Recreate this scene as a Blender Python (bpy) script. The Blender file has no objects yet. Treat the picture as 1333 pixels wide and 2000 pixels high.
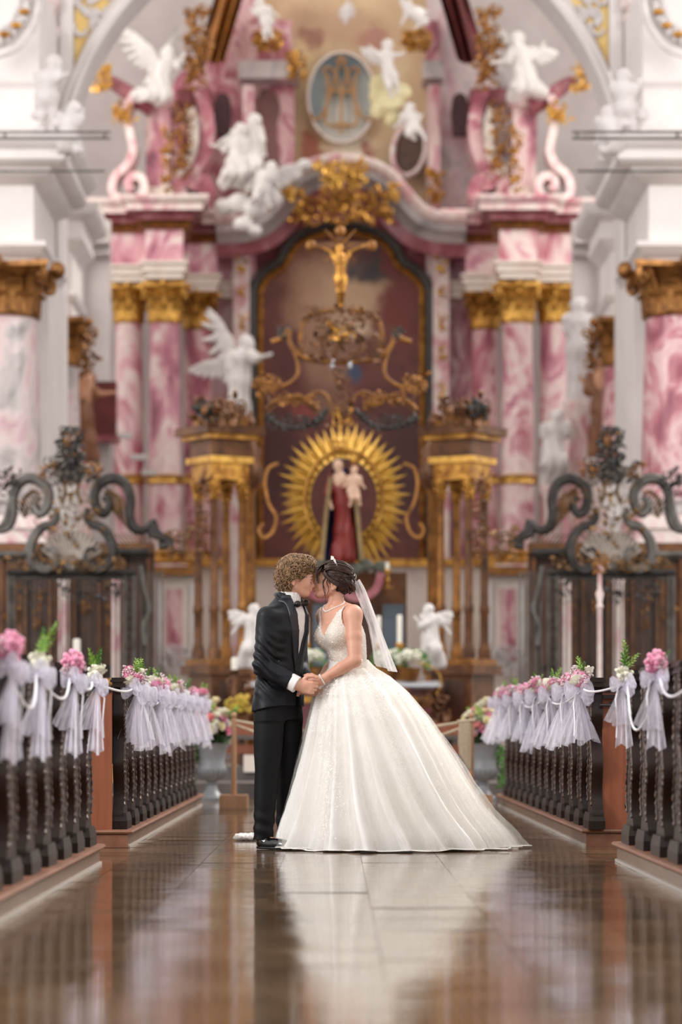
import bpy, math, random
import numpy as np
from mathutils import Vector, Matrix

# ------------------------------------------------------------------ camera, sky, sun, exposure
SC = bpy.context.scene
COL = SC.collection
F = 5600.0            # focal length in pixels of the 1333 x 2000 frame
VX, VY = 655.0, 1422.0
EYE = 0.73
D0 = 17.4             # camera stands 17.4 m from the couple (the couple stands at y = 0)

cam = bpy.data.cameras.new('camera')
cam.sensor_fit = 'VERTICAL'
cam.sensor_height = 36.0
cam.lens = F / 2000.0 * 36.0
cam.shift_x = -(VX - 666.5) / 2000.0
cam.shift_y = (VY - 1000.0) / 2000.0
cam.clip_end = 300
cam.dof.use_dof = True
cam.dof.focus_distance = D0 - 0.12
cam.dof.aperture_fstop = 1.75
cam_o = bpy.data.objects.new('camera', cam)
cam_o.location = (0, -D0, EYE)
cam_o.rotation_euler = (math.pi / 2, 0, 0)
COL.objects.link(cam_o)
SC.camera = cam_o

world = bpy.data.worlds.new('daylight')
SC.world = world
world.use_nodes = True
bg = world.node_tree.nodes['Background']
bg.inputs[0].default_value = (1.0, 0.965, 0.93, 1)
bg.inputs[1].default_value = 0.9

def lamp(name, kind, loc, target, energy, color=(1, 1, 1), size=1, size_y=None):
    l = bpy.data.lights.new(name, kind)
    l.energy = energy
    l.color = color
    if kind == 'SUN':
        l.angle = size
    else:
        l.shape = 'RECTANGLE'
        l.size = size
        l.size_y = size_y or size
    o = bpy.data.objects.new(name, l)
    o.location = loc
    o.rotation_euler = (Vector(target) - Vector(loc)).to_track_quat('-Z', 'Y').to_euler()
    COL.objects.link(o)
    return o
# soft sun reaching the aisle through the high transept windows on the right, behind the couple
lamp('sunlight', 'SUN', (12, 9, 16), (0, 0, 1), 1.9, (1.0, 0.95, 0.88), 0.35)
# daylight of the tall nave and choir windows beyond the frame (only the choir openings are built)
lamp('nave_window_daylight', 'AREA', (-11, -6, 7), (0, 2, 1.2), 900, (0.97, 0.98, 1.0), 3, 7)
lamp('choir_window_daylight', 'AREA', (-8.6, 33.4, 13.5), (0, 39, 7), 360, (1, .97, .95), 3, 7)
lamp('choir_window_daylight_b', 'AREA', (8.6, 33.4, 13.5), (0, 39, 7), 360, (1, .97, .95), 3, 7)
lamp('transept_window_daylight', 'AREA', (-11, 13, 12), (-3, 27, 9), 620, (1, .98, .97), 4, 8)  # added fill lamp that brightens the left pier; no window stands here
lamp('pier_fill_b', 'AREA', (11, 13, 12), (3, 27, 9), 620, (1, .98, .97), 4, 8)  # added fill lamp for the right pier, likewise without a window

vs = SC.view_settings
vs.view_transform = 'Standard'
vs.look = 'None'
vs.exposure = 0.4
vs.gamma = 1.0
vs.use_curve_mapping = False
SC.cycles.transparent_max_bounces = 24

# ------------------------------------------------------------------ helpers
def W(px, py, D):
    """photo pixel + distance from the camera -> point in the church"""
    return Vector(((px - VX) / F * D, D - D0, EYE + (VY - py) / F * D))
def XP(px, D): return (px - VX) / F * D
def ZP(py, D): return EYE + (VY - py) / F * D
def mir(px): return 1334 - px

ORG = {}
def thing(name, label, cat, loc=(0, 0, 0), group=None, kind=None):
    o = bpy.data.objects.new(name, None)
    o.empty_display_size = 0.1
    COL.objects.link(o)
    o.location = loc
    ORG[o] = Vector(loc)
    if label: o['label'] = label
    if cat: o['category'] = cat
    if group: o['group'] = group
    if kind: o['kind'] = kind
    return o

def tag(o, label, cat=None, group=None, kind=None):
    if label: o['label'] = label
    if cat: o['category'] = cat
    if group: o['group'] = group
    if kind: o['kind'] = kind
    return o

class MB:
    def __init__(s): s.v = []; s.f = []
    def add(s, V, Fs):
        n = len(s.v)
        s.v.extend([tuple(p) for p in V])
        s.f.extend([tuple(i + n for i in f) for f in Fs])
        return s
    def box(s, c, size, rz=0.0, taper=1.0, M=None):
        x, y, z = size[0] / 2, size[1] / 2, size[2] / 2
        P = []
        for sz, t in ((-1, 1), (1, taper)):
            for sx, sy in ((-1, -1), (1, -1), (1, 1), (-1, 1)):
                P.append(Vector((sx * x * t, sy * y * t, sz * z)))
        R = M if M is not None else Matrix.Rotation(rz, 3, 'Z')
        c = Vector(c)
        P = [R @ p + c for p in P]
        return s.add(P, [(3, 2, 1, 0), (4, 5, 6, 7), (0, 1, 5, 4), (1, 2, 6, 5), (2, 3, 7, 6), (3, 0, 4, 7)])
    def bbox(s, lo, hi):
        return s.box([(a + b) / 2 for a, b in zip(lo, hi)], [b - a for a, b in zip(lo, hi)])
    def lathe(s, prof, c=(0, 0, 0), n=20, M=None, ripple=None, sx=1, sy=1):
        c = Vector(c); V = []; Fs = []
        for r, z in prof:
            for k in range(n):
                a = 2 * math.pi * k / n
                rr = r * (1 + ripple(k, n, z) if ripple else 1)
                p = Vector((rr * math.cos(a) * sx, rr * math.sin(a) * sy, z))
                if M is not None: p = M @ p
                V.append(p + c)
        m = len(prof)
        for i in range(m - 1):
            for k in range(n):
                k2 = (k + 1) % n
                Fs.append((i * n + k, i * n + k2, (i + 1) * n + k2, (i + 1) * n + k))
        if prof[0][0] > 1e-4: Fs.append(tuple(reversed(range(n))))
        if prof[-1][0] > 1e-4: Fs.append(tuple((m - 1) * n + k for k in range(n)))
        return s.add(V, Fs)
    def tube(s, pts, r, n=6, flat=1.0, up=None, caps=True):
        pts = [Vector(p) for p in pts]
        m = len(pts)
        if m < 2: return s
        V = []; Fs = []
        prev = None
        for i in range(m):
            t = (pts[min(i + 1, m - 1)] - pts[max(i - 1, 0)])
            if t.length < 1e-9: t = Vector((0, 0, 1))
            t.normalize()
            if up is not None:
                b = Vector(up); b = b - t * b.dot(t)
                if b.length < 1e-5: b = t.orthogonal()
            elif prev is None: b = t.orthogonal()
            else:
                b = prev - t * prev.dot(t)
                if b.length < 1e-5: b = t.orthogonal()
            b.normalize(); prev = b
            c = t.cross(b)
            ri = r[i] if hasattr(r, '__len__') else r
            for k in range(n):
                a = 2 * math.pi * k / n + (math.pi / n)
                V.append(pts[i] + b * (ri * flat * math.cos(a)) + c * (ri * math.sin(a)))
        for i in range(m - 1):
            for k in range(n):
                k2 = (k + 1) % n
                Fs.append((i * n + k, i * n + k2, (i + 1) * n + k2, (i + 1) * n + k))
        if caps:
            Fs.append(tuple(reversed(range(n)))); Fs.append(tuple((m - 1) * n + k for k in range(n)))
        return s.add(V, Fs)
    def sweep(s, pts, frames, prof, closed_prof=True):
        """profile (a, b) swept along pts; frames = list of (A, B) vectors per point"""
        V = []; Fs = []; m = len(pts); n = len(prof)
        for p, (A, B) in zip(pts, frames):
            for a, b in prof: V.append(Vector(p) + A * a + B * b)
        for i in range(m - 1):
            for k in range(n if closed_prof else n - 1):
                k2 = (k + 1) % n
                Fs.append((i * n + k, i * n + k2, (i + 1) * n + k2, (i + 1) * n + k))
        if closed_prof:
            Fs.append(tuple(reversed(range(n)))); Fs.append(tuple((m - 1) * n + k for k in range(n)))
        return s.add(V, Fs)
    def moulding(s, path, prof):
        """horizontal cornice: path = plan polyline (x, y, z), outward is to the right of travel; prof = (out, dz)"""
        P = [Vector(p) for p in path]; fr = []
        for i in range(len(P)):
            ns = []
            if i > 0: d = P[i] - P[i - 1]; ns.append(Vector((d.y, -d.x, 0)).normalized())
            if i < len(P) - 1: d = P[i + 1] - P[i]; ns.append(Vector((d.y, -d.x, 0)).normalized())
            n = sum(ns, Vector()); n.normalize()
            n = n / max(0.35, n.dot(ns[0]))
            fr.append((n, Vector((0, 0, 1))))
        return s.sweep(P, fr, prof)
    def arch(s, path, prof, outy=-1):
        """moulding along a path in the x-z plane; prof = (along path normal, toward the viewer)"""
        P = [Vector(p) for p in path]; fr = []
        for i in range(len(P)):
            d = (P[min(i + 1, len(P) - 1)] - P[max(i - 1, 0)]); d.normalize()
            fr.append((Vector((-d.z, 0, d.x)), Vector((0, outy, 0))))
        return s.sweep(P, fr, prof)
    def prism(s, poly, axis, a, b):
        """2D polygon extruded; axis 'y': poly = (x, z); 'x': poly = (y, z); 'z': poly = (x, y)"""
        def mk(p, t):
            return {'y': (p[0], t, p[1]), 'x': (t, p[0], p[1]), 'z': (p[0], p[1], t)}[axis]
        n = len(poly)
        V = [mk(p, a) for p in poly] + [mk(p, b) for p in poly]
        Fs = [tuple(range(n)), tuple(reversed(range(n, 2 * n)))]
        for i in range(n):
            j = (i + 1) % n
            Fs.append((i, i + n, j + n, j))
        return s.add(V, Fs)
    def grid(s, nu, nv, fn, closeu=False):
        V = [fn(i / (nu if closeu else nu - 1), j / (nv - 1)) for j in range(nv) for i in range(nu)]
        Fs = []
        for j in range(nv - 1):
            for i in range(nu if closeu else nu - 1):
                i2 = (i + 1) % nu
                Fs.append((j * nu + i, j * nu + i2, (j + 1) * nu + i2, (j + 1) * nu + i))
        return s.add(V, Fs)
    def ball(s, c, r, n=8, m=6, M=None):
        c = Vector(c)
        if not hasattr(r, '__len__'): r = (r, r, r)
        V = []; Fs = []
        for j in range(m + 1):
            th = math.pi * j / m
            for i in range(n):
                a = 2 * math.pi * i / n
                p = Vector((r[0] * math.sin(th) * math.cos(a), r[1] * math.sin(th) * math.sin(a), -r[2] * math.cos(th)))
                if M is not None: p = M @ p
                V.append(p + c)
        for j in range(m):
            for i in range(n):
                i2 = (i + 1) % n
                if j == 0: Fs.append((i, n + i2, n + i))
                elif j == m - 1: Fs.append((j * n + i, j * n + i2, (j + 1) * n + i))
                else: Fs.append((j * n + i, j * n + i2, (j + 1) * n + i2, (j + 1) * n + i))
        return s.add(V, Fs)

def link(name, me, parent=None, loc=None):
    o = bpy.data.objects.new(name, me)
    COL.objects.link(o)
    if parent is not None:
        o.parent = parent
        ORG[o] = ORG[parent]
    if loc is not None: o.location = loc
    return o

def mesh(name, mb, m, smooth=True):
    me = bpy.data.meshes.new(name)
    if isinstance(mb, MB): me.from_pydata(mb.v, [], mb.f)
    else: me.from_pydata(mb[0], [], mb[1])
    me.materials.append(m)
    if smooth:
        me.polygons.foreach_set('use_smooth', [True] * len(me.polygons))
        if smooth != 'full':
            try: me.set_sharp_from_angle(angle=math.radians(42))
            except Exception: pass
    me.update()
    return me

def part(name, mb, m, parent, smooth=True, label=None, kind=None):
    """one mesh in church coordinates, stored relative to the thing it belongs to"""
    o0 = ORG[parent]
    if isinstance(mb, MB):
        mb.v = [(p[0] - o0.x, p[1] - o0.y, p[2] - o0.z) for p in mb.v]
    else:
        mb = (np.asarray(mb[0]) - np.array(o0), mb[1])
    o = link(name, mesh(name, mb, m, smooth), parent)
    if label: o['label'] = label
    if kind: o['kind'] = kind
    return o

def top(name, mb, m, label, cat, loc=None, group=None, kind=None, smooth=True):
    """a thing that is one mesh"""
    vs_ = mb.v if isinstance(mb, MB) else [tuple(p) for p in mb[0]]
    if loc is None:
        a = np.array(vs_); loc = ((a[:, 0].min() + a[:, 0].max()) / 2, (a[:, 1].min() + a[:, 1].max()) / 2, a[:, 2].min())
    L = Vector(loc)
    V = [(p[0] - L.x, p[1] - L.y, p[2] - L.z) for p in vs_]
    o = link(name, mesh(name, (V, mb.f if isinstance(mb, MB) else mb[1]), m, smooth), None, loc)
    ORG[o] = L
    return tag(o, label, cat, group, kind)

def copy_tree(o, parent=None, loc=None, rz=None, sx=None):
    c = o.copy(); COL.objects.link(c)
    if parent is not None: c.parent = parent
    if loc is not None: c.location = loc; ORG[c] = Vector(loc)
    if rz is not None: c.rotation_euler = (0, 0, rz)
    if sx is not None: c.scale = sx
    for ch in list(o.children): copy_tree(ch, c)
    return c

# ------------------------------------------------------------------ materials
MATS = {}
def col(h):
    h = h.lstrip('#')
    c = [int(h[i:i + 2], 16) / 255 for i in (0, 2, 4)]
    return tuple(x / 12.92 if x <= 0.04045 else ((x + 0.055) / 1.055) ** 2.4 for x in c) + (1,)

class NT:
    def __init__(s, name):
        s.m = bpy.data.materials.new(name); s.m.use_nodes = True
        s.t = s.m.node_tree; s.t.nodes.clear()
        s.out = s.n('ShaderNodeOutputMaterial')
        s.b = s.n('ShaderNodeBsdfPrincipled')
        s.l(s.b.outputs[0], s.out.inputs[0])
    def n(s, kind, **kw):
        x = s.t.nodes.new(kind)
        for k, v in kw.items(): setattr(x, k, v)
        return x
    def l(s, a, b): s.t.links.new(a, b)
    def noise(s, vec, scale, detail=3, rough=.55, dist=0):
        x = s.n('ShaderNodeTexNoise'); x.inputs['Scale'].default_value = scale
        x.inputs['Detail'].default_value = detail; x.inputs['Roughness'].default_value = rough
        x.inputs['Distortion'].default_value = dist
        if vec is not None: s.l(vec, x.inputs['Vector'])
        return x
    def ramp(s, fac, stops):
        r = s.n('ShaderNodeValToRGB'); e = r.color_ramp.elements
        while len(e) < len(stops): e.new(0.5)
        for el, (p, c) in zip(e, stops): el.position = p; el.color = c if len(c) == 4 else col(c)
        s.l(fac, r.inputs[0]); return r
    def map(s, vec, scale=(1, 1, 1), loc=(0, 0, 0), rot=(0, 0, 0)):
        x = s.n('ShaderNodeMapping'); x.inputs['Scale'].default_value = scale
        x.inputs['Location'].default_value = loc; x.inputs['Rotation'].default_value = rot
        s.l(vec, x.inputs['Vector']); return x.outputs[0]
    def bump(s, h, strength, dist=0.01):
        b = s.n('ShaderNodeBump'); b.inputs['Strength'].default_value = strength
        b.inputs['Distance'].default_value = dist
        s.l(h, b.inputs['Height']); s.l(b.outputs[0], s.b.inputs['Normal']); return b

def mat(name, c1, c2=None, rough=.5, metal=0.0, scale=6.0, bump=0.0, bscale=None, bdist=.01, stretch=(1, 1, 1), spec=.5, pos=False, sheen=0, coat=0):
    if name in MATS: return MATS[name]
    N = NT(name)
    src = N.n('ShaderNodeNewGeometry').outputs['Position'] if pos else N.n('ShaderNodeTexCoord').outputs['Object']
    v = N.map(src, stretch)
    N.b.inputs['Roughness'].default_value = rough
    N.b.inputs['Metallic'].default_value = metal
    N.b.inputs['Specular IOR Level'].default_value = spec
    if sheen: N.b.inputs['Sheen Weight'].default_value = sheen
    if coat: N.b.inputs['Coat Weight'].default_value = coat
    c1 = col(c1)
    if c2:
        nz = N.noise(v, scale, 4)
        r = N.ramp(nz.outputs['Fac'], [(.32, c1), (.68, col(c2))])
        N.l(r.outputs[0], N.b.inputs['Base Color'])
    else: N.b.inputs['Base Color'].default_value = c1
    if bump:
        nb = N.noise(v, bscale or scale * 3, 3)
        N.bump(nb.outputs['Fac'], bump, bdist)
    MATS[name] = N.m
    return N.m

def marble(name, stops, scale=1.2, dist=2.5, rough=.28, rot=(0.4, .5, .3), stretch=(1, 1, .6)):
    N = NT(name)
    g = N.n('ShaderNodeNewGeometry').outputs['Position']
    v = N.map(g, stretch, rot=rot)
    a = N.noise(v, scale, 5, .6, dist)
    r = N.ramp(a.outputs['Fac'], stops)
    N.l(r.outputs[0], N.b.inputs['Base Color'])
    N.b.inputs['Roughness'].default_value = rough
    MATS[name] = N.m
    return N.m

def painted(name, base, blobs, noise=.5, rough=.6, nscale=1.2, base2=None):
    """oil or fresco paint: soft patches of colour at places (x, z, rx, rz, colour) on a canvas"""
    N = NT(name)
    g = N.n('ShaderNodeNewGeometry').outputs['Position']
    nz = N.noise(g, nscale, 4, .6)
    sub = N.n('ShaderNodeVectorMath', operation='SUBTRACT'); N.l(nz.outputs['Color'], sub.inputs[0]); sub.inputs[1].default_value = (.5, .5, .5)
    sc_ = N.n('ShaderNodeVectorMath', operation='SCALE'); N.l(sub.outputs[0], sc_.inputs[0]); sc_.inputs['Scale'].default_value = noise * 2
    ad = N.n('ShaderNodeVectorMath', operation='ADD'); N.l(g, ad.inputs[0]); N.l(sc_.outputs[0], ad.inputs[1])
    cur = None
    n2 = N.noise(g, nscale * 2.2, 4)
    r0 = N.ramp(n2.outputs['Fac'], [(.35, col(base)), (.65, col(base2 or base))])
    cur = r0.outputs[0]
    for (x, z, rx, rz, c) in blobs:
        mp = N.n('ShaderNodeVectorMath', operation='SUBTRACT'); N.l(ad.outputs[0], mp.inputs[0]); mp.inputs[1].default_value = (x, 0, z)
        ml = N.n('ShaderNodeVectorMath', operation='MULTIPLY'); N.l(mp.outputs[0], ml.inputs[0]); ml.inputs[1].default_value = (1 / rx, 0, 1 / rz)
        ln = N.n('ShaderNodeVectorMath', operation='LENGTH'); N.l(ml.outputs[0], ln.inputs[0])
        mr = N.n('ShaderNodeMapRange'); mr.interpolation_type = 'SMOOTHSTEP'
        N.l(ln.outputs['Value'], mr.inputs['Value'])
        mr.inputs['From Min'].default_value = .4; mr.inputs['From Max'].default_value = 1.2
        mr.inputs['To Min'].default_value = 1; mr.inputs['To Max'].default_value = 0
        mx = N.n('ShaderNodeMix', data_type='RGBA')
        N.l(mr.outputs[0], mx.inputs[0]); N.l(cur, mx.inputs[6]); mx.inputs[7].default_value = col(c)
        cur = mx.outputs[2]
    N.l(cur, N.b.inputs['Base Color'])
    N.b.inputs['Roughness'].default_value = rough
    MATS[name] = N.m
    return N.m

def sheer(name, c, alpha, rough=.7, nscale=0, trans=.35):
    """thin translucent cloth: part transparent, part diffuse and translucent"""
    N = NT(name)
    N.t.nodes.remove(N.b)
    d = N.n('ShaderNodeBsdfDiffuse'); d.inputs[0].default_value = col(c)
    t = N.n('ShaderNodeBsdfTranslucent'); t.inputs[0].default_value = col(c)
    m1 = N.n('ShaderNodeMixShader'); m1.inputs[0].default_value = trans
    N.l(d.outputs[0], m1.inputs[1]); N.l(t.outputs[0], m1.inputs[2])
    tr = N.n('ShaderNodeBsdfTransparent')
    m2 = N.n('ShaderNodeMixShader'); m2.inputs[0].default_value = alpha
    if nscale:
        v = N.map(N.n('ShaderNodeTexCoord').outputs['Object'], (1, 1, .15))
        nz = N.noise(v, nscale, 2)
        mr = N.n('ShaderNodeMapRange'); N.l(nz.outputs['Fac'], mr.inputs['Value'])
        mr.inputs['From Min'].default_value = .3; mr.inputs['From Max'].default_value = .7
        mr.inputs['To Min'].default_value = alpha * .65; mr.inputs['To Max'].default_value = min(1, alpha * 1.35)
        N.l(mr.outputs[0], m2.inputs[0])
    N.l(tr.outputs[0], m2.inputs[1]); N.l(m1.outputs[0], m2.inputs[2])
    N.l(m2.outputs[0], N.out.inputs[0])
    MATS[name] = N.m
    return N.m

# ------------------------------------------------------------------ organic shapes: distance fields -> one smooth mesh
def smin(a, b, k):
    if k <= 0: return np.minimum(a, b)
    h = np.clip(.5 + .5 * (b - a) / k, 0, 1)
    return b + (a - b) * h - k * h * (1 - h)
def cap(a, b, ra, rb=None):
    a = np.array(a, float); b = np.array(b, float); rb = ra if rb is None else rb
    ba = b - a; L = max(ba @ ba, 1e-12)
    def f(P):
        pa = P - a
        t = np.clip(pa @ ba / L, 0, 1)
        return np.linalg.norm(pa - t[:, None] * ba, axis=1) - (ra + (rb - ra) * t)
    return f
def ell(c, r, R=None):
    c = np.array(c, float); r = np.array(r, float)
    R = None if R is None else np.array(R)
    def f(P):
        p = P - c
        if R is not None: p = p @ R
        k0 = np.linalg.norm(p / r, axis=1); k1 = np.linalg.norm(p / (r * r), axis=1)
        return k0 * (k0 - 1) / np.maximum(k1, 1e-9)
    return f
def loft(zs, cx, cy, a, b, ang, n=2.0, round_=.02):
    """stack of ovals: half width a across, b front to back, front pointing at angle ang"""
    zs = np.array(zs, float)
    ca, sa = math.cos(ang), math.sin(ang)
    def f(P):
        z = P[:, 2]
        x = P[:, 0] - np.interp(z, zs, cx); y = P[:, 1] - np.interp(z, zs, cy)
        A = np.interp(z, zs, a); B = np.interp(z, zs, b)
        u = x * ca + y * sa; v = -x * sa + y * ca
        q = (np.abs(u / B) ** n + np.abs(v / A) ** n) ** (1 / n)
        d = (q - 1) * np.minimum(A, B)
        e = np.maximum(zs[0] - z, z - zs[-1])
        return np.maximum(d, e)
    return f
def union(prims):
    """prims: list of (fn, k) joined smoothly, or (fn, k, 'cut')"""
    def run(P, ids):
        d = None
        for i in ids:
            it = prims[i]
            if d is None:
                d = it[0](P) if len(it) == 2 else np.full(len(P), 1.0)
                continue
            if len(it) == 3: d = -smin(-d, it[0](P), it[1])
            else: d = smin(d, it[0](P), it[1])
        return d
    def f(P):
        if len(P) < 12000 or len(prims) < 8: return run(P, range(len(prims)))
        # far points only see the shapes near them
        cell = max(.05, float(np.linalg.norm(P.max(0) - P.min(0))) / 22)
        key = np.floor(P / cell).astype(np.int64)
        key = (key[:, 0] * 4001 + key[:, 1]) * 4001 + key[:, 2]
        order = np.argsort(key, kind='stable'); ks = key[order]
        st = np.concatenate([[0], np.where(np.diff(ks))[0] + 1, [len(ks)]])
        cen = np.add.reduceat(P[order], st[:-1], axis=0) / np.diff(st)[:, None]
        dm = np.stack([p[0](cen) for p in prims])
        add_ = np.array([len(p) == 2 for p in prims])
        best = np.where(add_[:, None], dm, 1e9).min(0)
        kk = np.array([p[1] for p in prims])[:, None]
        r = cell * 1.0
        keep = np.where(add_[:, None], dm < best[None] + 2.2 * r + kk, dm < 1.6 * r + kk)
        out = np.empty(len(P))
        for g in range(len(st) - 1):
            ix = order[st[g]:st[g + 1]]
            out[ix] = run(P[ix], np.where(keep[:, g])[0])
        return out
    return f
def nets(f, lo, hi, h):
    lo = np.array(lo, float); hi = np.array(hi, float)
    nb = np.ceil((hi - lo) / (4 * h)).astype(int) + 1
    n = nb * 4
    bc = [lo[i] + (np.arange(nb[i]) * 4 + 1.5) * h for i in range(3)]
    C = np.stack(np.meshgrid(*bc, indexing='ij'), -1).reshape(-1, 3)
    dc = f(C)
    A = np.repeat(np.repeat(np.repeat(dc.reshape(nb), 4, 0), 4, 1), 4, 2).astype(np.float32)
    act = np.where(np.abs(dc) < 5.2 * h)[0]
    bi = np.stack(np.unravel_index(act, nb), -1)
    o = np.stack(np.meshgrid(*[np.arange(4)] * 3, indexing='ij'), -1).reshape(-1, 3)
    idx = (bi[:, None, :] * 4 + o[None]).reshape(-1, 3)
    A[idx[:, 0], idx[:, 1], idx[:, 2]] = f(lo + idx * h)
    S = A < 0
    cnt = np.zeros(n - 1, np.int8)
    for dx in (0, 1):
        for dy in (0, 1):
            for dz in (0, 1):
                cnt += S[dx:n[0] - 1 + dx, dy:n[1] - 1 + dy, dz:n[2] - 1 + dz]
    cells = np.argwhere((cnt > 0) & (cnt < 8))
    vid = -np.ones(n - 1, np.int32)
    vid[cells[:, 0], cells[:, 1], cells[:, 2]] = np.arange(len(cells))
    acc = np.zeros((len(cells), 3)); num = np.zeros(len(cells))
    cr = [(x, y, z) for x in (0, 1) for y in (0, 1) for z in (0, 1)]
    for i, a in enumerate(cr):
        for b in cr[i + 1:]:
            if sum(abs(p - q) for p, q in zip(a, b)) != 1: continue
            da = A[cells[:, 0] + a[0], cells[:, 1] + a[1], cells[:, 2] + a[2]]
            db = A[cells[:, 0] + b[0], cells[:, 1] + b[1], cells[:, 2] + b[2]]
            m_ = (da < 0) != (db < 0)
            t = np.where(m_, da / np.where(m_, da - db, 1), 0)
            acc += np.where(m_[:, None], np.array(a) + t[:, None] * (np.array(b) - np.array(a)), 0)
            num += m_
    V = lo + (cells + acc / np.maximum(num, 1)[:, None]) * h
    Q = []
    for ax in range(3):
        sl = [slice(1, n[i] - 1) for i in range(3)]
        s0 = list(sl); s1 = list(sl)
        s0[ax] = slice(0, n[ax] - 1); s1[ax] = slice(1, n[ax])
        e = np.argwhere(S[tuple(s0)] != S[tuple(s1)])
        off = np.ones(3, int); off[ax] = 0
        e = e + off
        u, w = [(1, 2), (2, 0), (0, 1)][ax]
        def at(du, dw):
            q = e.copy(); q[:, u] -= du; q[:, w] -= dw
            return vid[q[:, 0], q[:, 1], q[:, 2]]
        q = np.stack([at(1, 1), at(0, 1), at(0, 0), at(1, 0)], -1)
        out_ = ~S[e[:, 0], e[:, 1], e[:, 2]]
        q2 = q.copy(); q2[out_] = q[out_][:, ::-1]
        Q.append(q2)
    Q = np.concatenate(Q)
    Q = Q[(Q >= 0).all(1)]
    return V, Q.tolist()
def hnoise(P, s, seed=0):
    """cheap smooth wobble made of sines"""
    r = np.random.RandomState(seed)
    d = np.zeros(len(P))
    for i in range(5):
        k = r.normal(size=3) * s
        d += np.sin(P @ k + r.uniform(0, 6.28)) / 5
    return d
# ------------------------------------------------------------------ shared materials
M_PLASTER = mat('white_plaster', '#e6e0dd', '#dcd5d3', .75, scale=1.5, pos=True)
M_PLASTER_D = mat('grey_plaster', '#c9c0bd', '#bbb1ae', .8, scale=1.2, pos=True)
M_STUCCO = mat('stucco_white', '#d2cccb', '#bfb7b6', .6, scale=5, bump=.15)
M_STUCCO_P = mat('stucco_rose', '#c3aba8', '#d8cbc9', .7, scale=5, bump=.5, bscale=9, bdist=.05)
M_STATUE = mat('polished_white_stucco', '#d9d4d0', '#cbc4c0', .38, scale=4)
M_YELLOW = mat('yellow_stucco_ground', '#e3c583', '#d9b56a', .7, scale=8, bump=.3, bscale=40)
M_GOLD = mat('gilding', '#cf9a48', '#7d4c20', .33, .75, scale=7, bump=.25, bscale=14, bdist=.03)
M_GOLD_B = mat('bright_gilding', '#e8b95c', '#a87030', .3, .7, scale=7, bump=.15, bscale=14, bdist=.03)
M_GOLD_OLD = mat('old_gilding', '#a9743a', '#6b4423', .42, .6, scale=6, bump=.3, bscale=12, bdist=.03)
M_BRONZE = mat('brown_gilded_wood', '#7d5230', '#4b2d1b', .42, .35, scale=5, bump=.2, bscale=12, bdist=.02)
M_IRON = mat('wrought_iron', '#4b4846', '#2f2c2b', .45, .6, scale=6)
M_IRON_L = mat('grey_wrought_iron', '#77736f', '#4d4946', .45, .5, scale=5)
M_IRON_G = mat('gilded_iron', '#8f6c42', '#4d3a28', .42, .6, scale=5)
M_PINK = marble('pink_scagliola', [(.34, '#8f5a6c'), (.42, '#c07d8d'), (.48, '#dfa9b2'), (.53, '#f0e0d8'), (.58, '#e6bfc2'), (.66, '#b5596b')], .75, 1.6)
M_PINK2 = marble('rose_scagliola', [(.36, '#94505e'), (.46, '#bd7883'), (.55, '#dfbdbd'), (.66, '#a9636e')], 1.1, 2.2, rot=(.2, .9, .1))
M_PINKW = marble('pale_scagliola', [(.36, '#cc8793'), (.45, '#e4c2c1'), (.53, '#eee2da'), (.66, '#d3a0a6')], 1.1, 2.0, rot=(.8, .1, .6))
M_PINKG = marble('grey_pink_scagliola', [(.36, '#8a8284'), (.46, '#b9b0ae'), (.54, '#d5c3c1'), (.66, '#c0949b')], .9, 1.6, rot=(.1, .4, .9))
M_RED = marble('red_scagliola', [(.25, '#6d3038'), (.5, '#8f4a52'), (.75, '#b07a80')], 1.6, 2.0)
M_GREYM = marble('grey_marble', [(.3, '#8c8686'), (.5, '#b2aaa8'), (.7, '#cbbfbd')], 1.4, 1.5)
M_CREAMM = marble('cream_marble', [(.3, '#d8c3b4'), (.5, '#eadfd3'), (.72, '#e0c9c4')], 1.0, 1.5)
M_DARKWOOD = mat('dark_pew_wood', '#2c1914', '#160c08', .42, scale=3, stretch=(6, 1, 1), bump=.15, bscale=18, bdist=.006, spec=.32)
M_CARVED = mat('glint_tinted_carved_wood', '#6c5448', '#2c1c16', .36, scale=26, bump=.7, bscale=55, bdist=.012, spec=.6)  # lighter brown paints in the light glancing off the carving
M_ORANGE = mat('orange_brown_panel_wood', '#96563a', '#82452b', .45, scale=2, stretch=(9, 9, .8), bump=.05, bscale=10)
M_PLINTHW = mat('plinth_wood', '#8e6149', '#744936', .4, scale=3, stretch=(3, .5, 3))
M_PLINTHS = mat('plinth_stone', '#8b7566', '#725d50', .25, scale=4)
M_PALE = mat('pale_strip', '#b5aca4', None, .5)
M_LIGHTWOOD = mat('raw_pine', '#b98e6d', '#a67a58', .55, scale=3, stretch=(8, 8, .6))
M_STALL = mat('choir_stall_wood', '#5a3a29', '#38241a', .45, scale=2, stretch=(4, 4, .6))
M_STEP = mat('grey_stone_step', '#6f6865', '#595250', .4, scale=3)
M_DARKRED = mat('dark_red_cloth', '#6d2420', '#4c1715', .7, scale=3)
M_CANDLE = mat('candle_wax', '#f1ece0', None, .45)
M_SILVER = mat('silver_trim', '#c9ccd2', None, .25, .8)

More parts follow.
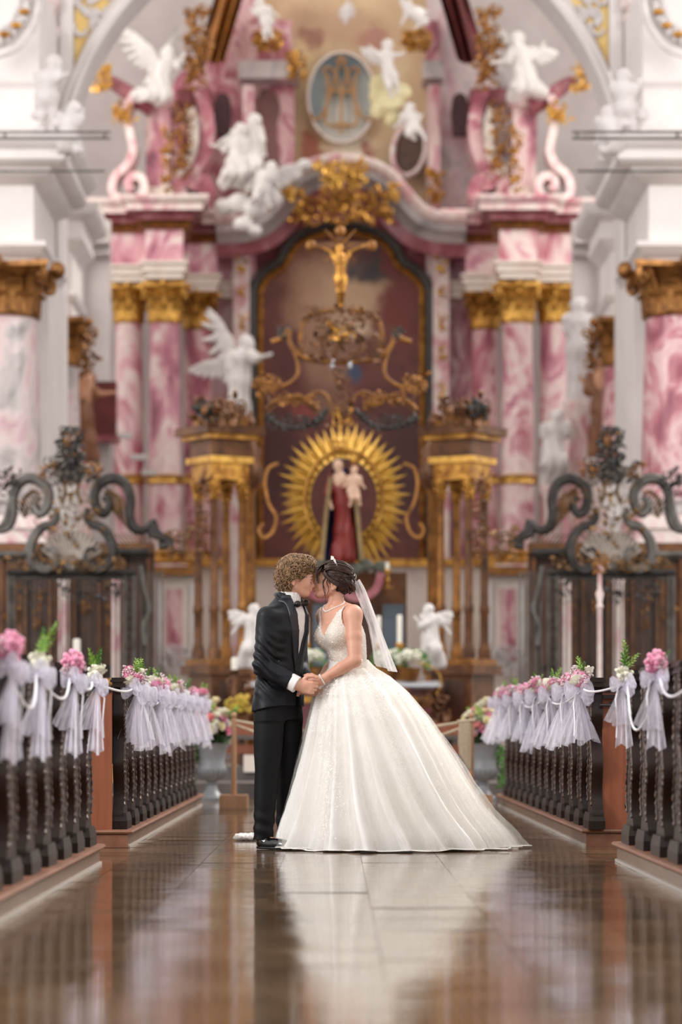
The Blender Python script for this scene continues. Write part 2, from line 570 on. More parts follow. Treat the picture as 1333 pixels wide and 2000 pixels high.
# polished floor slabs
N = NT('polished_floor_stone')
oi = N.n('ShaderNodeObjectInfo')
g = N.n('ShaderNodeNewGeometry').outputs['Position']
nz = N.noise(N.map(g, (1.3, 2.2, 1)), 2.5, 5, .6, .6)
r = N.ramp(nz.outputs['Fac'], [(.3, '#513e2e'), (.5, '#67503b'), (.7, '#7a634c')])
hs = N.n('ShaderNodeHueSaturation'); N.l(r.outputs[0], hs.inputs['Color'])
mr = N.n('ShaderNodeMapRange'); N.l(oi.outputs['Random'], mr.inputs['Value']); mr.inputs['To Min'].default_value = .75; mr.inputs['To Max'].default_value = 1.2
N.l(mr.outputs[0], hs.inputs['Value']); N.l(hs.outputs[0], N.b.inputs['Base Color'])
n2 = N.noise(N.map(g, (1.5, 3.0, 1)), 3.0, 3)
rr = N.n('ShaderNodeMapRange'); N.l(n2.outputs['Fac'], rr.inputs['Value']); rr.inputs['From Min'].default_value = .3; rr.inputs['From Max'].default_value = .7
rr.inputs['To Min'].default_value = .03; rr.inputs['To Max'].default_value = .12
N.l(rr.outputs[0], N.b.inputs['Roughness'])
N.b.inputs['IOR'].default_value = 1.6
n3 = N.noise(N.map(g, (.45, 2.4, 1)), 4.5, 3)
N.bump(n3.outputs['Fac'], .15, .012)
M_FLOOR = N.m
M_MORTAR = mat('floor_joint', '#6a5848', None, .7)

# ------------------------------------------------------------------ floor
XL, XR = -1.265, 1.545           # faces of the pew platforms along the aisle
AX = (XL + XR) / 2
RND = random.Random(5)
fl = link('floor', mesh('floor', MB().bbox((-16, -18, -.12), (16, 45.5, -.006)), M_MORTAR, False))
tag(fl, 'polished brown stone floor of the aisle laid in rectangular slabs', kind='structure'); ORG[fl] = Vector((0, 0, 0))
SW, SL = .435, .655
slab = MB().box((0, 0, -.015), (SW - .002, SL - .003, .03))
slab_me = mesh('slab', slab, M_FLOOR, False)
xs = [-.289 - .435 * 3 + k * .435 for k in range(8)]
for j in range(36):
    y = -12.2 + j * SL
    for i in range(8):
        o = link('slab' if (i == 0 and j == 0) else 'slab', slab_me, fl, (xs[i] + SW / 2 + .0, y + (.0 if i % 2 else .33 * SL), 0))
        o.rotation_euler = (RND.gauss(0, .0028), RND.gauss(0, .0016), 0)
        o.location.z = -RND.random() * .0012
# floor farther on and under the pews: slabs too small to tell apart
far = MB()
for j in range(8):
    for i in range(60):
        x = -13 + i * .435
        far.box((x, 11.5 + j * .66, -.0165), (.43, .65, .03))
part('far_slabs', far, M_FLOOR, fl, False, kind='stuff')

# ------------------------------------------------------------------ chancel steps and floor
st = thing('chancel_steps', 'two grey stone steps leading up to the choir screen', 'steps', (0, 12.4, 0))
s1 = part('step', MB().bbox((-6, 12.4, 0), (6, 44.6, .16)), M_STEP, st, False)
s2 = part('step', MB().bbox((-6, 13.7, .16), (6, 44.6, .31)), M_STEP, st, False)

# ------------------------------------------------------------------ walls, arch and vault
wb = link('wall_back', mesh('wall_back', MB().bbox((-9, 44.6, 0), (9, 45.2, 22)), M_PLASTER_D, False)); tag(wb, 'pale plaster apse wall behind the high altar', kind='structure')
# choir side walls, with window openings high up
for sgn, side in ((-1, 'left'), (1, 'right')):
    x0, x1 = (-9.4, -8.8) if sgn < 0 else (8.8, 9.4)
    wl = MB()
    wl.bbox((x0, 27.6, 0), (x1, 45, 8))
    wl.bbox((x0, 27.6, 17), (x1, 45, 22))
    for y0, y1 in ((27.6, 30), (36, 38), (43, 45)): wl.bbox((x0, y0, 8), (x1, y1, 17))
    w = link('wall_' + side, mesh('wall_' + side, wl, M_PLASTER, False)); tag(w, 'white plaster choir wall on the %s with tall window openings' % side, kind='structure')
# triumphal arch wall: one slab with a round opening
DA = 46.0
ccx, ccz, R = XP(667, DA), ZP(365, DA), 545 / F * DA
aw = MB()
inner = []; outer = []
for k in range(33):
    a = math.pi * (1 - k / 32)
    inner.append((ccx + R * math.cos(a), ccz + R * math.sin(a)))
ya, yb = DA - D0, DA - D0 + .9
for sgn in (-1, 1):
    ring = [(ccx + sgn * R, 5.0)] + [(ccx + sgn * R * math.cos(t), ccz + R * math.sin(t)) for t in [math.pi / 2 * k / 16 for k in range(17)]]
    outl = [(ccx, 19), (ccx + sgn * 10, 19), (ccx + sgn * 10, 5.0)]
    aw.prism(ring + outl, 'y', ya, yb)
wa = link('wall_front', mesh('wall_front', aw, M_PLASTER, True)); tag(wa, 'white wall of the round triumphal arch before the choir', kind='structure')
ORG[wa] = Vector((0, 0, 0))
# moulded archivolt band
arc = [Vector((ccx + (R + .0) * math.cos(a), ya, ccz + (R) * math.sin(a))) for a in [math.pi * (1 - k / 48) for k in range(49)]]
arc = [Vector((ccx - R, ya, 6))] + arc + [Vector((ccx + R, ya, 6))]
part('archivolt', MB().arch(arc, [(0, 0), (0, .14), (.06, .18), (.1, .12), (.14, .12), (.17, .18), (.2, .14), (.2, 0)]), M_PLASTER, wa)
# yellow stucco spandrels with white tendrils
for sgn in (-1, 1):
    def sp(px): return XP(px if sgn < 0 else mir(px), DA)
    pts = [(sp(146), ZP(140, DA)), (sp(150), ZP(120, DA)), (sp(172), ZP(70, DA)), (sp(200), ZP(25, DA)), (sp(235), ZP(-25, DA)), (sp(270), ZP(-70, DA)), (sp(146), ZP(-70, DA))]
    part('spandrel_panel', MB().prism(pts, 'y', ya - .03, ya), M_YELLOW, wa, False, label='yellow stucco spandrel')
    t = MB(); rr_ = random.Random(3)
    for k in range(16):
        c = Vector((sp(160 + rr_.random() * 45 - (k % 4) * 2), ya - .06, ZP(-40 + k * 6.5, DA)))
        n = 10; q = []
        for i in range(n):
            a = i / n * 4.2 + rr_.random() * .2 + k; rad = .17 * (1 - i / n * .8)
            q.append(c + Vector((math.cos(a) * rad, 0, math.sin(a) * rad)))
        t.tube(q, [.05 * (1 - i / n * .5) for i in range(n)], 5)
    part('stucco_tendrils', t, M_STUCCO, wa, kind='stuff')
    # flat pilaster strip and rough stucco rib beside it
    part('pilaster_strip', MB().bbox((min(sp(118), sp(144)), ya - .12, ZP(210, DA)), (max(sp(118), sp(144)), ya, ZP(-70, DA))), M_PLASTER, wa, False)
    rib = MB(); q = []; rad = []
    for i in range(30):
        u = i / 29
        q.append(Vector((sp(72 + 34 * (1 - (1 - u) ** 2) * 1.0 - 3 * math.sin(u * 25)), ya - .25, ZP(190 - 250 * u, DA)))); rad.append(.13 + .03 * math.sin(i * 2.3))
    rib.tube(q, rad, 8)
    for i in range(60):
        u = rr_.random(); b = q[int(u * 29)]
        rib.ball(b + Vector((rr_.uniform(-.14, .14), -.08, rr_.uniform(-.1, .1))), (.07, .06, .09), 6, 4)
    part('stucco_rib', rib, M_STUCCO_P, wa)
# choir vault behind the arch
vt = MB(); Rv = R + .75
def vf(u, v):
    a = math.pi * (1 - u); y = ya + .8 + v * 3.2
    return Vector((ccx + Rv * math.cos(a), y, ccz + Rv * math.sin(a) * 1.02))
vt.grid(33, 6, vf)
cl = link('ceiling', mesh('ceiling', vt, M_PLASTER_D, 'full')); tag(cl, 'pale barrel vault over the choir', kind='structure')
# ------------------------------------------------------------------ pews
ORD = ['first', 'second', 'third', 'fourth', 'fifth', 'sixth', 'seventh', 'eighth', 'ninth', 'tenth', 'eleventh', 'twelfth', 'last']
PZ = .11                         # top of the platforms
def platform(side, D_a, D_b, label):
    xa = XL if side < 0 else XR
    y0, y1 = D_a - D0, D_b - D0
    xo = xa + side * 5.0
    t = thing('pew_platform', label, 'platform', (xa + side * 2, (y0 + y1) / 2, 0), 'low platforms under the pews')
    part('riser', MB().bbox((min(xa, xo), y0, 0), (max(xa, xo), y1, PZ - .03)), M_PLINTHS, t, False)
    prof = [(0, 0), (.022, .004), (.03, .015), (.022, .027), (0, .03)]
    q = MB()
    pth = [(xo, y0, PZ - .03), (xa, y0, PZ - .03), (xa, y1, PZ - .03), (xo, y1, PZ - .03)]
    if side > 0: pth = pth[::-1]
    q.moulding(pth, prof)
    q.bbox((min(xa, xo), y0, PZ - .03), (max(xa, xo), y1, PZ - .0005))
    part('tread', q, M_PLINTHW, t)
    if side < 0: b = (xa, xa + .012)
    else: b = (xa - .012, xa)
    part('base_strip', MB().bbox((b[0], y0, 0), (b[1], y1, .014)), M_PALE, t, False, label='pale grey strip along the foot')
    # wooden end face toward the cross aisle
    part('end_board', MB().bbox((min(xa, xo), y0 - .012, 0), (max(xa, xo), y0, PZ - .032)), M_PLINTHW, t, False)
    return t
platform(-1, 17.5, 27.1, 'low wooden topped platform under the left pews nearest the altar')
platform(1, 17.65, 27.0, 'low wooden topped platform under the right pews nearest the altar')
platform(-1, 8.0, 15.4, 'low platform under the left pews in the foreground')
platform(1, 8.0, 15.7, 'low platform under the right pews in the foreground')

# outline of the pew end seen from the aisle (y along the nave, z up); back edge first
BACK = [(-.17, 0), (-.17, .05), (-.15, .075), (-.115, .12), (-.105, .18), (-.12, .25), (-.15, .31), (-.155, .37), (-.125, .43), (-.095, .48), (-.09, .53), (-.11, .58), (-.135, .62), (-.14, .67), (-.12, .72), (-.10, .76), (-.105, .80), (-.12, .83)]
FRONT = [(.12, .83), (.115, .78), (.10, .72), (.12, .66), (.15, .60), (.16, .53), (.14, .46), (.12, .40), (.14, .33), (.17, .27), (.17, .2), (.14, .14), (.15, .09), (.19, .05), (.19, 0)]
def smooth_line(P, n=3):
    out = []
    for i in range(len(P) - 1):
        p0, p1, p2, p3 = P[max(i - 1, 0)], P[i], P[i + 1], P[min(i + 2, len(P) - 1)]
        for k in range(n):
            t = k / n
            out.append(tuple(.5 * (2 * p1[j] + (p2[j] - p0[j]) * t + (2 * p0[j] - 5 * p1[j] + 4 * p2[j] - p3[j]) * t * t + (3 * p1[j] - p0[j] - 3 * p2[j] + p3[j]) * t ** 3) for j in range(len(p1))))
    out.append(tuple(P[-1])); return out
BK, FT = smooth_line(BACK, 2), smooth_line(FRONT, 2)
TH = .066
def make_pew(side):
    """origin: aisle face of the pew end on the platform; side -1 seats run to the left"""
    t = thing('pew', None, 'pew', (0, 0, 0))
    a, b = (0, side * TH)
    m = MB(); m.prism([(y, z + .05) for y, z in BK + FT], 'x', a, b)
    e = part('pew_end', m, M_DARKWOOD, t)
    # carved border on the aisle face
    rc = random.Random(7); c = MB()
    for line, inset in ((BK[5:], .012), (FT[:-5], -.012)):
        pts = []; rad = []
        fine = smooth_line(line, 3)
        for i, (y, z) in enumerate(fine):
            pts.append(Vector((-side * .002, y + inset, z + .05))); rad.append(.008 + .004 * math.sin(i * 1.7) + rc.uniform(-.002, .002))
        c.tube(pts, rad, 6)
    for k in range(34):
        z = .16 + k * .019
        yb_ = np.interp(z, [p[1] for p in BK], [p[0] for p in BK]); 
        y = yb_ + .02 + .02 * abs(math.sin(k * .8))
        c.ball((-side * .002, y, z + .05), (.006, .012, .01), 6, 4, Matrix.Rotation(rc.uniform(-.8, .8), 3, 'X'))
        if k % 2: c.ball((-side * .002, .03 + .03 * math.sin(k), z + .05), (.004, .02, .01), 6, 4, Matrix.Rotation(rc.uniform(-1.2, 1.2), 3, 'X'))
    part('carved_relief', c, M_CARVED, e)
    # foot block, stepped
    f = MB()
    cx = side * (TH / 2 - .008)
    f.box((cx, .01, .025), (TH + .036, .40, .05))
    f.box((cx, .01, .075), (TH + .036, .40, .05), taper=.82)
    part('foot', f, M_DARKWOOD, t, False)
    # moulded cap
    c = MB()
    for z0, z1, ex in ((.872, .884, .012), (.884, .902, .004), (.902, .918, .016), (.918, .93, .008)):
        c.bbox((min(a, b) - ex, -.14 - ex, z0), (max(a, b) + ex, .13 + ex, z1))
    part('cap', c, M_DARKWOOD, t, False)
    q = MB(); L = side * 3.4
    q.bbox((min(b, L), -.07, .42), (max(b, L), -.04, .86)); part('backrest', q, M_DARKWOOD, t, False)
    part('seat', MB().bbox((min(b, L), -.04, .40), (max(b, L), .30, .43)), M_DARKWOOD, t, False)
    part('book_ledge', MB().bbox((min(b, L), -.16, .80), (max(b, L), -.07, .825)), M_DARKWOOD, t, False)
    for xx in (L - side * .05, L * .5): part('support', MB().bbox((xx - .02, -.06, 0), (xx + .02, .28, .42)), M_DARKWOOD, t, False)
    return t
PEW = {}
for side, nm in ((-1, 'left'), (1, 'right')):
    proto = make_pew(side)
    xa = (XL - .035) if side < 0 else (XR + .035)
    first = True
    rows = [('rear', [17.75 + .72 * k for k in range(13)]), ('near', [15.1 - .72 * k for k in range(7)] if side < 0 else [15.35 - .72 * k for k in range(6)])]
    for blk, ds in rows:
        for k, D in enumerate(ds):
            loc = (xa, D - D0, PZ)
            if first: o = proto; o.location = loc; ORG[o] = Vector(loc); first = False
            else: o = copy_tree(proto, None, loc)
            if blk == 'rear': lab = 'dark carved pew on the %s beyond the cross gap, %s from the gap' % (nm, ORD[k] if k < 12 else 'thirteenth')
            else: lab = 'dark carved pew in the %s foreground block, %s counted from the cross gap' % (nm, ORD[k])
            tag(o, lab, 'pew', 'pews along the aisle'); PEW[(side, blk, k)] = o
# orange-brown panelled wall closing the rear blocks toward the cross gap
for side, nm in ((-1, 'left'), (1, 'right')):
    xa = (XL - .10) if side < 0 else (XR + .10)
    y = (17.55 if side < 0 else 17.68) - D0
    t = thing('pew_back_panel', 'orange brown panelled wooden back wall of the %s altar side pews' % nm, 'panel', (xa + side * 1.5, y, PZ), 'wooden back walls of the pews')
    q = MB(); xo = xa + side * 3.3
    q.bbox((min(xa, xo), y - .03, PZ), (max(xa, xo), y, .95)); part('board', q, M_ORANGE, t, False)
    for k in range(4):
        x0 = xa + side * (.14 + .8 * k); x1 = x0 + side * .66
        fr = MB(); lo, hi = min(x0, x1), max(x0, x1)
        fr.bbox((lo, y - .042, .24), (lo + .02, y - .03, .88)); fr.bbox((hi - .02, y - .042, .24), (hi, y - .03, .88))
        fr.bbox((lo, y - .042, .24), (hi, y - .03, .26)); fr.bbox((lo, y - .042, .86), (hi, y - .03, .88))
        part('panel_moulding', fr, M_ORANGE, t, False)
    part('top_rail', MB().bbox((min(xa, xo), y - .045, .95), (max(xa, xo), y + .01, .985)), M_DARKWOOD, t, False)
    if side > 0:
        h = MB(); h.lathe([(.022, 0), (.026, .008), (.012, .012), (.009, .05)], (xa + .06, y - .03, .87), 10, Matrix.Rotation(math.pi / 2, 3, 'X'))
        h.tube([(xa + .06, y - .075, .87), (xa - .02, y - .08, .872)], .009, 6); part('handle', h, M_IRON, t, label='black lever handle')

# ------------------------------------------------------------------ tulle bows, flowers, cords
M_TULLE = sheer('white_tulle', '#f1eefa', .55, nscale=60, trans=.5)
M_SATIN = mat('white_satin_ribbon', '#eceaf0', None, .4)
M_ROSE_P = mat('pink_petal', '#e07fa6', '#f0b3c9', .6, scale=60, pos=True)
M_ROSE_W = mat('white_petal', '#f3efe2', '#e8e6cf', .6, scale=60, pos=True)
M_ROSE_C = mat('cream_petal', '#f1e3b4', '#f4ecd4', .6, scale=60, pos=True)
M_ROSE_S = mat('salmon_petal', '#ec8a93', '#f3c3bd', .6, scale=60, pos=True)
M_GYPS = mat('tiny_white_blossom', '#e6dfdc', '#c9a9b2', .7, scale=90, pos=True)
M_LEAF = mat('leaf_green', '#5b8a35', '#35601f', .55, scale=30, pos=True)
M_LEAF_L = mat('light_leaf_green', '#a3bf55', '#6d9a3c', .55, scale=30, pos=True)
M_LEAF_D = mat('dark_leaf_green', '#34541f', '#1f3a15', .55, scale=30, pos=True)

def rose_mesh(name, m):
    q = MB(); rr = random.Random(2)
    for ring, (n, rad, tilt, sz) in enumerate(((3, .006, .15, .018), (4, .013, .45, .021), (6, .02, .9, .024))):
        for k in range(n):
            a = 2 * math.pi * k / n + ring * .6
            R_ = Matrix.Rotation(a, 3, 'Z') @ Matrix.Rotation(tilt, 3, 'Y')
            def fn(u, v, R_=R_, rad=rad, sz=sz):
                s = (u - .5) * 2; h = v
                w = sz * (.35 + .65 * math.sin(math.pi * min(1, .18 + .72 * h)))
                return R_ @ Vector((rad + .006 * s * s * -1 + .004 * h * h, s * w, -.012 + h * sz * 1.6)) 
            q.grid(4, 4, fn)
    q.ball((0, 0, -.008), .014, 6, 4)
    return mesh(name, q, m, 'full')
ROSE = {k: rose_mesh('rose', m) for k, m in (('p', M_ROSE_P), ('w', M_ROSE_W), ('c', M_ROSE_C), ('s', M_ROSE_S))}
def fluff_mesh(name, m, n, R_, r0, seed):
    q = MB(); rr = random.Random(seed)
    for k in range(n):
        d = Vector((rr.gauss(0, 1), rr.gauss(0, 1), rr.gauss(0, 1))); d.normalize()
        q.ball(d * R_ * (rr.random() ** .35), r0 * rr.uniform(.7, 1.2), 5, 4)
    return mesh(name, q, m, 'full')
HYD = {'p': fluff_mesh('hydrangea_head', M_ROSE_P, 70, .045, .012, 1), 'w': fluff_mesh('hydrangea_head', M_ROSE_W, 60, .04, .012, 2)}
GYP = fluff_mesh('baby_breath', M_GYPS, 60, .05, .007, 3)
def sprig_mesh(name, m, n, L, seed):
    q = MB(); rr = random.Random(seed)
    q.tube([(0, 0, 0), (.01, 0, L * .5), (0, .012, L)], .003, 4)
    for k in range(n):
        z = L * (.15 + .85 * k / n); a = k * 2.4
        d = Vector((math.cos(a), math.sin(a), .7)); d.normalize()
        s = d.cross(Vector((0, 0, 1))); s.normalize(); l = L * .28 * (1.15 - k / n * .7)
        b = Vector((0, 0, z))
        q.add([b, b + d * l * .5 + s * l * .2, b + d * l, b + d * l * .5 - s * l * .2], [(0, 1, 2, 3)])
    return mesh(name, q, m, False)
SPRIG = sprig_mesh('green_sprig', M_LEAF, 26, .12, 1); SPRIG_L = sprig_mesh('green_sprig', M_LEAF_L, 26, .14, 2)
def tail_mesh(seed, L, spread):
    rr = random.Random(seed); ph = rr.random() * 6
    q = MB()
    def fn(u, v):
        s = (u - .5) * 2
        w = (.012 + spread * v ** .8)
        fold = .022 * v * math.sin(s * 9 + ph) + .01 * math.sin(s * 21 + ph * 2) * v
        return Vector((fold, s * w + .03 * v * math.sin(ph), -L * v * (1 + .05 * math.sin(s * 4 + ph))))
    q.grid(22, 9, fn)
    return mesh('tulle_tail', q, M_TULLE, 'full')
def loop_mesh(seed):
    rr = random.Random(seed); ph = rr.random() * 6
    q = MB()
    def fn(u, v):
        a = 2 * math.pi * u; s = v
        rad = .085 * math.sin(math.pi * s) ** .6 + .004
        return Vector((.035 * math.sin(a) * math.sin(math.pi * s) + .008 * math.sin(a * 5 + ph), .11 * s * (1 if seed % 2 else -1), rad * math.cos(a) * .62 + .02 * math.sin(s * 6 + ph)))
    q.grid(18, 8, fn, True)
    return mesh('tulle_loop', q, M_TULLE, 'full')
TAIL = [tail_mesh(i, .36 + .04 * (i % 3), .075 + .02 * (i % 2)) for i in range(5)]
TAIL_N = [tail_mesh(i + 9, .44 + .05 * i, .05) for i in range(3)]
LOOP = [loop_mesh(i) for i in range(4)]
def put(name, me, parent, loc, rot=(0, 0, 0), s=1):
    o = link(name, me, parent, loc); o.rotation_euler = rot
    o.scale = (s, s, s) if not hasattr(s, '__len__') else s
    return o
def bow(side, D, label, kind, seed, near=False):
    rr = random.Random(seed)
    x = ((XL - .035) if side < 0 else (XR + .035)) - side * .045
    t = thing('pew_bow', label, 'bow', (x, D - D0, PZ + .83), 'tulle bows with flowers on the pew ends')
    fc = -side                                   # faces the aisle
    ls = .72 if near else 1
    put('tulle_loop', LOOP[0], t, (fc * .02, 0, .03), (0, rr.uniform(-.3, .3), 0.3 + (0 if side < 0 else .4)), ls)
    put('tulle_loop', LOOP[1], t, (fc * .02, 0, .03), (0, rr.uniform(-.3, .3), -.5), ls)
    put('tulle_loop', LOOP[2], t, (fc * .03, 0, .01), (.4, .2, 1.1), ls)
    put('tulle_loop', LOOP[3], t, (fc * .03, 0, .01), (.4, .2, 1.9), ls)
    if near:
        put('tulle_tail', TAIL_N[seed % 3], t, (fc * .03, -.01, 0), (0, 0, .9), (.7, .8, .62))
        put('tulle_tail', TAIL[seed % 5], t, (fc * .03, .01, 0), (.18, fc * -.1, 2.0), (.7, .7, .55))
    else:
        put('tulle_tail', TAIL[seed % 5], t, (fc * .03, 0, 0), (.12, fc * -.2, .6), .88)
        put('tulle_tail', TAIL[(seed + 2) % 5], t, (fc * .04, 0, 0), (-.14, fc * -.12, 1.6), .85)
        put('tulle_tail', TAIL[(seed + 3) % 5], t, (fc * .03, 0, 0), (.02, fc * -.3, 2.2), .75)
    q = MB()
    q.tube([(fc * .05, 0, .02), (fc * .07, -.03, -.06), (fc * .06, -.02, -.17), (fc * .065, -.025, -.26)], .006, 5, .4)
    o = link('satin_ribbon', mesh('satin_ribbon', q, M_SATIN), t)
    z = .075
    b0 = Vector((fc * .02, 0, z))
    def fl(me, nm, n, spread, s):
        for k in range(n):
            p = b0 + Vector((rr.uniform(-1, 1) * spread * .8, rr.uniform(-1, 1) * spread, rr.uniform(-.4, .8) * spread))
            put(nm, me, t, p, (rr.uniform(-.9, .9), rr.uniform(-.9, .9), rr.uniform(0, 6)), s * rr.uniform(.85, 1.15))
    if kind == 'p':
        put('hydrangea_head', HYD['p'], t, b0 + Vector((0, .0, .02)), (0, 0, rr.random()), (1.2, 1.2, 1.25) if near else 1.05)
        fl(GYP, 'baby_breath', 2, .04, .8); fl(SPRIG, 'green_sprig', 1, .03, .7)
    elif kind == 'w':
        put('hydrangea_head', HYD['w'], t, b0, (0, 0, rr.random()), (1, 1, 1)); fl(ROSE['w'], 'rose', 2, .03, 1.2)
        for k in range(4): put('green_sprig', SPRIG_L if k % 2 else SPRIG, t, b0 + Vector((0, 0, .02)), (rr.uniform(-.7, .7), rr.uniform(-.8, .8), k), rr.uniform(.8, 1.2))
    else:
        b0.z += .02; fl(ROSE['p'], 'rose', 4, .045, 1.5); fl(ROSE['w'], 'rose', 4, .055, 1.35); fl(GYP, 'baby_breath', 5, .055, .9)
        for k in range(3): put('green_sprig', SPRIG if k % 2 else SPRIG_L, t, b0 + Vector((0, 0, .02)), (rr.uniform(-.5, .5), rr.uniform(-.6, .6), k), rr.uniform(.6, .9))
    return t
LD = [17.75 + .72 * k for k in range(13)]
desc = {'p': 'pink hydrangea', 'w': 'white flowers', 'm': 'mixed roses'}
def bows(side, blk, items, near):
    nm = 'left' if side < 0 else 'right'
    for i, (D, kind) in enumerate(items):
        where = ('%s past the cross gap on the %s' if blk == 'rear' else '%s this side of the gap on the %s') % (ORD[i], nm)
        bow(side, D, 'tulle pew bow with %s, %s' % (desc[kind], where), kind, i * 3 + (side + 2) + (40 if near else 0), near)
bows(-1, 'rear', [(LD[0] - .1, 'm'), (LD[1], 'w'), (LD[3], 'm'), (LD[4], 'p'), (LD[6], 'm'), (LD[8], 'w'), (LD[10], 'p'), (LD[12], 'm')], False)
bows(1, 'rear', [(LD[0] - .1, 'm'), (LD[1] + .2, 'p'), (LD[3], 'm'), (LD[5], 'm'), (LD[7], 'p'), (LD[9], 'm'), (LD[11], 'm'), (LD[12] + .2, 'p')], False)
bows(-1, 'near', [(14.75, 'w'), (13.5, 'p'), (12.0, 'w'), (10.9, 'p')], True)
bows(1, 'near', [(15.0, 'w'), (13.5, 'p')], True)
# white cords looping from pew to pew
def cord(side, D_a, D_b, dip, label, z=.86, extra=None):
    x = ((XL - .035) if side < 0 else (XR + .035)) - side * .05
    q = MB(); P = []
    for i in range(17):
        u = i / 16
        P.append((x - side * .03 * math.sin(u * math.pi), D_a - D0 + (D_b - D_a) * u, PZ + z - dip * math.sin(u * math.pi) ** .8))
    q.tube(P, .0065, 6)
    top('ribbon_cord', q, M_SATIN, label, 'cord', group='white cords between the bows')
cord(-1, 10.9, 12.0, .16, 'white ribbon cord sagging between the two nearest left bows')
cord(-1, 12.0, 13.5, .11, 'white ribbon cord between the white and the pink left bow')
cord(-1, 13.5, 14.75, .05, 'white ribbon cord from the pink left bow toward the cross gap')
cord(-1, 14.75, 17.65, .03, 'white ribbon cord bridging the cross gap on the left')
cord(1, 15.0, 17.65, .03, 'white ribbon cord bridging the cross gap on the right')
cord(1, 13.5, 15.0, .25, 'white ribbon cord hanging in a deep loop on the right foreground pews')
cord(1, 12.0, 13.5, .1, 'white ribbon cord at the right picture edge')
for side in (-1, 1):
    for k in (0, 1): cord(side, LD[0] + 2.9 * k, LD[0] + 2.9 * (k + 1), .08, 'white ribbon cord along the %s altar side pews, %s stretch' % ('left' if side < 0 else 'right', ORD[k]))
# ------------------------------------------------------------------ the couple
def skinmat(name, c1, c2):
    N = NT(name)
    v = N.n('ShaderNodeTexCoord').outputs['Object']
    nz = N.noise(v, 9, 4)
    r = N.ramp(nz.outputs['Fac'], [(.3, col(c1)), (.7, col(c2))])
    N.l(r.outputs[0], N.b.inputs['Base Color'])
    N.b.inputs['Roughness'].default_value = .48
    N.b.inputs['Subsurface Weight'].default_value = .12
    N.b.inputs['Subsurface Radius'].default_value = (.02, .008, .005)
    nb = N.noise(v, 120, 2); N.bump(nb.outputs['Fac'], .06, .002)
    return N.m
M_SKIN_G = skinmat('fair_skin', '#d79a82', '#e3b198')
M_SKIN_B = skinmat('tanned_skin', '#cb927a', '#d8a58d')
M_SUIT = mat('midnight_blue_wool', '#10131b', '#090b11', .5, scale=40, bump=.25, bscale=11, bdist=.008, spec=.3)
M_TROUSER = mat('black_wool', '#0a0a0d', '#070709', .65, scale=40, bump=.15, bscale=7, bdist=.005, spec=.25)
M_LAPEL = mat('midnight_satin', '#10141f', None, .4)
M_BLACK = mat('black_silk', '#060607', None, .4)
M_SHIRT = mat('white_shirt_cotton', '#e8e5e3', None, .7)
M_SHOE = mat('black_patent_leather', '#0a0808', None, .12, coat=.6)
M_HAIR_G = mat('curly_ash_blond_hair', '#a8845f', '#5c4431', .55, scale=45)
M_HAIR_B = mat('dark_brown_hair', '#4a2f25', '#261711', .4, scale=45)
M_PEARL = mat('pearl_and_crystal', '#f2eeea', None, .15, .1)
M_LIP = mat('lip', '#a5534b', None, .45)
M_DRESS = mat('ivory_satin', '#f1efec', '#e9e5df', .55, scale=3)
M_BODICE = mat('beaded_ivory_bodice', '#e9e1d8', '#d3c4b6', .45, scale=90, bump=.6, bscale=160, bdist=.004)
M_LACE = mat('white_lace_applique', '#f3efe8', None, .5)
M_SEQUIN = mat('sequins', '#f7f3ec', None, .12, .55)
M_TULLE_D = sheer('ivory_dress_tulle', '#f4f1ec', .22, nscale=25, trans=.4)
M_VEIL = sheer('white_veil', '#f3f0f2', .52, nscale=30, trans=.45)

def local(org, R_):
    org = np.array(org, float); R_ = np.array(R_, float)
    return lambda p: tuple(org + R_ @ np.array(p, float))
def rotm(ax, a): return np.array(Matrix.Rotation(a, 3, ax))

def head_prims(T, R_, fem=False):
    s = .94 if fem else 1.0
    q = [(ell(T((0, 0, .008)), (.098 * s, .076 * s, .104 * s), R_), 0),
         (ell(T((.046, 0, -.045)), (.056 * s, .058 * s, .082 * s), R_), .03),
         (ell(T((.028, 0, -.02)), (.066 * s, .063 * s, .07 * s), R_), .02),
         (ell(T((.078, 0, -.104)), (.02, .022, .018), R_), .022),
         (cap(T((.0, .05 * s, -.075)), T((.068, .016, -.104)), .018, .016), .02),
         (cap(T((.0, -.05 * s, -.075)), T((.068, -.016, -.104)), .018, .016), .02),
         (ell(T((.062, .034 * s, -.045)), (.026, .02, .026), R_), .02), (ell(T((.062, -.034 * s, -.045)), (.026, .02, .026), R_), .02),
         (cap(T((.086, .036, -.008)), T((.088, -.036, -.008)), .0115), .014),
         (ell(T((.103, .031, -.028)), (.014, .017, .011), R_), .008, 'cut'), (ell(T((.103, -.031, -.028)), (.014, .017, .011), R_), .008, 'cut'),
         (ell(T((.087, .031, -.029)), (.0115, .015, .0105), R_), .004), (ell(T((.087, -.031, -.029)), (.0115, .015, .0105), R_), .004),
         (cap(T((.094, 0, -.018)), T((.112 if not fem else .106, 0, -.052)), .007, .0105), .01),
         (ell(T((.108 if not fem else .103, 0, -.055)), (.0125, .015, .0095), R_), .006),
         (cap(T((.092, .014, -.07)), T((.094, -.014, -.07)), .011), .01),
         (ell(T((.104, 0, -.073)), (.0085, .021, .0065), R_), .004), (ell(T((.101, 0, -.084)), (.0085, .018, .0065), R_), .004),
         (cap(T((.108, .02, -.0785)), T((.108, -.02, -.0785)), .0016), .002, 'cut')]
    for sg in (-1, 1):
        q += [(ell(T((-.012, sg * .077 * s, -.035)), (.02, .008, .031), R_), .006), (ell(T((-.008, sg * .086 * s, -.036)), (.011, .006, .02), R_), .004, 'cut'),
              (ell(T((-.006, sg * .078 * s, -.063)), (.009, .006, .009), R_), .006)]
    return q
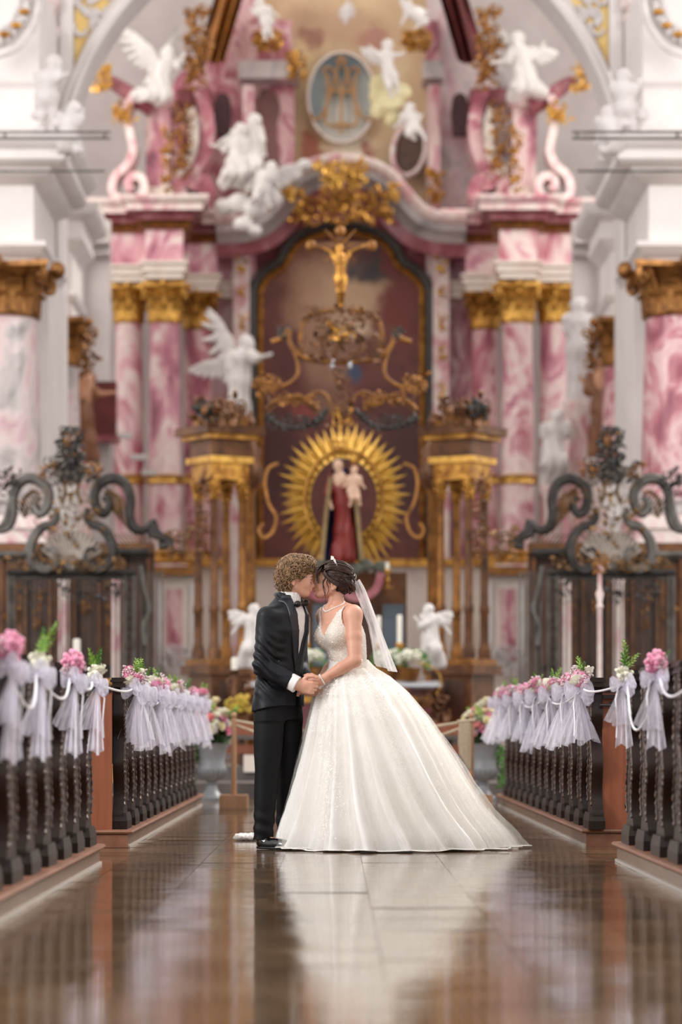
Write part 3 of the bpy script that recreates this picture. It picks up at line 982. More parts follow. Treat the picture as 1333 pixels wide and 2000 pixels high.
def hand_prims(w, xd, td, nd, size, bends, thumb, spread=.0):
    """w wrist, xd along the fingers, td thumb side, nd back of the hand"""
    w, xd, td, nd = [np.array(v, float) for v in (w, xd, td, nd)]
    S = lambda x, t, n=0: tuple(w + (xd * x + td * t + nd * n) * size)
    q = []
    for i, (t0, t1) in enumerate(((.016, .03), (.006, .011), (-.005, -.009), (-.016, -.028))):
        q.append((cap(S(.0, t0), S(.088 - .006 * abs(i - 1), t1, .004), .0165 * size, .0125 * size), .012))
    q.append((cap(S(-.03, 0), S(.03, 0), .026 * size, .024 * size), .02))
    q.append((ell(S(.04, .0, -.006), (.04 * size, .02 * size, .04 * size)), .015))
    L = ((.042, .026, .021), (.047, .03, .022), (.044, .028, .021), (.034, .021, .018))
    for i, t1 in enumerate((.031, .011, -.01, -.029)):
        p = np.array(S(.088 - .006 * abs(i - 1), t1, .004)); a = 0
        for j in range(3):
            a += bends[i][j]
            d = xd * math.cos(a) - nd * math.sin(a) + td * spread * (1.2 - i * .8)
            p2 = p + d * L[i][j] * size
            q.append((cap(p, p2, (.0098 - .001 * j) * size, (.0092 - .001 * j) * size), .003)); p = p2
    p = np.array(S(.018, .026, -.006))
    for j, (d, l, r) in enumerate(thumb):
        d = xd * d[0] + td * d[1] + nd * d[2]; d = d / np.linalg.norm(d)
        p2 = p + d * l * size
        q.append((cap(p, p2, r * size, (r - .0012) * size), .008 if j == 0 else .004)); p = p2
    return q
def bounds(f, lo, hi): return f, lo, hi

# ---------------- groom: faces right, turned a little to the camera
GA = math.radians(-28)
gx = {'z': [.80, .84, .95, 1.08, 1.20, 1.32, 1.42, 1.475, 1.515, 1.55],
      'c': [-.345, -.345, -.343, -.335, -.322, -.312, -.302, -.297, -.287, -.277]}
zs, cxs = gx['z'], gx['c']
cys = [0] * len(zs)
A_ = [.203, .203, .198, .178, .186, .200, .192, .140, .085, .07]
B_ = [.138, .138, .130, .114, .118, .128, .116, .092, .08, .07]
def gloft(off): return loft(zs, cxs, cys, [a + off for a in A_], [b + off for b in B_], GA, 2.15)
def guv(P):
    x = P[:, 0] - np.interp(P[:, 2], zs, cxs); y = P[:, 1]
    return x * math.cos(GA) + y * math.sin(GA), -x * math.sin(GA) + y * math.cos(GA), P[:, 2]
groom = thing('person', 'groom in dark tuxedo with curly blond hair kissing the bride', 'person', (-.37, 0, 0))
gsh = [(-.402, -.165, 1.395), (-.235, .165, 1.395)]
gel = [(-.436, -.190, 1.105), (-.225, .18, 1.11)]
gwr = [(-.232, -.235, .990), (-.185, -.03, .985)]
GH = (-.238, -.005, 1.658)
RG = rotm('Y', math.radians(7)); TG = local(GH, RG)
body = head_prims(TG, RG) + [
    (cap((-.262, -.003, 1.60), (-.288, 0, 1.44), .052, .058), .02),
    (loft(zs, cxs, cys, [a - .03 for a in A_], [b - .03 for b in B_], GA), .03)]
for i in (0, 1):
    body += [(cap(gsh[i], gel[i], .045, .036), .02), (cap(gel[i], gwr[i], .036, .027), .01)]
    hx = (-.397, -.285)[i]; hy = (-.074, .074)[i]
    kx = (-.413, -.288)[i]; ax_ = (-.437, -.30)[i]
    body += [(cap((hx, hy, .84), (kx, hy * 1.2, .47), .075, .05), .03), (cap((kx, hy * 1.2, .47), (ax_, hy * 1.25, .09), .046, .034), .02),
             (cap((ax_, hy * 1.25, .05), (ax_ + .13, hy * 1.25 - .09, .035), .032, .026), .02)]
fwd = np.array([.955, -.05, -.20]); fwd /= np.linalg.norm(fwd)
bk = np.array([-.12, -.95, -.1]); bk -= fwd * (bk @ fwd); bk /= np.linalg.norm(bk)
th = np.cross(bk, fwd); th = th if th[2] > 0 else -th
body += [(f_[0], f_[1]) for f_ in hand_prims((-.222, -.237, .987), fwd, th, bk, 1.0, ((.9, .9, .5), (1.0, 1.0, .5), (1.0, 1.0, .5), (1.0, .9, .5)), (((.55, .75, .05), .045, .0145), ((.95, .25, .1), .034, .012), ((.95, -.1, .05), .026, .0105)))]
f2 = np.array([.97, -.15, -.1]); f2 /= np.linalg.norm(f2)
n2_ = np.array([.1, -.3, -.9]); n2_ -= f2 * (n2_ @ f2); n2_ /= np.linalg.norm(n2_)
t2 = np.cross(n2_, f2); t2 = t2 if t2[1] < 0 else -t2
body += hand_prims((-.175, -.09, .958), f2, t2, n2_, .95, ((.2, .5, .4),) * 4, (((.6, .75, -.2), .04, .014), ((.9, .2, -.3), .03, .012), ((1, 0, -.3), .02, .01)))
V, Fq = nets(union(body), (-.62, -.36, -.01), (-.03, .3, 1.80), .0042)
part('body', (V, Fq), M_SKIN_G, groom, 'full')
# jacket
def vw(z): return np.interp(z, [1.10, 1.15, 1.25, 1.38, 1.47, 1.56], [0, .006, .028, .056, .064, .07])
jk_u = union([(gloft(0.0), 0)] + [(cap(gsh[0], gel[0], .071, .060), .045), (cap(gel[0], (-.268, -.226, 1.006), .062, .054), .012),
        (cap(gsh[1], gel[1], .07, .058), .035), (cap(gel[1], (-.165, .03, 1.0), .058, .05), .012)])
CW0 = np.array([-.225, -.236, .987]); CDD = CW0 - np.array(gel[0]); CDD /= np.linalg.norm(CDD)
def jacket(P):
    u, v, z = guv(P)
    d = jk_u(P)
    d = d + .005 * hnoise(P, 26, 3) + .003 * hnoise(P, 55, 4)
    # sleeve creases
    e = np.linalg.norm(P - np.array([-.43, -.2, 1.12]), axis=1)
    t_ = (P[:, 2] * 1.0 + P[:, 0] * .6)
    d = d + .007 * np.sin(t_ * 115 + 2 * np.sin(P[:, 0] * 30)) * np.exp(-(e / .13) ** 2)
    cut = np.maximum.reduce([np.abs(v) - vw(z), .01 - u, 1.065 - z])
    d = np.maximum(d, -cut)
    # front edges part below the button, vent at the back
    cut2 = np.maximum.reduce([np.abs(v) - np.interp(z, [.84, 1.0, 1.06], [.03, .008, 0]), .02 - u, z - 1.05])
    d = np.maximum(d, -cut2)
    cut3 = np.maximum.reduce([np.abs(v + .05) - np.interp(z, [.84, 1.02], [.012, 0]), u + .03, z - 1.03])
    d = np.maximum(d, -cut3)
    # sleeve end
    q_ = (P - CW0) @ CDD
    near_ = (np.linalg.norm(P - CW0 - q_[:, None] * CDD, axis=1) < .085) & (q_ > -.12)
    d = np.where(near_, np.maximum(d, q_ + .045), d)
    # neck opening and hem
    d = np.maximum(d, -(np.linalg.norm((P - np.array([-.275, 0, 1.56])) * np.array([1, 1, .55]), axis=1) - .064))
    hem = .845 + .02 * np.clip(-u / .1, -1, 1) * -1
    sl = (P[:, 1] < -.13) & (P[:, 2] > .9) & (np.abs(v) > .15)
    return np.maximum(d, np.where(sl, -1, hem - z))
V, Fq = nets(jacket, (-.62, -.34, .80), (-.04, .32, 1.58), .0042)
jk = part('jacket', (V, Fq), M_SUIT, groom, 'full')
gl = gloft(.0065)
gl_in = gloft(-.012)
def lapel(P):
    u, v, z = guv(P)
    lw = np.interp(z, [1.06, 1.15, 1.3, 1.40, 1.47, 1.57], [.018, .048, .068, .066, .05, .04])
    band = np.abs(np.abs(v) - vw(z) - lw / 2 + .002) - lw / 2
    d = np.maximum.reduce([gl(P), -gl_in(P), band, .0 - u, 1.07 - z, z - 1.535])
    return d
V, Fq = nets(lapel, (-.5, -.3, 1.04), (-.1, .25, 1.56), .0036)
part('lapel', (V, Fq), M_LAPEL, jk, 'full', label='satin lapel')
# collar of the jacket round the back of the neck
cq = MB(); pts = []
for i in range(15):
    a = GA + math.pi + (i / 14 - .5) * 3.5
    k = abs(i / 14 - .5) * 2
    pts.append(Vector((-.285 + .072 * math.cos(a), .0 + .078 * math.sin(a), 1.545 - .05 * k ** 2)))
cq.tube(pts, [.02 - .004 * abs(i - 7) / 7 for i in range(15)], 8, .55, up=(0, 0, 1))
part('collar', cq, M_LAPEL, jk)
sh_in = gloft(-.006)
def shirt(P):
    u, v, z = guv(P)
    d = np.maximum.reduce([sh_in(P), 1.03 - z, z - 1.53])
    d = np.minimum(d, np.maximum(np.linalg.norm((P - np.array([-.272, -.004, 1.53])) * np.array([1, 1, .3]), axis=1) - .063, np.maximum(z - 1.556 - .35 * -(u - .0) * .3, 1.48 - z)))
    return d + .0012 * np.sin(v * 300) * (np.abs(v) < .05)
V, Fq = nets(shirt, (-.52, -.28, 1.0), (-.1, .25, 1.6), .0042)
shp = part('shirt', (V, Fq), M_SHIRT, groom, 'full')
# shirt cuff
e0, w0 = Vector(gel[0]), Vector((-.225, -.236, .987)); dd = (w0 - e0).normalized()
cq = MB(); cq.tube([w0 - dd * .085, w0 - dd * .05, w0 - dd * .004, w0 - dd * .002, w0 - dd * .01], [.040, .051, .052, .049, .040], 24, caps=False)
part('shirt_cuff', cq, M_SHIRT, groom)
cq = MB()
side_n = dd.cross(Vector((0, 0, 1))).normalized() if dd.cross(Vector((0, 0, 1))).y < 0 else -dd.cross(Vector((0, 0, 1))).normalized()
for k in range(4): cq.ball(w0 - dd * (.065 + .017 * k) + side_n * .042 + Vector((0, 0, -.035)), (.006, .005, .006), 8, 6)
part('sleeve_buttons', cq, M_LAPEL, jk)
part('pocket_welt', MB().box((-.325, -.152, 1.075), (.045, .01, .008), math.radians(12)), M_LAPEL, jk, False)
# bow tie
fr_ = np.array([math.cos(GA), math.sin(GA), 0]); lf_ = np.array([-math.sin(GA), math.cos(GA), 0])
c0 = np.array([-.277, 0, 1.485]) + fr_ * .084
bt = union([(ell(c0, (.013, .013, .014)), 0)] + [(cap(c0 + lf_ * s * .01, c0 + lf_ * s * .05 + np.array([0, 0, .006 * s]), .009, .021), .006) for s in (-1, 1)])
V, Fq = nets(lambda P: bt(P) + .001 * hnoise(P, 200, 1), c0 - .08, c0 + .08, .003)
part('bow_tie', (V, Fq), M_BLACK, groom, 'full')
# trousers
tz = [.055, .09, .25, .47, .65, .80, .90]
def leg(c_hip, c_knee, c_ank):
    pz = [.055, .47, .90]
    cx = [np.interp(z, pz, [c_ank[0], c_knee[0], c_hip[0]]) for z in tz]
    cy = [np.interp(z, pz, [c_ank[1], c_knee[1], c_hip[1]]) for z in tz]
    return loft(tz, cx, cy, [.058, .058, .066, .074, .085, .086, .08], [.062, .06, .066, .076, .09, .093, .085], GA)
tr = union([(leg((-.395, -.078), (-.412, -.09), (-.437, -.095)), 0), (leg((-.29, .078), (-.285, .085), (-.30, .08)), .012), (loft([.78, .9, 1.06], [-.343] * 3, [0] * 3, [.176, .172, .155], [.112, .108, .09], GA), .03)])
def trousers(P):
    d = tr(P) + .0035 * hnoise(P * np.array([1, 1, .5]), 34, 8)
    z = P[:, 2]
    d = d + .004 * np.sin(z * 75 + P[:, 0] * 22) * np.exp(-((z - .14) / .09) ** 2)
    return d
V, Fq = nets(trousers, (-.6, -.26, .03), (-.14, .26, 1.08), .0046)
part('trousers', (V, Fq), M_TROUSER, groom, 'full')
# shoes
for i, (hx, hy) in enumerate(((-.455, -.085), (-.318, .088))):
    Rz_ = rotm('Z', math.radians(-38 if i == 0 else -20)); Ts = local((hx, hy, 0), Rz_)
    q = union([(ell(Ts((.03, 0, .04)), (.05, .036, .04), Rz_), 0), (ell(Ts((.12, 0, .034)), (.1, .042, .036), Rz_), .03), (ell(Ts((.2, .005, .024)), (.05, .036, .024), Rz_), .03), (cap(Ts((.03, 0, .06)), Ts((.03, 0, .085)), .036, .036), .02)])
    V, Fq = nets(lambda P: np.maximum(q(P), .016 - P[:, 2]), (hx - .12, hy - .22, 0), (hx + .3, hy + .14, .12), .0045)
    s_ = part('shoe', (V, Fq), M_SHOE, groom, 'full')
    V, Fq = nets(lambda P: np.maximum.reduce([q(P * np.array([1, 1, 0]) + np.array([0, 0, .024])) - .003, P[:, 2] - .017, .001 - P[:, 2]]), (hx - .12, hy - .22, -.01), (hx + .3, hy + .14, .03), .005)
    part('sole', (V, Fq), M_BLACK, s_, 'full')
# curly hair
hb = union([(ell(TG((-.008, 0, .026)), (.1, .088, .094), RG), 0), (ell(TG((-.048, 0, -.03)), (.06, .076, .076), RG), .03),
            (ell(TG((.055, 0, .075)), (.05, .066, .04), RG), .03)])
facecut = union([(ell(TG((.115, 0, -.045)), (.085, .15, .085), RG), 0), (ell(TG((.03, 0, -.105)), (.06, .2, .045), RG), .02), (ell(TG((.012, -.085, -.05)), (.03, .03, .035), RG), .01)])
V, Fq = nets(lambda P: -smin(-(hb(P) + .004 * hnoise(P, 90, 2)), facecut(P), .012), (-.40, -.13, 1.50), (-.09, .13, 1.81), .005)
hair = part('hair', (V, Fq), M_HAIR_G, groom, 'full')
cur = MB(); rr = random.Random(11)
hc = Vector(TG((-.012, 0, .025)))
VV = np.array(V) if not isinstance(V, np.ndarray) else V
idx = rr.sample(range(len(VV)), min(2600, len(VV)))
D0s = facecut(VV[idx])
for ii, d0 in zip(idx, D0s):
    p = Vector(VV[ii])
    if d0 < .004: continue
    nrm = (p - hc).normalized()
    tg = nrm.cross(Vector((rr.gauss(0, 1), rr.gauss(0, 1), rr.gauss(0, 1)))).normalized()
    dn = (tg + Vector((0, 0, -.5)) + nrm * .25).normalized()
    e1 = dn.orthogonal().normalized(); e2 = dn.cross(e1)
    Rr = rr.uniform(.006, .011); turns = rr.uniform(.9, 1.5); Ln = rr.uniform(.022, .042)
    ph = rr.random() * 6.28; n = 9; q = []
    for i in range(n):
        u = i / (n - 1); a = ph + turns * 6.28 * u
        q.append(p - nrm * .003 + dn * (Ln * (u - .3)) + (e1 * math.cos(a) + e2 * math.sin(a)) * Rr + nrm * .006)
    cur.tube(q, [.0013 + .0021 * math.sin(math.pi * (i + .7) / (n + .4)) for i in range(n)], 4, caps=False)
part('curls', cur, M_HAIR_G, hair, 'full', kind='stuff')

# ---------------- bride: faces left, turned a little to the camera
BA = math.radians(180 + 35)
bz = [.98, 1.06, 1.13, 1.20, 1.26, 1.30, 1.36, 1.40, 1.435, 1.47]
bc = [.085, .082, .078, .066, .052, .044, .030, .020, .012, .004]
bA = [.15, .142, .125, .135, .145, .148, .142, .142, .135, .08]
bB = [.12, .11, .096, .106, .118, .122, .108, .09, .072, .05]
bcy = [0] * 10
bride = thing('person', 'bride in white beaded ball gown with veil kissing the groom', 'person', (.1, 0, 0))
BH = (-.012, .028, 1.632)
RB = rotm('Z', math.pi) @ rotm('Y', math.radians(-9)); TB = local(BH, RB)
fb = np.array([math.cos(BA), math.sin(BA), 0]); lb = np.array([-math.sin(BA), math.cos(BA), 0])
def bpt(z, u, v): 
    return np.array([np.interp(z, bz, bc), 0, z]) + fb * u + lb * v
bsh = [tuple(bpt(1.415, -.01, .150)), tuple(bpt(1.415, -.01, -.150))]
bel = [(.118, -.205, 1.135), (.0, .17, 1.14)]
bwr = [(-.082, -.195, 1.020), (-.10, .01, 1.0)]
bust = [(ell(bpt(1.285, .085, s * .062), (.062, .062, .066)), .03) for s in (-1, 1)]
tors = [(loft(bz, bc, bcy, bA, bB, BA), 0)] + bust
bd = head_prims(TB, RB, True) + [(cap(TB((-.03, 0, -.06)), (.004, .0, 1.43), .044, .05), .02), (union(tors), .03),
     (cap((.05, .02, 1.445), tuple(np.array(bsh[0]) + np.array([0, 0, .012])), .05, .046), .03), (cap((.0, .02, 1.445), tuple(np.array(bsh[1]) + np.array([0, 0, .012])), .05, .046), .03)]
for i in (0, 1):
    mid = (np.array(bsh[i]) + np.array(bel[i])) / 2
    bd += [(cap(bsh[i], mid, .05, .047), .02), (cap(mid, bel[i], .047, .04), .012), (ell(np.array(bsh[i]) + [0, 0, -.01], (.053, .053, .058)), .02),
           (cap(bel[i], (np.array(bel[i]) * .6 + np.array(bwr[i]) * .4), .039, .037), .012), (cap((np.array(bel[i]) * .6 + np.array(bwr[i]) * .4), bwr[i], .037, .024), .012)]
    bd += [(cap((.05 + .02 * i, -.08 + .16 * i, 1.0), (.05, -.08 + .16 * i, .5), .08, .05), .03), (cap((.05, -.08 + .16 * i, .5), (.06, -.08 + .16 * i, .08), .048, .035), .02),
           (cap((.07, -.08 + .16 * i, .06), (-.06, -.1 + .16 * i, .03), .03, .024), .02)]
fx = np.array([-.965, .10, -.16]); fx /= np.linalg.norm(fx)
nb_ = np.array([.0, -.93, .3]); nb_ -= fx * (nb_ @ fx); nb_ /= np.linalg.norm(nb_)
tb = np.cross(nb_, fx); tb = tb if tb[2] > 0 else -tb
bd += hand_prims((-.09, -.193, 1.015), fx, tb, nb_, .9, ((.35, .5, .3), (.4, .5, .3), (.45, .5, .3), (.5, .5, .3)), (((.75, .6, .1), .04, .013), ((.95, .2, 0), .03, .011), ((.98, -.1, 0), .022, .0095)))
f2 = np.array([-.97, -.1, -.12]); f2 /= np.linalg.norm(f2)
n2_ = np.array([0, .2, .95]); n2_ -= f2 * (n2_ @ f2); n2_ /= np.linalg.norm(n2_)
t2 = np.cross(n2_, f2)
bd += hand_prims((-.095, -.06, .985), f2, t2, n2_, .88, ((.3, .5, .4),) * 4, (((.7, .7, 0), .036, .0125), ((.95, .2, 0), .028, .0105), ((1, 0, 0), .02, .009)))
V, Fq = nets(union(bd), (-.28, -.34, -.01), (.32, .34, 1.78), .0042)
part('body', (V, Fq), M_SKIN_B, bride, 'full')
# bodice: low V front and back, wide straps
to = union(tors)
def buv(P):
    x = P[:, 0] - np.interp(P[:, 2], bz, bc); y = P[:, 1]
    return x * fb[0] + y * fb[1], x * lb[0] + y * lb[1], P[:, 2]
strap = union([(cap(bpt(1.36, .075, s * .095), bpt(1.455, .015, s * .105), .03, .026), 0) for s in (-1, 1)] + [(cap(bpt(1.452, .015, s * .108), bpt(1.34, -.085, s * .09), .026, .03), .01) for s in (-1, 1)])
bodyf = union(bd)
def bodice(P):
    u, v, z = buv(P)
    outer = np.minimum(to(P) - .007, np.maximum(strap(P), bodyf(P) - .008))
    neck = np.where(u > 0, (z - 1.275) * .60 - np.abs(v), (z - 1.26) * .62 - np.abs(v))
    arm = np.minimum(np.linalg.norm(np.stack([P[:, 0] - bsh[0][0], P[:, 1] - bsh[0][1], (z - 1.40) * .8], -1), axis=1) - .073, np.linalg.norm(np.stack([P[:, 0] - bsh[1][0], P[:, 1] - bsh[1][1], (z - 1.40) * .8], -1), axis=1) - .073)
    return np.maximum.reduce([outer, neck, -arm, 1.06 - z, z - 1.475])
V, Fq = nets(bodice, (-.22, -.26, 1.04), (.3, .26, 1.5), .0038)
bod = part('bodice', (V, Fq), M_BODICE, bride, 'full')
VB = np.array(V)
gr = np.stack([(bodice(VB + np.eye(3)[k] * .003) - bodice(VB - np.eye(3)[k] * .003)) for k in range(3)], -1); gr /= np.maximum(np.linalg.norm(gr, axis=1), 1e-9)[:, None]
sq = MB(); rr = random.Random(4)
ids = rr.sample(range(len(VB)), min(3000, len(VB))); dbs = bodyf(VB[ids])
for ii, db_ in zip(ids, dbs):
    if db_ < .001: continue
    p = Vector(VB[ii]); n = Vector(gr[ii]); e1 = n.orthogonal().normalized(); e2 = n.cross(e1); s = rr.uniform(.0016, .0034)
    tl = n + Vector((rr.gauss(0, .4), rr.gauss(0, .4), rr.gauss(0, .4)))
    sq.add([p + e1 * s, p + e2 * s, p - e1 * s, p - e2 * s, p + tl.normalized() * s * 1.1], [(0, 1, 4), (1, 2, 4), (2, 3, 4), (3, 0, 4)])
part('sequins', sq, M_SEQUIN, bod, False, kind='stuff')
# skirt
SKZ = [0.004, .084, .177, .270, .394, .581, .798, .954, 1.047, 1.10, 1.15]
SKR = [1.13, 1.075, .985, .905, .82, .705, .565, .44, .335, .245, .203]
SKL = [-.392, -.362, -.330, -.30, -.265, -.214, -.170, -.132, -.085, -.045, -.045]
SKY = [.70, .69, .66, .63, .585, .51, .41, .32, .24, .16, .108]
def skirt_pt(th_, z, off=0.0, ph=0.0, amp=1.0):
    L = np.interp(z, SKZ, SKL); Rr = np.interp(z, SKZ, SKR); Y = np.interp(z, SKZ, SKY)
    c = L + (Rr - L) * .42
    g = np.clip((1.12 - z) / 1.12, 0, 1)
    ct, s_ = np.cos(th_), np.sin(th_)
    rx = np.where(ct > 0, Rr - c, c - L)
    t2_ = th_ + .25 * g * np.sin(2 * th_ + 1)
    w1 = np.sin(13 * t2_ + 1.3 + ph + .9 * np.sin(3 * th_)); w2 = np.sin(7 * t2_ + 2.1 + ph * 2 + .5 * np.sin(5 * th_)); w3 = np.sin(23 * t2_ + ph + 1.2 * np.sin(4 * th_))
    fold = .55 * (1 - 2 * np.abs(w1) ** 1.3) * .6 + .4 * w2 + .22 * w3 - .5
    k = 1 + amp * fold * (.024 + .11 * g ** .8)
    k = k * (1 - .03 * amp)
    return c + ct * (rx * k + off), s_ * (Y * k + off) + .03, z
def skirt_mesh(off, ph, amp, nth=260, nz=46, zlo=.0, hemw=0.0, ztop=1.145):
    th_ = np.linspace(0, 2 * math.pi, nth, endpoint=False)
    zz = zlo + (ztop - zlo) * (1 - np.linspace(0, 1, nz)) ** 1.0
    T_, Z_ = np.meshgrid(th_, zz)
    hem = hemw * (.5 + .5 * np.sin(13 * T_ + 2) * np.sin(5 * T_ + .4)) * np.clip((.18 - Z_) / .18, 0, 1)
    x, y, z = skirt_pt(T_, Z_, off * np.clip((1.15 - Z_) / .6, 0, 1), ph, amp)
    fl = .012 * np.sin(41 * T_ + ph) * np.clip((.12 - Z_) / .12, 0, 1) ** 2
    Vs = np.stack([x + fl * np.cos(T_), y + fl * np.sin(T_), Z_ + hem], -1).reshape(-1, 3)
    Fs = [(j * nth + i, (j + 1) * nth + i, (j + 1) * nth + (i + 1) % nth, j * nth + (i + 1) % nth) for j in range(nz - 1) for i in range(nth)]
    return Vs, Fs
sk = part('skirt', skirt_mesh(0, 0, 1, zlo=.003, hemw=.012), M_DRESS, bride, 'full')
ov = part('tulle_overlay', skirt_mesh(.022, .9, .75, zlo=.003, hemw=.01), M_TULLE_D, bride, 'full')
ov2 = part('tulle_overlay', skirt_mesh(.04, 2.2, 1.1, zlo=.002, hemw=.014), M_TULLE_D, bride, 'full')
hem = MB()
for (off, ph, amp, hw, zl) in ((.04, 2.2, 1.1, .014, .002), (.022, .9, .75, .01, .003), (0, 0, 1, .012, .003)):
    q = []
    for i in range(261):
        t_ = 2 * math.pi * i / 260
        x, y, z = skirt_pt(np.array(t_), np.array(zl), off, ph, amp)
        w_ = hw * (.5 + .5 * math.sin(13 * t_ + 2) * math.sin(5 * t_ + .4)); fl_ = .012 * math.sin(41 * t_ + ph)
        q.append((float(x) + fl_ * math.cos(t_), float(y) + fl_ * math.sin(t_), zl + w_ + .004))
    hem.tube(q, .0035, 5, caps=False)
part('hem_edging', hem, M_LACE, sk, 'full')
# lace sprays on the front of the skirt
def on_skirt(px, py, off=.047):
    D = D0 - .45; X = XP(px, D); z = ZP(py, D)
    L = np.interp(z, SKZ, SKL); Rr = np.interp(z, SKZ, SKR); c = L + (Rr - L) * .42
    rx = (Rr - c) if X > c else (c - L)
    t_ = -math.acos(max(-1, min(1, (X - c) / rx)))
    if abs(X - c) / rx > .88: return None, None
    x, y, z = skirt_pt(np.array(t_), np.array(z), off * min(1, max(0, (1.15 - z) / .6)) + .003, 0, 1)
    return Vector((float(x), float(y), float(z))), Vector((math.cos(t_), math.sin(t_), .35)).normalized()
lace = MB(); rr = random.Random(21)
def petal(px, py, s):
    p, n = on_skirt(px, py)
    if p is None: return
    e1 = n.orthogonal().normalized(); e2 = n.cross(e1); a = rr.random() * 6.28
    d1 = e1 * math.cos(a) + e2 * math.sin(a); d2 = n.cross(d1)
    p = p + n * rr.uniform(.002, .008)
    lace.add([p, p + d1 * s * .5 + d2 * s * .32 + n * .002, p + d1 * s, p + d1 * s * .5 - d2 * s * .32 + n * .002], [(0, 1, 2, 3)])
paths = [([(648, 1478), (641, 1530), (636, 1590), (640, 1632)], 8, 420), ([(660, 1500), (664, 1560), (668, 1590)], 4, 70), ([(757, 1388), (766, 1430), (776, 1480), (790, 1540)], 5, 150),
         ([(600, 1390), (592, 1430), (584, 1470)], 6, 120), ([(790, 1380), (830, 1420), (860, 1460), (882, 1500)], 8, 170), ([(885, 1500), (910, 1540), (940, 1590)], 5, 70),
         ([(740, 1305), (770, 1340), (800, 1375)], 12, 200), ([(640, 1310), (625, 1350), (612, 1400), (604, 1440)], 9, 260), ([(655, 1310), (650, 1360), (640, 1420), (634, 1480)], 8, 220),
         ([(680, 1310), (690, 1360), (694, 1400)], 12, 220), ([(715, 1310), (735, 1350), (752, 1400)], 10, 190), ([(570, 1530), (560, 1580), (552, 1610)], 4, 60), ([(845, 1520), (850, 1550)], 4, 30)]
for pts_, sd, n in paths:
    for k in range(int(n * .7)):
        u = rr.random() * (len(pts_) - 1); i = min(int(u), len(pts_) - 2); f_ = u - i
        petal(pts_[i][0] * (1 - f_) + pts_[i + 1][0] * f_ + rr.gauss(0, sd), pts_[i][1] * (1 - f_) + pts_[i + 1][1] * f_ + rr.gauss(0, 4), rr.uniform(.006, .014))
part('lace_applique', lace, M_LACE, sk, False, kind='stuff')
# bridal hair
base = union([(ell(TB((-.016, 0, .022)), (.1, .083, .094), RB), 0), (ell(TB((-.062, 0, -.005)), (.06, .075, .075), RB), .03), (ell(TB((-.088, 0, .0)), (.04, .055, .05), RB), .02)])
fcut = union([(ell(TB((.115, 0, -.062)), (.095, .15, .095), RB), 0), (ell(TB((.012, .085, -.05)), (.034, .03, .036), RB), .01), (ell(TB((.03, 0, -.13)), (.09, .2, .05), RB), .02)])
V, Fq = nets(lambda P: -smin(-(base(P) + .0025 * hnoise(P, 70, 5)), fcut(P), .012), (-.15, -.11, 1.48), (.15, .16, 1.78), .0048)
hairb = part('hair', (V, Fq), M_HAIR_B, bride, 'full')
st_ = MB(); rr = random.Random(8)
def strand(P, r): st_.tube(smooth_line([tuple(p) for p in P], 3), r, 5, caps=False)
for k in range(150):      # swept back to the bun
    v = rr.uniform(-1, 1); y0 = v * .075; up_ = math.sqrt(max(0, 1 - (v * .9) ** 2))
    z1 = .03 + .075 * up_ * rr.uniform(.3, 1)
    P = []
    for x, k_ in ((.06, .82), (.03, .97), (-.02, 1.05), (-.07, .96), (-.105, .72)):
        P.append(TB((x + rr.uniform(-.006, .006), y0 * (1.05 if k_ > .9 else .85) * (1.12), .012 + z1 * k_ + rr.uniform(-.004, .004))))
    strand(P, rr.uniform(.0025, .005))
for k in range(120):       # fringe over the forehead
    y0 = rr.uniform(-.06, .068)
    P = [TB((.03 + rr.uniform(-.01, .01), y0 * .7, .104)), TB((.075, y0 * .95, .078)), TB((.1, y0 * 1.08, .04)), TB((.1 - abs(y0) * .25, y0 * 1.2, .0 - rr.random() * .02 - abs(y0) * .35))]
    strand(P, rr.uniform(.0022, .004))
for k in range(34):       # curls of the bun
    a = rr.random() * 6.28; rad = rr.uniform(.01, .05)
    c = np.array([-.108 + rr.uniform(-.02, .02), rad * math.cos(a), -.01 + rad * math.sin(a)])
    P = [TB(c + np.array([.014 * math.cos(t), .02 * math.sin(t), .02 * math.cos(t + a)])) for t in np.linspace(0, 4.6, 7)]
    strand(P, rr.uniform(.005, .009))
for k in range(22):       # hair over the temple and ear
    P = [TB((.06, .074, .045 - .02 * rr.random())), TB((.035 + .01 * rr.random(), .084, .01)), TB((-.02, .086, -.015 - .02 * rr.random())), TB((-.085, .06, -.04 + .03 * rr.random()))]
    strand(P, rr.uniform(.003, .005))
for (x0, y0, L_, w_) in ((.045, .08, .19, .012), (.05, .082, .13, .01), (.03, .083, .10, .008), (-.07, .05, .1, .012), (.062, -.07, .1, .01)):
    P = [TB((x0 + .02, y0 * .95, .03))] + [TB((x0 + w_ * math.sin(u * 7) - .01 * u, y0 + .004 * math.cos(u * 7), .0 - L_ * u)) for u in np.linspace(0, 1, 8)]
    strand(P, [.004 * (1 - .75 * i / 30) for i in range(31)][:len(smooth_line([tuple(p) for p in P], 3))])
VH = np.array(V); ids = rr.sample(range(len(VH)), min(1000, len(VH))); dc_ = fcut(VH[ids])
bun = Vector(TB((-.1, 0, -.005))); hc = Vector(TB((-.02, 0, .02)))
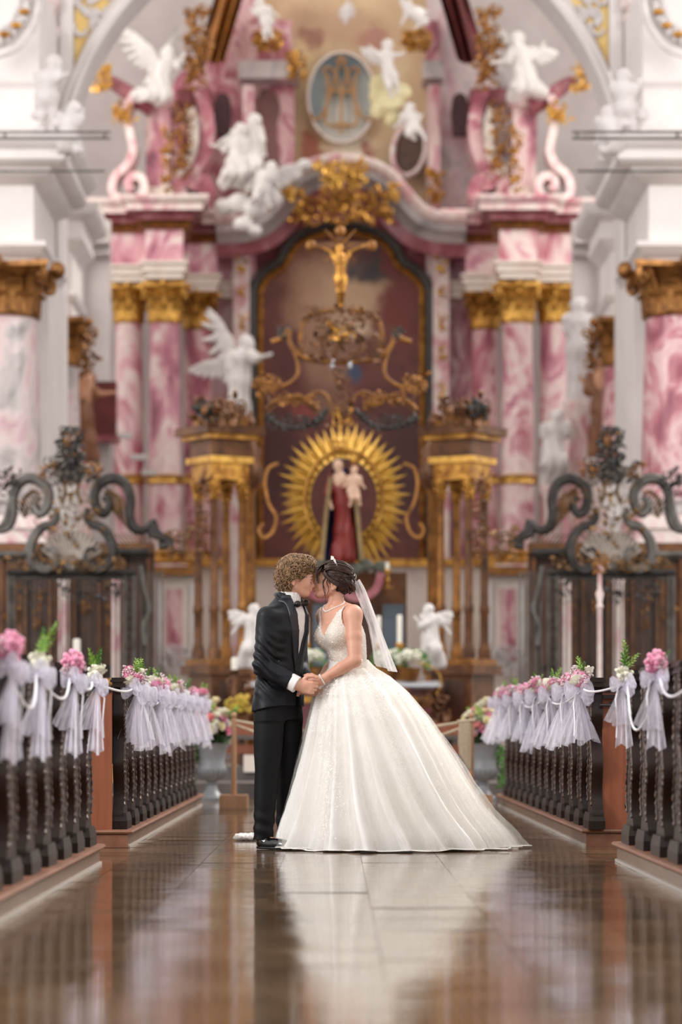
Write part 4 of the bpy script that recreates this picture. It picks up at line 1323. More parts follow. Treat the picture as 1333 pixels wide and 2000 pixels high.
for ii, d_ in zip(ids, dc_):
    if d_ < .006: continue
    p = Vector(VH[ii]); n = (p - hc).normalized(); t_ = (bun - p); t_ = (t_ - n * t_.dot(n))
    if t_.length < .01: continue
    t_.normalize(); sd_ = n.cross(t_); ph = rr.random() * 6.28; L_ = rr.uniform(.02, .05)
    q = [p + t_ * L_ * (u - .5) + sd_ * .004 * math.sin(ph + u * 5) + n * (.0015 - .05 * (L_ * (u - .5)) ** 2 / .01 * .12) for u in (0, .2, .4, .6, .8, 1)]
    st_.tube(q, [.0008, .0018, .0022, .0022, .0018, .0008], 4, caps=False)
part('hair_strands', st_, M_HAIR_B, hairb, 'full', kind='stuff')
# closed eyes and eyebrows
def face_lines(T, f, parent, m):
    for nm, pts, r in (('eyelashes', ((.1, .018, -.036), (.1, .031, -.0385), (.094, .045, -.035)), .0016), ('eyebrow', ((.105, .014, -.004), (.104, .032, .003), (.09, .05, -.004)), .0028)):
        for sg in (-1, 1):
            L = np.array([T((x, y * sg, z)) for x, y, z in smooth_line(pts, 4)])
            c = np.array(T((0, 0, -.02))); dr = L - c; dr /= np.linalg.norm(dr, axis=1)[:, None]
            for _ in range(8): L = L - dr * (f(L) - .0005)[:, None] * .8
            part(nm, MB().tube(L, [r * (.6 + .4 * math.sin(math.pi * (i + .5) / len(L))) for i in range(len(L))], 5), m, parent)
face_lines(TB, bodyf, bride, M_HAIR_B)
face_lines(TG, union(body), groom, mat('brow_brown', '#6b5138', None, .6))
# tiara, necklace, bracelet
q = MB(); rr = random.Random(3)
for i in range(15):
    u = i / 14
    p = Vector(TB((.03 - .09 * abs(u - .5), .088 * math.sin((u - .5) * 2.6), .032 + .09 * math.cos((u - .5) * 2.2))))
    q.ball(p, .0055, 6, 4)
    if 3 < i < 12: q.ball(p + Vector((0, 0, .009)), .0045, 6, 4)
    if 5 < i < 10: q.ball(p + Vector((0, 0, .016)), .004, 6, 4)
part('tiara', q, M_PEARL, bride, kind=None, label='small crystal tiara')
q = MB()
na = BA - 2.1 + 4.2 * np.arange(46) / 45; nk = np.abs(np.arange(46) / 45 - .5) * 2
nd_ = np.stack([np.cos(na), np.sin(na), .15 + 0 * na], -1)
npos = np.stack([0 * na, 0 * na, 1.425 + .062 * nk ** 1.3], -1) + nd_ * (.088 - .03 * nk)[:, None]
for _ in range(6): npos = npos + nd_ * ((.003 - bodyf(npos)) * .8)[:, None]
for p in npos: q.ball(p, .0042, 6, 4)
part('necklace', q, M_PEARL, bride, label='pearl necklace')
q = MB(); w_ = Vector(bwr[0]); ax_d = (Vector(bwr[0]) - Vector(bel[0])).normalized(); e1 = ax_d.orthogonal().normalized(); e2 = ax_d.cross(e1)
for i in range(18):
    a = 6.28 * i / 18
    q.ball(w_ - ax_d * .004 + (e1 * math.cos(a) + e2 * math.sin(a)) * .031, .006, 6, 4)
part('bracelet', q, M_PEARL, bride, label='crystal bracelet')
# veil
tt = [0, .12, .3, .55, .8, 1.0]
VR = [(702, 1132), (713, 1150), (724, 1178), (741, 1225), (757, 1272), (772, 1312)]
VLf = [(690, 1142), (694, 1158), (704, 1186), (716, 1222), (722, 1262), (726, 1298)]
def veil(u, v):
    D = D0 + .06
    xr = np.interp(v, tt, [XP(p[0], D) for p in VR]); zr = np.interp(v, tt, [ZP(p[1], D) for p in VR])
    xl = np.interp(v, tt, [XP(p[0], D) for p in VLf]); zl = np.interp(v, tt, [ZP(p[1], D) for p in VLf])
    s = u
    f_ = .014 * v ** .7 * math.sin(s * 17 + 2 * v) + .004 * math.sin(s * 39)
    yy = .02 - (.02 + .16 * v) * math.cos(math.pi * s) * .9
    bulge = math.sin(math.pi * s) * (.02 + .03 * v)
    # the sheet wraps the back: near edge (s=0) hangs by the shoulder, far edge on the other side
    x = xl + (xr - xl) * math.sin(math.pi * min(1, s * .75 + .0)) 
    z = zl + (zr - zl) * math.sin(math.pi * min(1, s * .75))
    return Vector((x + f_ + 0 * bulge, yy, z))
part('veil', MB().grid(40, 30, veil), M_VEIL, bride, 'full')
q = MB(); q.box(TB((-.112, 0, .045)), (.03, .05, .012), 0); part('veil_comb', q, M_PEARL, bride)
# crumpled end of tulle lying on the floor behind the groom
c0 = np.array([XP(482, 18.6), 18.6 - D0, 0])
f_ = union([(ell(c0 + np.array([dx, dy, .02]), (.045, .05, .026)), .02) for dx, dy in ((-.04, 0), (0, .02), (.035, -.01), (.07, .01), (.1, .0))])
V, Fq = nets(lambda P: np.maximum(f_(P) + .008 * hnoise(P, 120, 1), .001 - P[:, 2]), c0 - np.array([.14, .12, .02]), c0 + np.array([.2, .12, .09]), .006)
top('tulle_bundle', (V, Fq), mat('white_tulle_bundle', '#e9e4e0', None, .8), 'small crumpled white tulle lying on the floor behind the groom', 'cloth', smooth='full')
# ------------------------------------------------------------------ carved figures, wings, clouds, scrolls
def feather_wing(root, tip, down, n=9, w=.09, m=None, parent=None, name='wing'):
    """fan of feathers from root to tip; 'down' is where the long feathers point"""
    root, tip, down = Vector(root), Vector(tip), Vector(down)
    q = MB(); span = tip - root
    nrm = span.cross(down).normalized()
    q.tube([root, root + span * .45 + nrm * .02 - down * .12, tip], [w * .5, w * .45, w * .15], 7)
    for rowi, (len_, k0) in enumerate(((1.0, 0), (.55, 1), (.32, 2))):
        for i in range(n):
            u = (i + .5 + rowi * .3) / n
            b = root + span * u * .95 - down * .1 * math.sin(u * 3)
            d = (down * (1 - u * .75) + span * (.15 + .75 * u * u)).normalized()
            L = down.length * len_ * (.65 + .5 * math.sin(u * 2.6))
            s = d.cross(nrm).normalized(); nn = nrm * (w * .12 * (k0 + 1) + .01 * (i % 2))
            V = []
            for v, ww in ((0, .45), (.3, .6), (.7, .55), (.92, .35), (1, .05)):
                c = b + d * L * v + nn + nrm * (.06 * L * v * v)
                V += [c - s * w * ww, c + nrm * w * .15, c + s * w * ww]
            Fs = []
            for j in range(4):
                for k in (0, 1): Fs.append((j * 3 + k, j * 3 + k + 1, (j + 1) * 3 + k + 1, (j + 1) * 3 + k))
            q.add(V, Fs)
            q.add([v - nrm * w * .25 for v in V], [tuple(reversed(f)) for f in Fs])
    return part(name, q, m, parent)

def figure(label, D, J, hr, m, name='statue', cat='statue', robe=0.0, hair=True, wings=None, seed=0, cape=None, group=None, base=None, fat=1.0, mats=None, ped=False):
    """J: joints in photo pixels at distance D (third value: metres toward the viewer); hr: head radius in metres"""
    def P(j):
        v = J[j]; d = D - (v[2] if len(v) > 2 else 0)
        return np.array(W(v[0], v[1], d))
    h = hr
    head, chest, pel = P('head'), P('chest'), P('pelvis')
    nk = chest + (head - chest) * .45
    side = np.array([1, 0, 0]) * h * 1.25
    if 'sh' in J: side = np.array([J['sh'] * h * 1.25, -.25 * h, 0])
    face = np.array(J.get('face', (0, -1, 0)), float); face /= np.linalg.norm(face)
    pr = [(ell(head, (h * .82, h * .9, h)), 0), (ell(head + face * h * .35 + np.array([0, 0, -h * .3]), (h * .55, h * .55, h * .62)), h * .3),
          (ell(head + face * h * .95 + np.array([0, 0, -h * .18]), (h * .16, h * .2, h * .2)), h * .12),
          (ell(head + face * h * .8 + np.array([0, 0, -h * .85]), (h * .3, h * .25, h * .2)), h * .15),
          (cap(head - np.array([0, 0, h * .6]), nk, h * .42, h * .45), h * .25), (cap(nk, chest, h * .6, h * 1.05 * fat), h * .5),
          (ell(chest, (h * 1.35 * fat, h * .95 * fat, h * 1.2)), h * .5), (cap(chest, pel, h * .95 * fat, h * 1.1 * fat), h * .5)]
    for s_ in ('l', 'r'):
        sg = -1 if s_ == 'l' else 1
        sh = chest + sg * side + np.array([0, 0, h * .55])
        if 'elb' + s_ in J:
            e, ha = P('elb' + s_), P('han' + s_)
            pr += [(cap(sh, e, h * .5 * fat, h * .36 * fat), h * .3), (cap(e, ha, h * .37 * fat, h * .24), h * .12)]
            d = ha - e; d /= max(np.linalg.norm(d), 1e-6)
            pr += [(ell(ha + d * h * .2, (h * .28, h * .28, h * .28)), h * .1)]
            o = np.cross(d, [0, 1, 0])
            for k in (-1, 0, 1): pr += [(cap(ha + d * h * .25 + o * k * h * .13, ha + d * h * .75 + o * k * h * .2, h * .11, h * .08), h * .05)]
        if 'kne' + s_ in J:
            hp = pel + sg * side * .55
            k_, f_ = P('kne' + s_), P('foo' + s_)
            pr += [(cap(hp, k_, h * .72 * fat, h * .5 * fat), h * .4), (cap(k_, f_, h * .48 * fat, h * .27), h * .2), (cap(f_, f_ + face * h * .7 + np.array([0, 0, -h * .12]), h * .27, h * .2), h * .15)]
    rp = []
    if robe:
        ks = [P('kne' + s_) for s_ in 'lr' if 'kne' + s_ in J]; fs = [P('foo' + s_) for s_ in 'lr' if 'foo' + s_ in J]
        rp = [(cap(chest - np.array([0, 0, h * .8]), pel, h * 1.15, h * 1.35), h * .4)]
        for k_, f_ in zip(ks, fs): rp += [(cap(pel, k_, h * 1.25 * robe, h * 1.0 * robe), h * .6), (cap(k_, f_ + np.array([0, 0, h * .3]), h * .95 * robe, h * 1.05 * robe), h * .6)]
        for s_ in 'lr':
            if 'elb' + s_ in J:
                sg = -1 if s_ == 'l' else 1
                rp += [(cap(chest + sg * side + np.array([0, 0, h * .5]), P('elb' + s_), h * .62, h * .68), h * .3)]
    if hair:
        r2 = np.random.RandomState(seed)
        hp_ = [(ell(head - face * h * .22 + np.array([0, 0, h * .22]), (h * .95, h * .95, h * .92)), 0)]
        for k in range(14):
            v = r2.normal(size=3); v /= np.linalg.norm(v)
            if v @ face > .35: continue
            v[2] = abs(v[2]) if v @ face > -.1 else v[2]
            hp_.append((ell(head + v * h * .88, (h * .32,) * 3), h * .1))
    allp = [P(k) for k in J if k not in ('sh', 'face')]
    lo = np.min(allp, 0) - h * 2.6; hi = np.max(allp, 0) + h * 2.6
    vx = h / 4.2
    if label is None: t = base
    else:
        t = thing(name, label, cat, (float(pel[0]), float(pel[1]), float(lo[2] + h * 2.2)), group)
    mm = mats or {}
    bf = union(pr)
    V, Fq = nets(bf, lo, hi, vx); part('figure', (V, Fq), mm.get('skin', m), t, 'full')
    if rp:
        rf = union(rp); sd = seed
        def robe_f(Q):
            d = rf(Q)
            ang = Q[:, 0] * 5.2 / h / 6 + Q[:, 1] * 3 / h / 6
            return d + h * .14 * np.sin(ang * 6 + .8 * np.sin(Q[:, 2] * 1.2 / h) + sd) + h * .09 * hnoise(Q, 1.6 / h, sd)
        V, Fq = nets(robe_f, lo, hi, vx); part('robe', (V, Fq), mm.get('robe', m), t, 'full')
    if hair:
        hf = union(hp_); V, Fq = nets(hf, head - h * 1.6, head + h * 1.6, vx); part('hair', (V, Fq), mm.get('hair', m), t, 'full')
    if ped:
        zb_ = float(min(P(k)[2] for k in J if k.startswith('foo'))) - h * .3; c_ = (float(pel[0]), float(pel[1]))
        part('pedestal', MB().lathe([(h * 1.7, .31), (h * 1.7, .6), (h * 1.2, .7), (h * 1.15, zb_ - .25), (h * 1.7, zb_ - .12), (h * 1.8, zb_)], c_ + (0,), 12), M_PINKW, t)
    for wg in (wings or []):
        (rx, ry), (tx, ty), (dx, dy) = wg[:3]; dy_ = wg[3] if len(wg) > 3 else .15
        a, b = np.array(W(rx, ry, D + dy_)), np.array(W(tx, ty, D + dy_ + .1))
        dn = Vector((dx / F * D, .0, -dy / F * D))
        feather_wing(a, b, dn, 8, h * .55, mm.get('wing', m), t)
    return t

def cloud(pts, D, m, parent, name='cloud', seed=0, noise_=.12):
    """pts: (px, py, radius px, toward viewer m)"""
    pr = []
    for i, (x, y, r, dz) in enumerate(pts):
        rad = r / F * D
        pr.append((ell(W(x, y, D - dz), (rad, rad * .7, rad * .8)), rad * .3))
    c = np.array([W(x, y, D - dz) for x, y, r, dz in pts]); rm = max(p[2] for p in pts) / F * D
    f = union(pr)
    V, Fq = nets(lambda Q: f(Q) + rm * noise_ * hnoise(Q, 2.4 / rm, seed), c.min(0) - rm * 1.4, c.max(0) + rm * 1.4, rm / 7)
    return part(name, (V, Fq), m, parent, 'full')

def spiral_px(cx, cy, r0, r1, a0, a1, D, n=28, dy=0):
    out = []
    for i in range(n):
        u = i / (n - 1); r = r0 + (r1 - r0) * u ** .8; a = a0 + (a1 - a0) * u
        out.append(W(cx + r * math.cos(a), cy - r * math.sin(a), D + dy))
    return out
def ribbon(mb, pts, wy, th):
    """band with a rectangular section, wide in depth, following a curve in the picture plane"""
    P = [Vector(p) for p in pts]; fr = []
    for i in range(len(P)):
        d = P[min(i + 1, len(P) - 1)] - P[max(i - 1, 0)]; d.y = 0; d.normalize()
        fr.append((Vector((-d.z, 0, d.x)), Vector((0, -1, 0))))
    h, w = th / 2, wy / 2
    return mb.sweep(P, fr, [(-h, -w), (-h * .5, w), (-h, w * 1.05), (h, w * 1.05), (h * .5, w), (h, -w)][:0] or [(-h, -w), (-h, w), (h, w), (h, -w)])
def rocaille(mb, x0, y0, x1, y1, D, n, size, seed, depth=.12, tube=.22):
    """C-scrolls and leaves crowded into a patch of the picture (pixels)"""
    rr = random.Random(seed)
    for k in range(n):
        cx, cy = rr.uniform(x0, x1), rr.uniform(y0, y1)
        s = size * rr.uniform(.6, 1.3)
        a0 = rr.random() * 6.28; sg = rr.choice((-1, 1)); dy = -rr.random() * depth
        r = s / F * D
        if k % 3 < 2:
            q = spiral_px(cx, cy, s, s * .25, a0, a0 + sg * rr.uniform(3.2, 6), D, 11, dy)
            mb.tube(q, [r * tube * (1 - .5 * i / 10) for i in range(11)], 5)
        else:
            c = W(cx, cy, D + dy); d = Vector((math.cos(a0), -.35, math.sin(a0))); d.normalize(); s_ = d.cross(Vector((0, 1, 0))).normalized()
            V = []
            for v, w in ((0, .1), (.3, .4), (.65, .38), (.9, .2), (1, .02)):
                b = c + d * (r * 1.7 * v) + Vector((0, -r * .5 * math.sin(v * 3), 0))
                V += [b - s_ * r * w, b + Vector((0, -r * .15, 0)), b + s_ * r * w]
            mb.add(V, [(j * 3 + i, j * 3 + i + 1, (j + 1) * 3 + i + 1, (j + 1) * 3 + i) for j in range(4) for i in (0, 1)])
    return mb
# ------------------------------------------------------------------ columns and piers
def leaf_mesh(name, h, w, m):
    """acanthus leaf standing at x = 0, facing +x, tip curling outward"""
    q = MB()
    def fn(u, v):
        s = (u - .5) * 2
        ww = w * (.55 + .45 * math.sin(math.pi * (.15 + .75 * v))) * (1 - .12 * abs(math.sin(v * 11)))
        out = .06 * h + .30 * h * max(0, v - .45) ** 1.5 * 2.2 - .05 * h * s * s + .03 * h * math.cos(s * 9)
        z = h * (v if v < .85 else .85 - (v - .85) * .9)
        return Vector((out, s * ww * .5, z))
    q.grid(9, 9, fn)
    o = len(q.v)
    q.add([(p[0] - .03 * h, p[1], p[2]) for p in q.v[:o]], [tuple(reversed([i for i in f])) for f in q.f])
    return mesh(name, q, m, 'full')
LEAFS = {}
def capital(t, c, r, h, m, n=8):
    """Corinthian capital: bell, two rings of leaves, volutes, abacus"""
    c = Vector(c)
    bell = part('capital', MB().lathe([(r * .98, 0), (r * 1.08, h * .03), (r * 1.0, h * .07), (r * .98, h * .4), (r * 1.1, h * .75), (r * 1.35, h * .9)], c, 24), m, t, label='gilded leafy capital')
    for tier, (hh, ww, z0, ph) in enumerate(((.48, .78, .05, 0), (.72, .7, .1, .5))):
        key = (round(r, 3), round(h, 3), tier)
        if key not in LEAFS: LEAFS[key] = leaf_mesh('acanthus_leaf', h * hh, r * ww, m)
        for k in range(n):
            a = 2 * math.pi * (k + ph) / n
            o = link('acanthus_leaf', LEAFS[key], bell, c - ORG[t] + Vector((math.cos(a) * r * 1.0, math.sin(a) * r * 1.0, h * z0)))
            o.rotation_euler = (0, 0, a)
    vm = MB()
    for k in range(8):
        a = math.pi / 4 * k + math.pi / 8 * 0
        corner = (k % 2 == 1)
        d = Vector((math.cos(a), math.sin(a), 0)); R1 = r * (1.62 if corner else 1.25)
        rad = r * (.3 if corner else .2)
        cc = c + d * R1 + Vector((0, 0, h * .74))
        q = [c + d * r * 1.0 + Vector((0, 0, h * .4))]
        for i in range(14):
            u = i / 13; b = 2.6 - u * 7.5; rr_ = rad * (1 - .75 * u)
            q.append(cc + d * math.cos(b) * rr_ + Vector((0, 0, math.sin(b) * rr_)))
        vm.tube(q, [r * .1] * 3 + [r * .09 * (1 - .03 * i) for i in range(12)], 6)
        vm.ball(cc, rad * .35, 6, 5)
    part('volutes', vm, m, bell)
    ab = MB(); Ra = r * 1.55
    ring = []
    for k in range(4):
        a = math.pi / 4 + k * math.pi / 2
        for j in range(6):
            u = j / 6; p0 = Vector((math.cos(a), math.sin(a), 0)) * Ra * 1.28; p1 = Vector((math.cos(a + math.pi / 2), math.sin(a + math.pi / 2), 0)) * Ra * 1.28
            p = p0.lerp(p1, u); p *= 1 - .16 * math.sin(math.pi * u)
            ring.append((c.x + p.x, c.y + p.y))
    ab.prism(ring[::-1], 'z', c.z + h * .9, c.z + h)
    for k in range(4): 
        a = k * math.pi / 2
        ab.ball(c + Vector((math.cos(a) * Ra * .98, math.sin(a) * Ra * .98, h * .94)), (r * .22, r * .22, r * .25), 8, 6)
    part('abacus', ab, m, bell)
    return bell

def column(label, px, half, py_cap_top, py_cap_bot, py_base, D, m_shaft, m_base=None, group=None, ring_py=None, pedestal=None, mcap=None):
    x = XP(px, D); y = D - D0; r = half / F * D
    zt, zc, zb = ZP(py_cap_top, D), ZP(py_cap_bot, D), ZP(py_base, D)
    t = thing('column', label, 'column', (x, y, 0), group)
    H = zc - zb
    prof = [(r * 1.03, zb), (r * 1.03, zb + H * .3), (r * 1.0, zb + H * .6), (r * .93, zc - .02), (r * .97, zc)]
    part('shaft', MB().lathe(prof, (x, y, 0), 28), m_shaft, t)
    capital(t, (x, y, zc - .02), r * .97, zt - zc + .02, mcap or M_GOLD)
    if ring_py:
        z = ZP(ring_py, D); part('gilt_ring', MB().lathe([(r * 1.04, z - .1), (r * 1.22, z - .06), (r * 1.12, z), (r * 1.24, z + .06), (r * 1.04, z + .1)], (x, y, 0), 24), M_GOLD_B, t)
    b = MB(); 
    b.lathe([(r * 1.35, zb - .22), (r * 1.38, zb - .16), (r * 1.2, zb - .1), (r * 1.15, zb - .05), (r * 1.25, zb), (r * 1.04, zb + .06)], (x, y, 0), 24)
    part('base', b, m_base or M_GREYM, t)
    pb = MB(); pb.bbox((x - r * 1.45, y - r * 1.45, zb - .4), (x + r * 1.45, y + r * 1.45, zb - .22)); pb.bbox((x - r * 1.35, y - r * 1.35, .31), (x + r * 1.35, y + r * 1.35, zb - .4))
    part('pedestal', pb, pedestal or M_PINKW, t, False)
    return t

for s in (-1, 1):
    nm = 'left' if s < 0 else 'right'
    q_ = (lambda p: p) if s < 0 else mir
    # ---- near pier with its white entablature
    D = 42.0; xc = XP(q_(66), D); y0 = D - D0
    t = thing('pier', 'white %s pier with stepped cornice above the big gilded capital' % nm, 'pier', (xc + s * 2, y0 + 1.2, 0))
    def pth(x, y):
        P = [(s * 9.0, y, 0), (x, y, 0), (x, y + 3.2, 0)]
        return P if s < 0 else P[::-1]
    def zz(py): return ZP(py, D)
    prof_low = [(-.3, zz(520)), (0, zz(520)), (.02, zz(505)), (.1, zz(500)), (.14, zz(488)), (.19, zz(484)), (.19, zz(474)), (0, zz(470)), (-.3, zz(470))]
    prof_fr = [(-.3, zz(470)), (0, zz(470)), (0, zz(362)), (-.3, zz(362))]
    prof_co = [(-.3, zz(362)), (0, zz(362)), (.06, zz(356)), (.2, zz(350)), (.28, zz(340)), (.28, zz(334)), (.42, zz(331)), (.5, zz(322)), (.5, zz(305)), (.56, zz(300)), (.66, zz(288)), (.68, zz(281)), (0, zz(274)), (-.3, zz(274))]
    for nm2, pf in (('architrave', prof_low), ('frieze', prof_fr), ('cornice', prof_co)):
        part(nm2, MB().moulding(pth(xc, y0), pf), M_PLASTER, t)
    pb = MB(); xo = s * 9.0
    pb.bbox((min(xc - s * -.3, xo), y0 + .3, zz(520)), (max(xc - s * -.3, xo), y0 + 3.2, zz(274)))
    part('core', pb, M_PLASTER, t, False)
    xi = XP(q_(70), D)
    ab = MB().bbox((min(xi, xo), y0 + .5, zz(276)), (max(xi, xo), y0 + 3.2, zz(-60)))
    part('attic_block', ab, M_PLASTER, t, False)
    part('attic_moulding', MB().moulding(pth(xi, y0 + .5), [(-.1, zz(160)), (.0, zz(160)), (.04, zz(152)), (.09, zz(148)), (.09, zz(142)), (0, zz(138)), (-.1, zz(138))]), M_PLASTER, t)
    part('attic_moulding', MB().moulding(pth(xi, y0 + .5), [(-.1, zz(244)), (0, zz(244)), (.03, zz(238)), (.03, zz(234)), (0, zz(232)), (-.1, zz(232))]), M_PLASTER, t)
    # stucco cartouche high on the pier
    cm = MB(); rr = random.Random(4)
    for (r_, w_) in ((62, 9), (84, 7), (100, 5)):
        pts = [W(q_(-18 + r_ * math.cos(a)), -12 - 1.25 * r_ * math.sin(a) * -1 * -1, D - .1) for a in np.linspace(-1.7, 1.6, 22)]
        cm.tube(pts, [w_ / F * D * (.9 + .2 * math.sin(i * 1.9)) for i in range(22)], 7)
    for k in range(16):
        a = -1.5 + 3 * k / 15; c_ = W(q_(-18 + 73 * math.cos(a)), -12 - 91 * math.sin(a), D - .2); cm.ball(c_, (.06, .07, .1), 6, 5)
    part('cartouche', cm, M_STUCCO, t)
    for k in range(7):
        a = -1.2 + 2.2 * k / 6; part('gilt_bead', MB().ball(W(q_(-18 + 73 * math.cos(a)), -18 - 91 * math.sin(a), D - .28), (.09, .05, .05), 7, 5), M_GOLD, t)
    wl = MB().bbox((min(XP(q_(88), D), xo), y0 + .55, .31), (max(XP(q_(88), D), xo), y0 + 3.2, zz(520))); part('pilaster', wl, M_PLASTER, t, False)
    column('huge scagliola column at the %s picture edge with broad gilded capital' % nm, q_(3), 74, 522, 622, 985, D - .55, M_PINKG if s < 0 else M_PINK2, pedestal=M_PINKW, mcap=M_GOLD_OLD)
    # ---- farther, smaller pier
    D = 50.0; y0 = D - D0; xc = XP(q_(140), D)
    def zz(py): return ZP(py, D)
    t = thing('pier', 'smaller white %s pier block above the second gilded capital' % nm, 'pier', (xc + s * 1, y0 + 1, 0))
    xo = s * 7.6
    def pth2(x, y):
        P = [(xo, y, 0), (x, y, 0), (x, y + 2.0, 0)]
        return P if s < 0 else P[::-1]
    part('architrave', MB().moulding(pth2(xc, y0), [(-.3, zz(622)), (0, zz(622)), (0, zz(592)), (.07, zz(586)), (.1, zz(576)), (.02, zz(570)), (-.3, zz(570))]), M_PLASTER, t)
    part('frieze', MB().moulding(pth2(xc, y0), [(-.3, zz(570)), (0, zz(570)), (0, zz(492)), (.12, zz(480)), (.22, zz(470)), (.22, zz(462)), (-.3, zz(462))]), M_PLASTER, t)
    part('cornice', MB().moulding(pth2(xc, y0), [(-.3, zz(462)), (.2, zz(462)), (.2, zz(436)), (.42, zz(428)), (.5, zz(415)), (.5, zz(405)), (-.3, zz(400))]), M_PLASTER, t)
    fb_ = MB(); fb_.prism([(XP(q_(90), D), zz(402)), (XP(q_(112), D), zz(398)), (XP(q_(118), D), zz(376)), (XP(q_(138), D), zz(374)), (XP(q_(139), D), zz(402))], 'y', y0 - .2, y0 + .5); part('corner_block', fb_, M_PLASTER, t, False)
    pb = MB().bbox((min(xc - s * -.3, xo), y0 + .3, .31), (max(xc - s * -.3, xo), y0 + 2, zz(402))); part('core', pb, M_PLASTER, t, False)
    column('slender %s column with gilded capital beside the huge one' % ('grey' if s < 0 else 'rose'), q_(118), 38, 624, 716, 960, D - .35, M_PINKG if s < 0 else M_PINK2, mcap=M_GOLD_OLD)
    part('pilaster_capital', rocaille(MB(), *sorted((q_(158), q_(188)))[:1], 640, sorted((q_(158), q_(188)))[1], 725, D + .3, 40, 9, 5, .3, .3), M_GOLD_OLD, t, label='dark gilded side capital')
    # ---- grey recessed choir wall with a niche beyond
    D = 54.0; y0 = D - D0
    t = thing('choir_niche', 'grey recessed wall with a tall round topped niche on the %s' % nm, 'niche', (XP(q_(150), D), y0, 0))
    x0, x1 = sorted((XP(q_(215), D), XP(q_(60), D)))
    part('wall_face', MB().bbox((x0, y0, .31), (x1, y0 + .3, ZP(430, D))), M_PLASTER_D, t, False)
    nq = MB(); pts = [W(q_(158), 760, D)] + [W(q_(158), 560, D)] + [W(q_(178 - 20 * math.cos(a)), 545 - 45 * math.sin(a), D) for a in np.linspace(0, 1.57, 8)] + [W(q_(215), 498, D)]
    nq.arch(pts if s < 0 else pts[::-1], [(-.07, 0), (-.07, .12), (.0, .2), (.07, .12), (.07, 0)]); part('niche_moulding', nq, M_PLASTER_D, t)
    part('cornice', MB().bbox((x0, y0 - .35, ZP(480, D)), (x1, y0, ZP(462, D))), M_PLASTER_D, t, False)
    # ---- thin horizontal rods (gallery rails) high up
    rm = MB()
    for py in (258, 270, 334): rm.tube([W(q_(-60), py, 40.6), W(q_(216 if py < 300 else 205), py, 40.6)], .02, 5)
    for px in (10, 205): rm.tube([W(q_(px), 256, 40.6), W(q_(px), 272, 40.6)], .02, 5)
    top('gallery_rail', rm, M_IRON_L, 'thin grey horizontal rail rods in front of the %s white cornice' % nm, 'rail')
    # ---- stucco putti on the near cornice
    D = 41.6
    def pj(**k): return {a: ((q_(b[0]),) + tuple(b[1:]) if isinstance(b, tuple) and a != 'face' else b) for a, b in k.items()}
    if s < 0:
        figure('grey stucco putto standing on the left cornice pointing inward', D, pj(head=(108, 125), chest=(95, 155), pelvis=(92, 190), elbl=(78, 175), hanl=(72, 205), elbr=(112, 155, .1), hanr=(130, 146, .2), knel=(82, 222), fool=(80, 258), kner=(104, 218), foor=(100, 255), face=(.8, -.6, 0)), .125, M_STUCCO, fat=1.15, group='stucco putti on the cornices')
        figure('grey stucco putto crouching at the corner of the left cornice', D, pj(head=(142, 215), chest=(138, 240), pelvis=(132, 268), elbl=(118, 225), hanl=(100, 218), elbr=(154, 235), hanr=(160, 222), knel=(128, 290), fool=(140, 310), kner=(152, 285), foor=(158, 306), face=(-.6, -.8, 0)), .12, M_STUCCO, fat=1.15, group='stucco putti on the cornices')
    else:
        figure('white stucco putto raising an arm above the right cornice', D, pj(head=(1334 - 1217, 152), chest=(1334 - 1218, 180), pelvis=(1334 - 1222, 212), elbl=(1334 - 1200, 172), hanl=(1334 - 1194, 152), elbr=(1334 - 1240, 178), hanr=(1334 - 1252, 165), knel=(1334 - 1212, 240), fool=(1334 - 1208, 268), kner=(1334 - 1234, 240), foor=(1334 - 1242, 272), face=(-.6, -.8, 0)), .125, M_STUCCO, fat=1.15, group='stucco putti on the cornices')
        figure('grey stucco putto seated below the right arch foot', D, pj(head=(1334 - 1190, 222), chest=(1334 - 1188, 244), pelvis=(1334 - 1194, 268), elbl=(1334 - 1172, 250), hanl=(1334 - 1166, 275), elbr=(1334 - 1206, 250), hanr=(1334 - 1222, 240), knel=(1334 - 1180, 288), fool=(1334 - 1174, 312), kner=(1334 - 1206, 282), foor=(1334 - 1212, 306), face=(.3, -.9, 0)), .115, M_STUCCO, fat=1.15, group='stucco putti on the cornices')
    t = thing('stucco_cloud', 'lumpy white stucco drapery on the %s cornice under the putti' % nm, 'stucco', W(q_(110), 280, D))
    cloud([(q_(78), 225, 16, .0), (q_(76), 262, 18, .0), (q_(100), 272, 20, .1), (q_(128), 285, 20, .1), (q_(150), 292, 14, .1), (q_(112), 240, 14, .0)], D, M_STUCCO, t, 'drapery', 3, .3)
# ------------------------------------------------------------------ high altar
DH = 57.0
def boxpx(mb, x0, y0, x1, y1, D, depth, rz=0):
    a, b = W(x0, y1, D), W(x1, y0, D)
    return mb.bbox((min(a.x, b.x), D - D0, min(a.z, b.z)), (max(a.x, b.x), D - D0 + depth, max(a.z, b.z)))
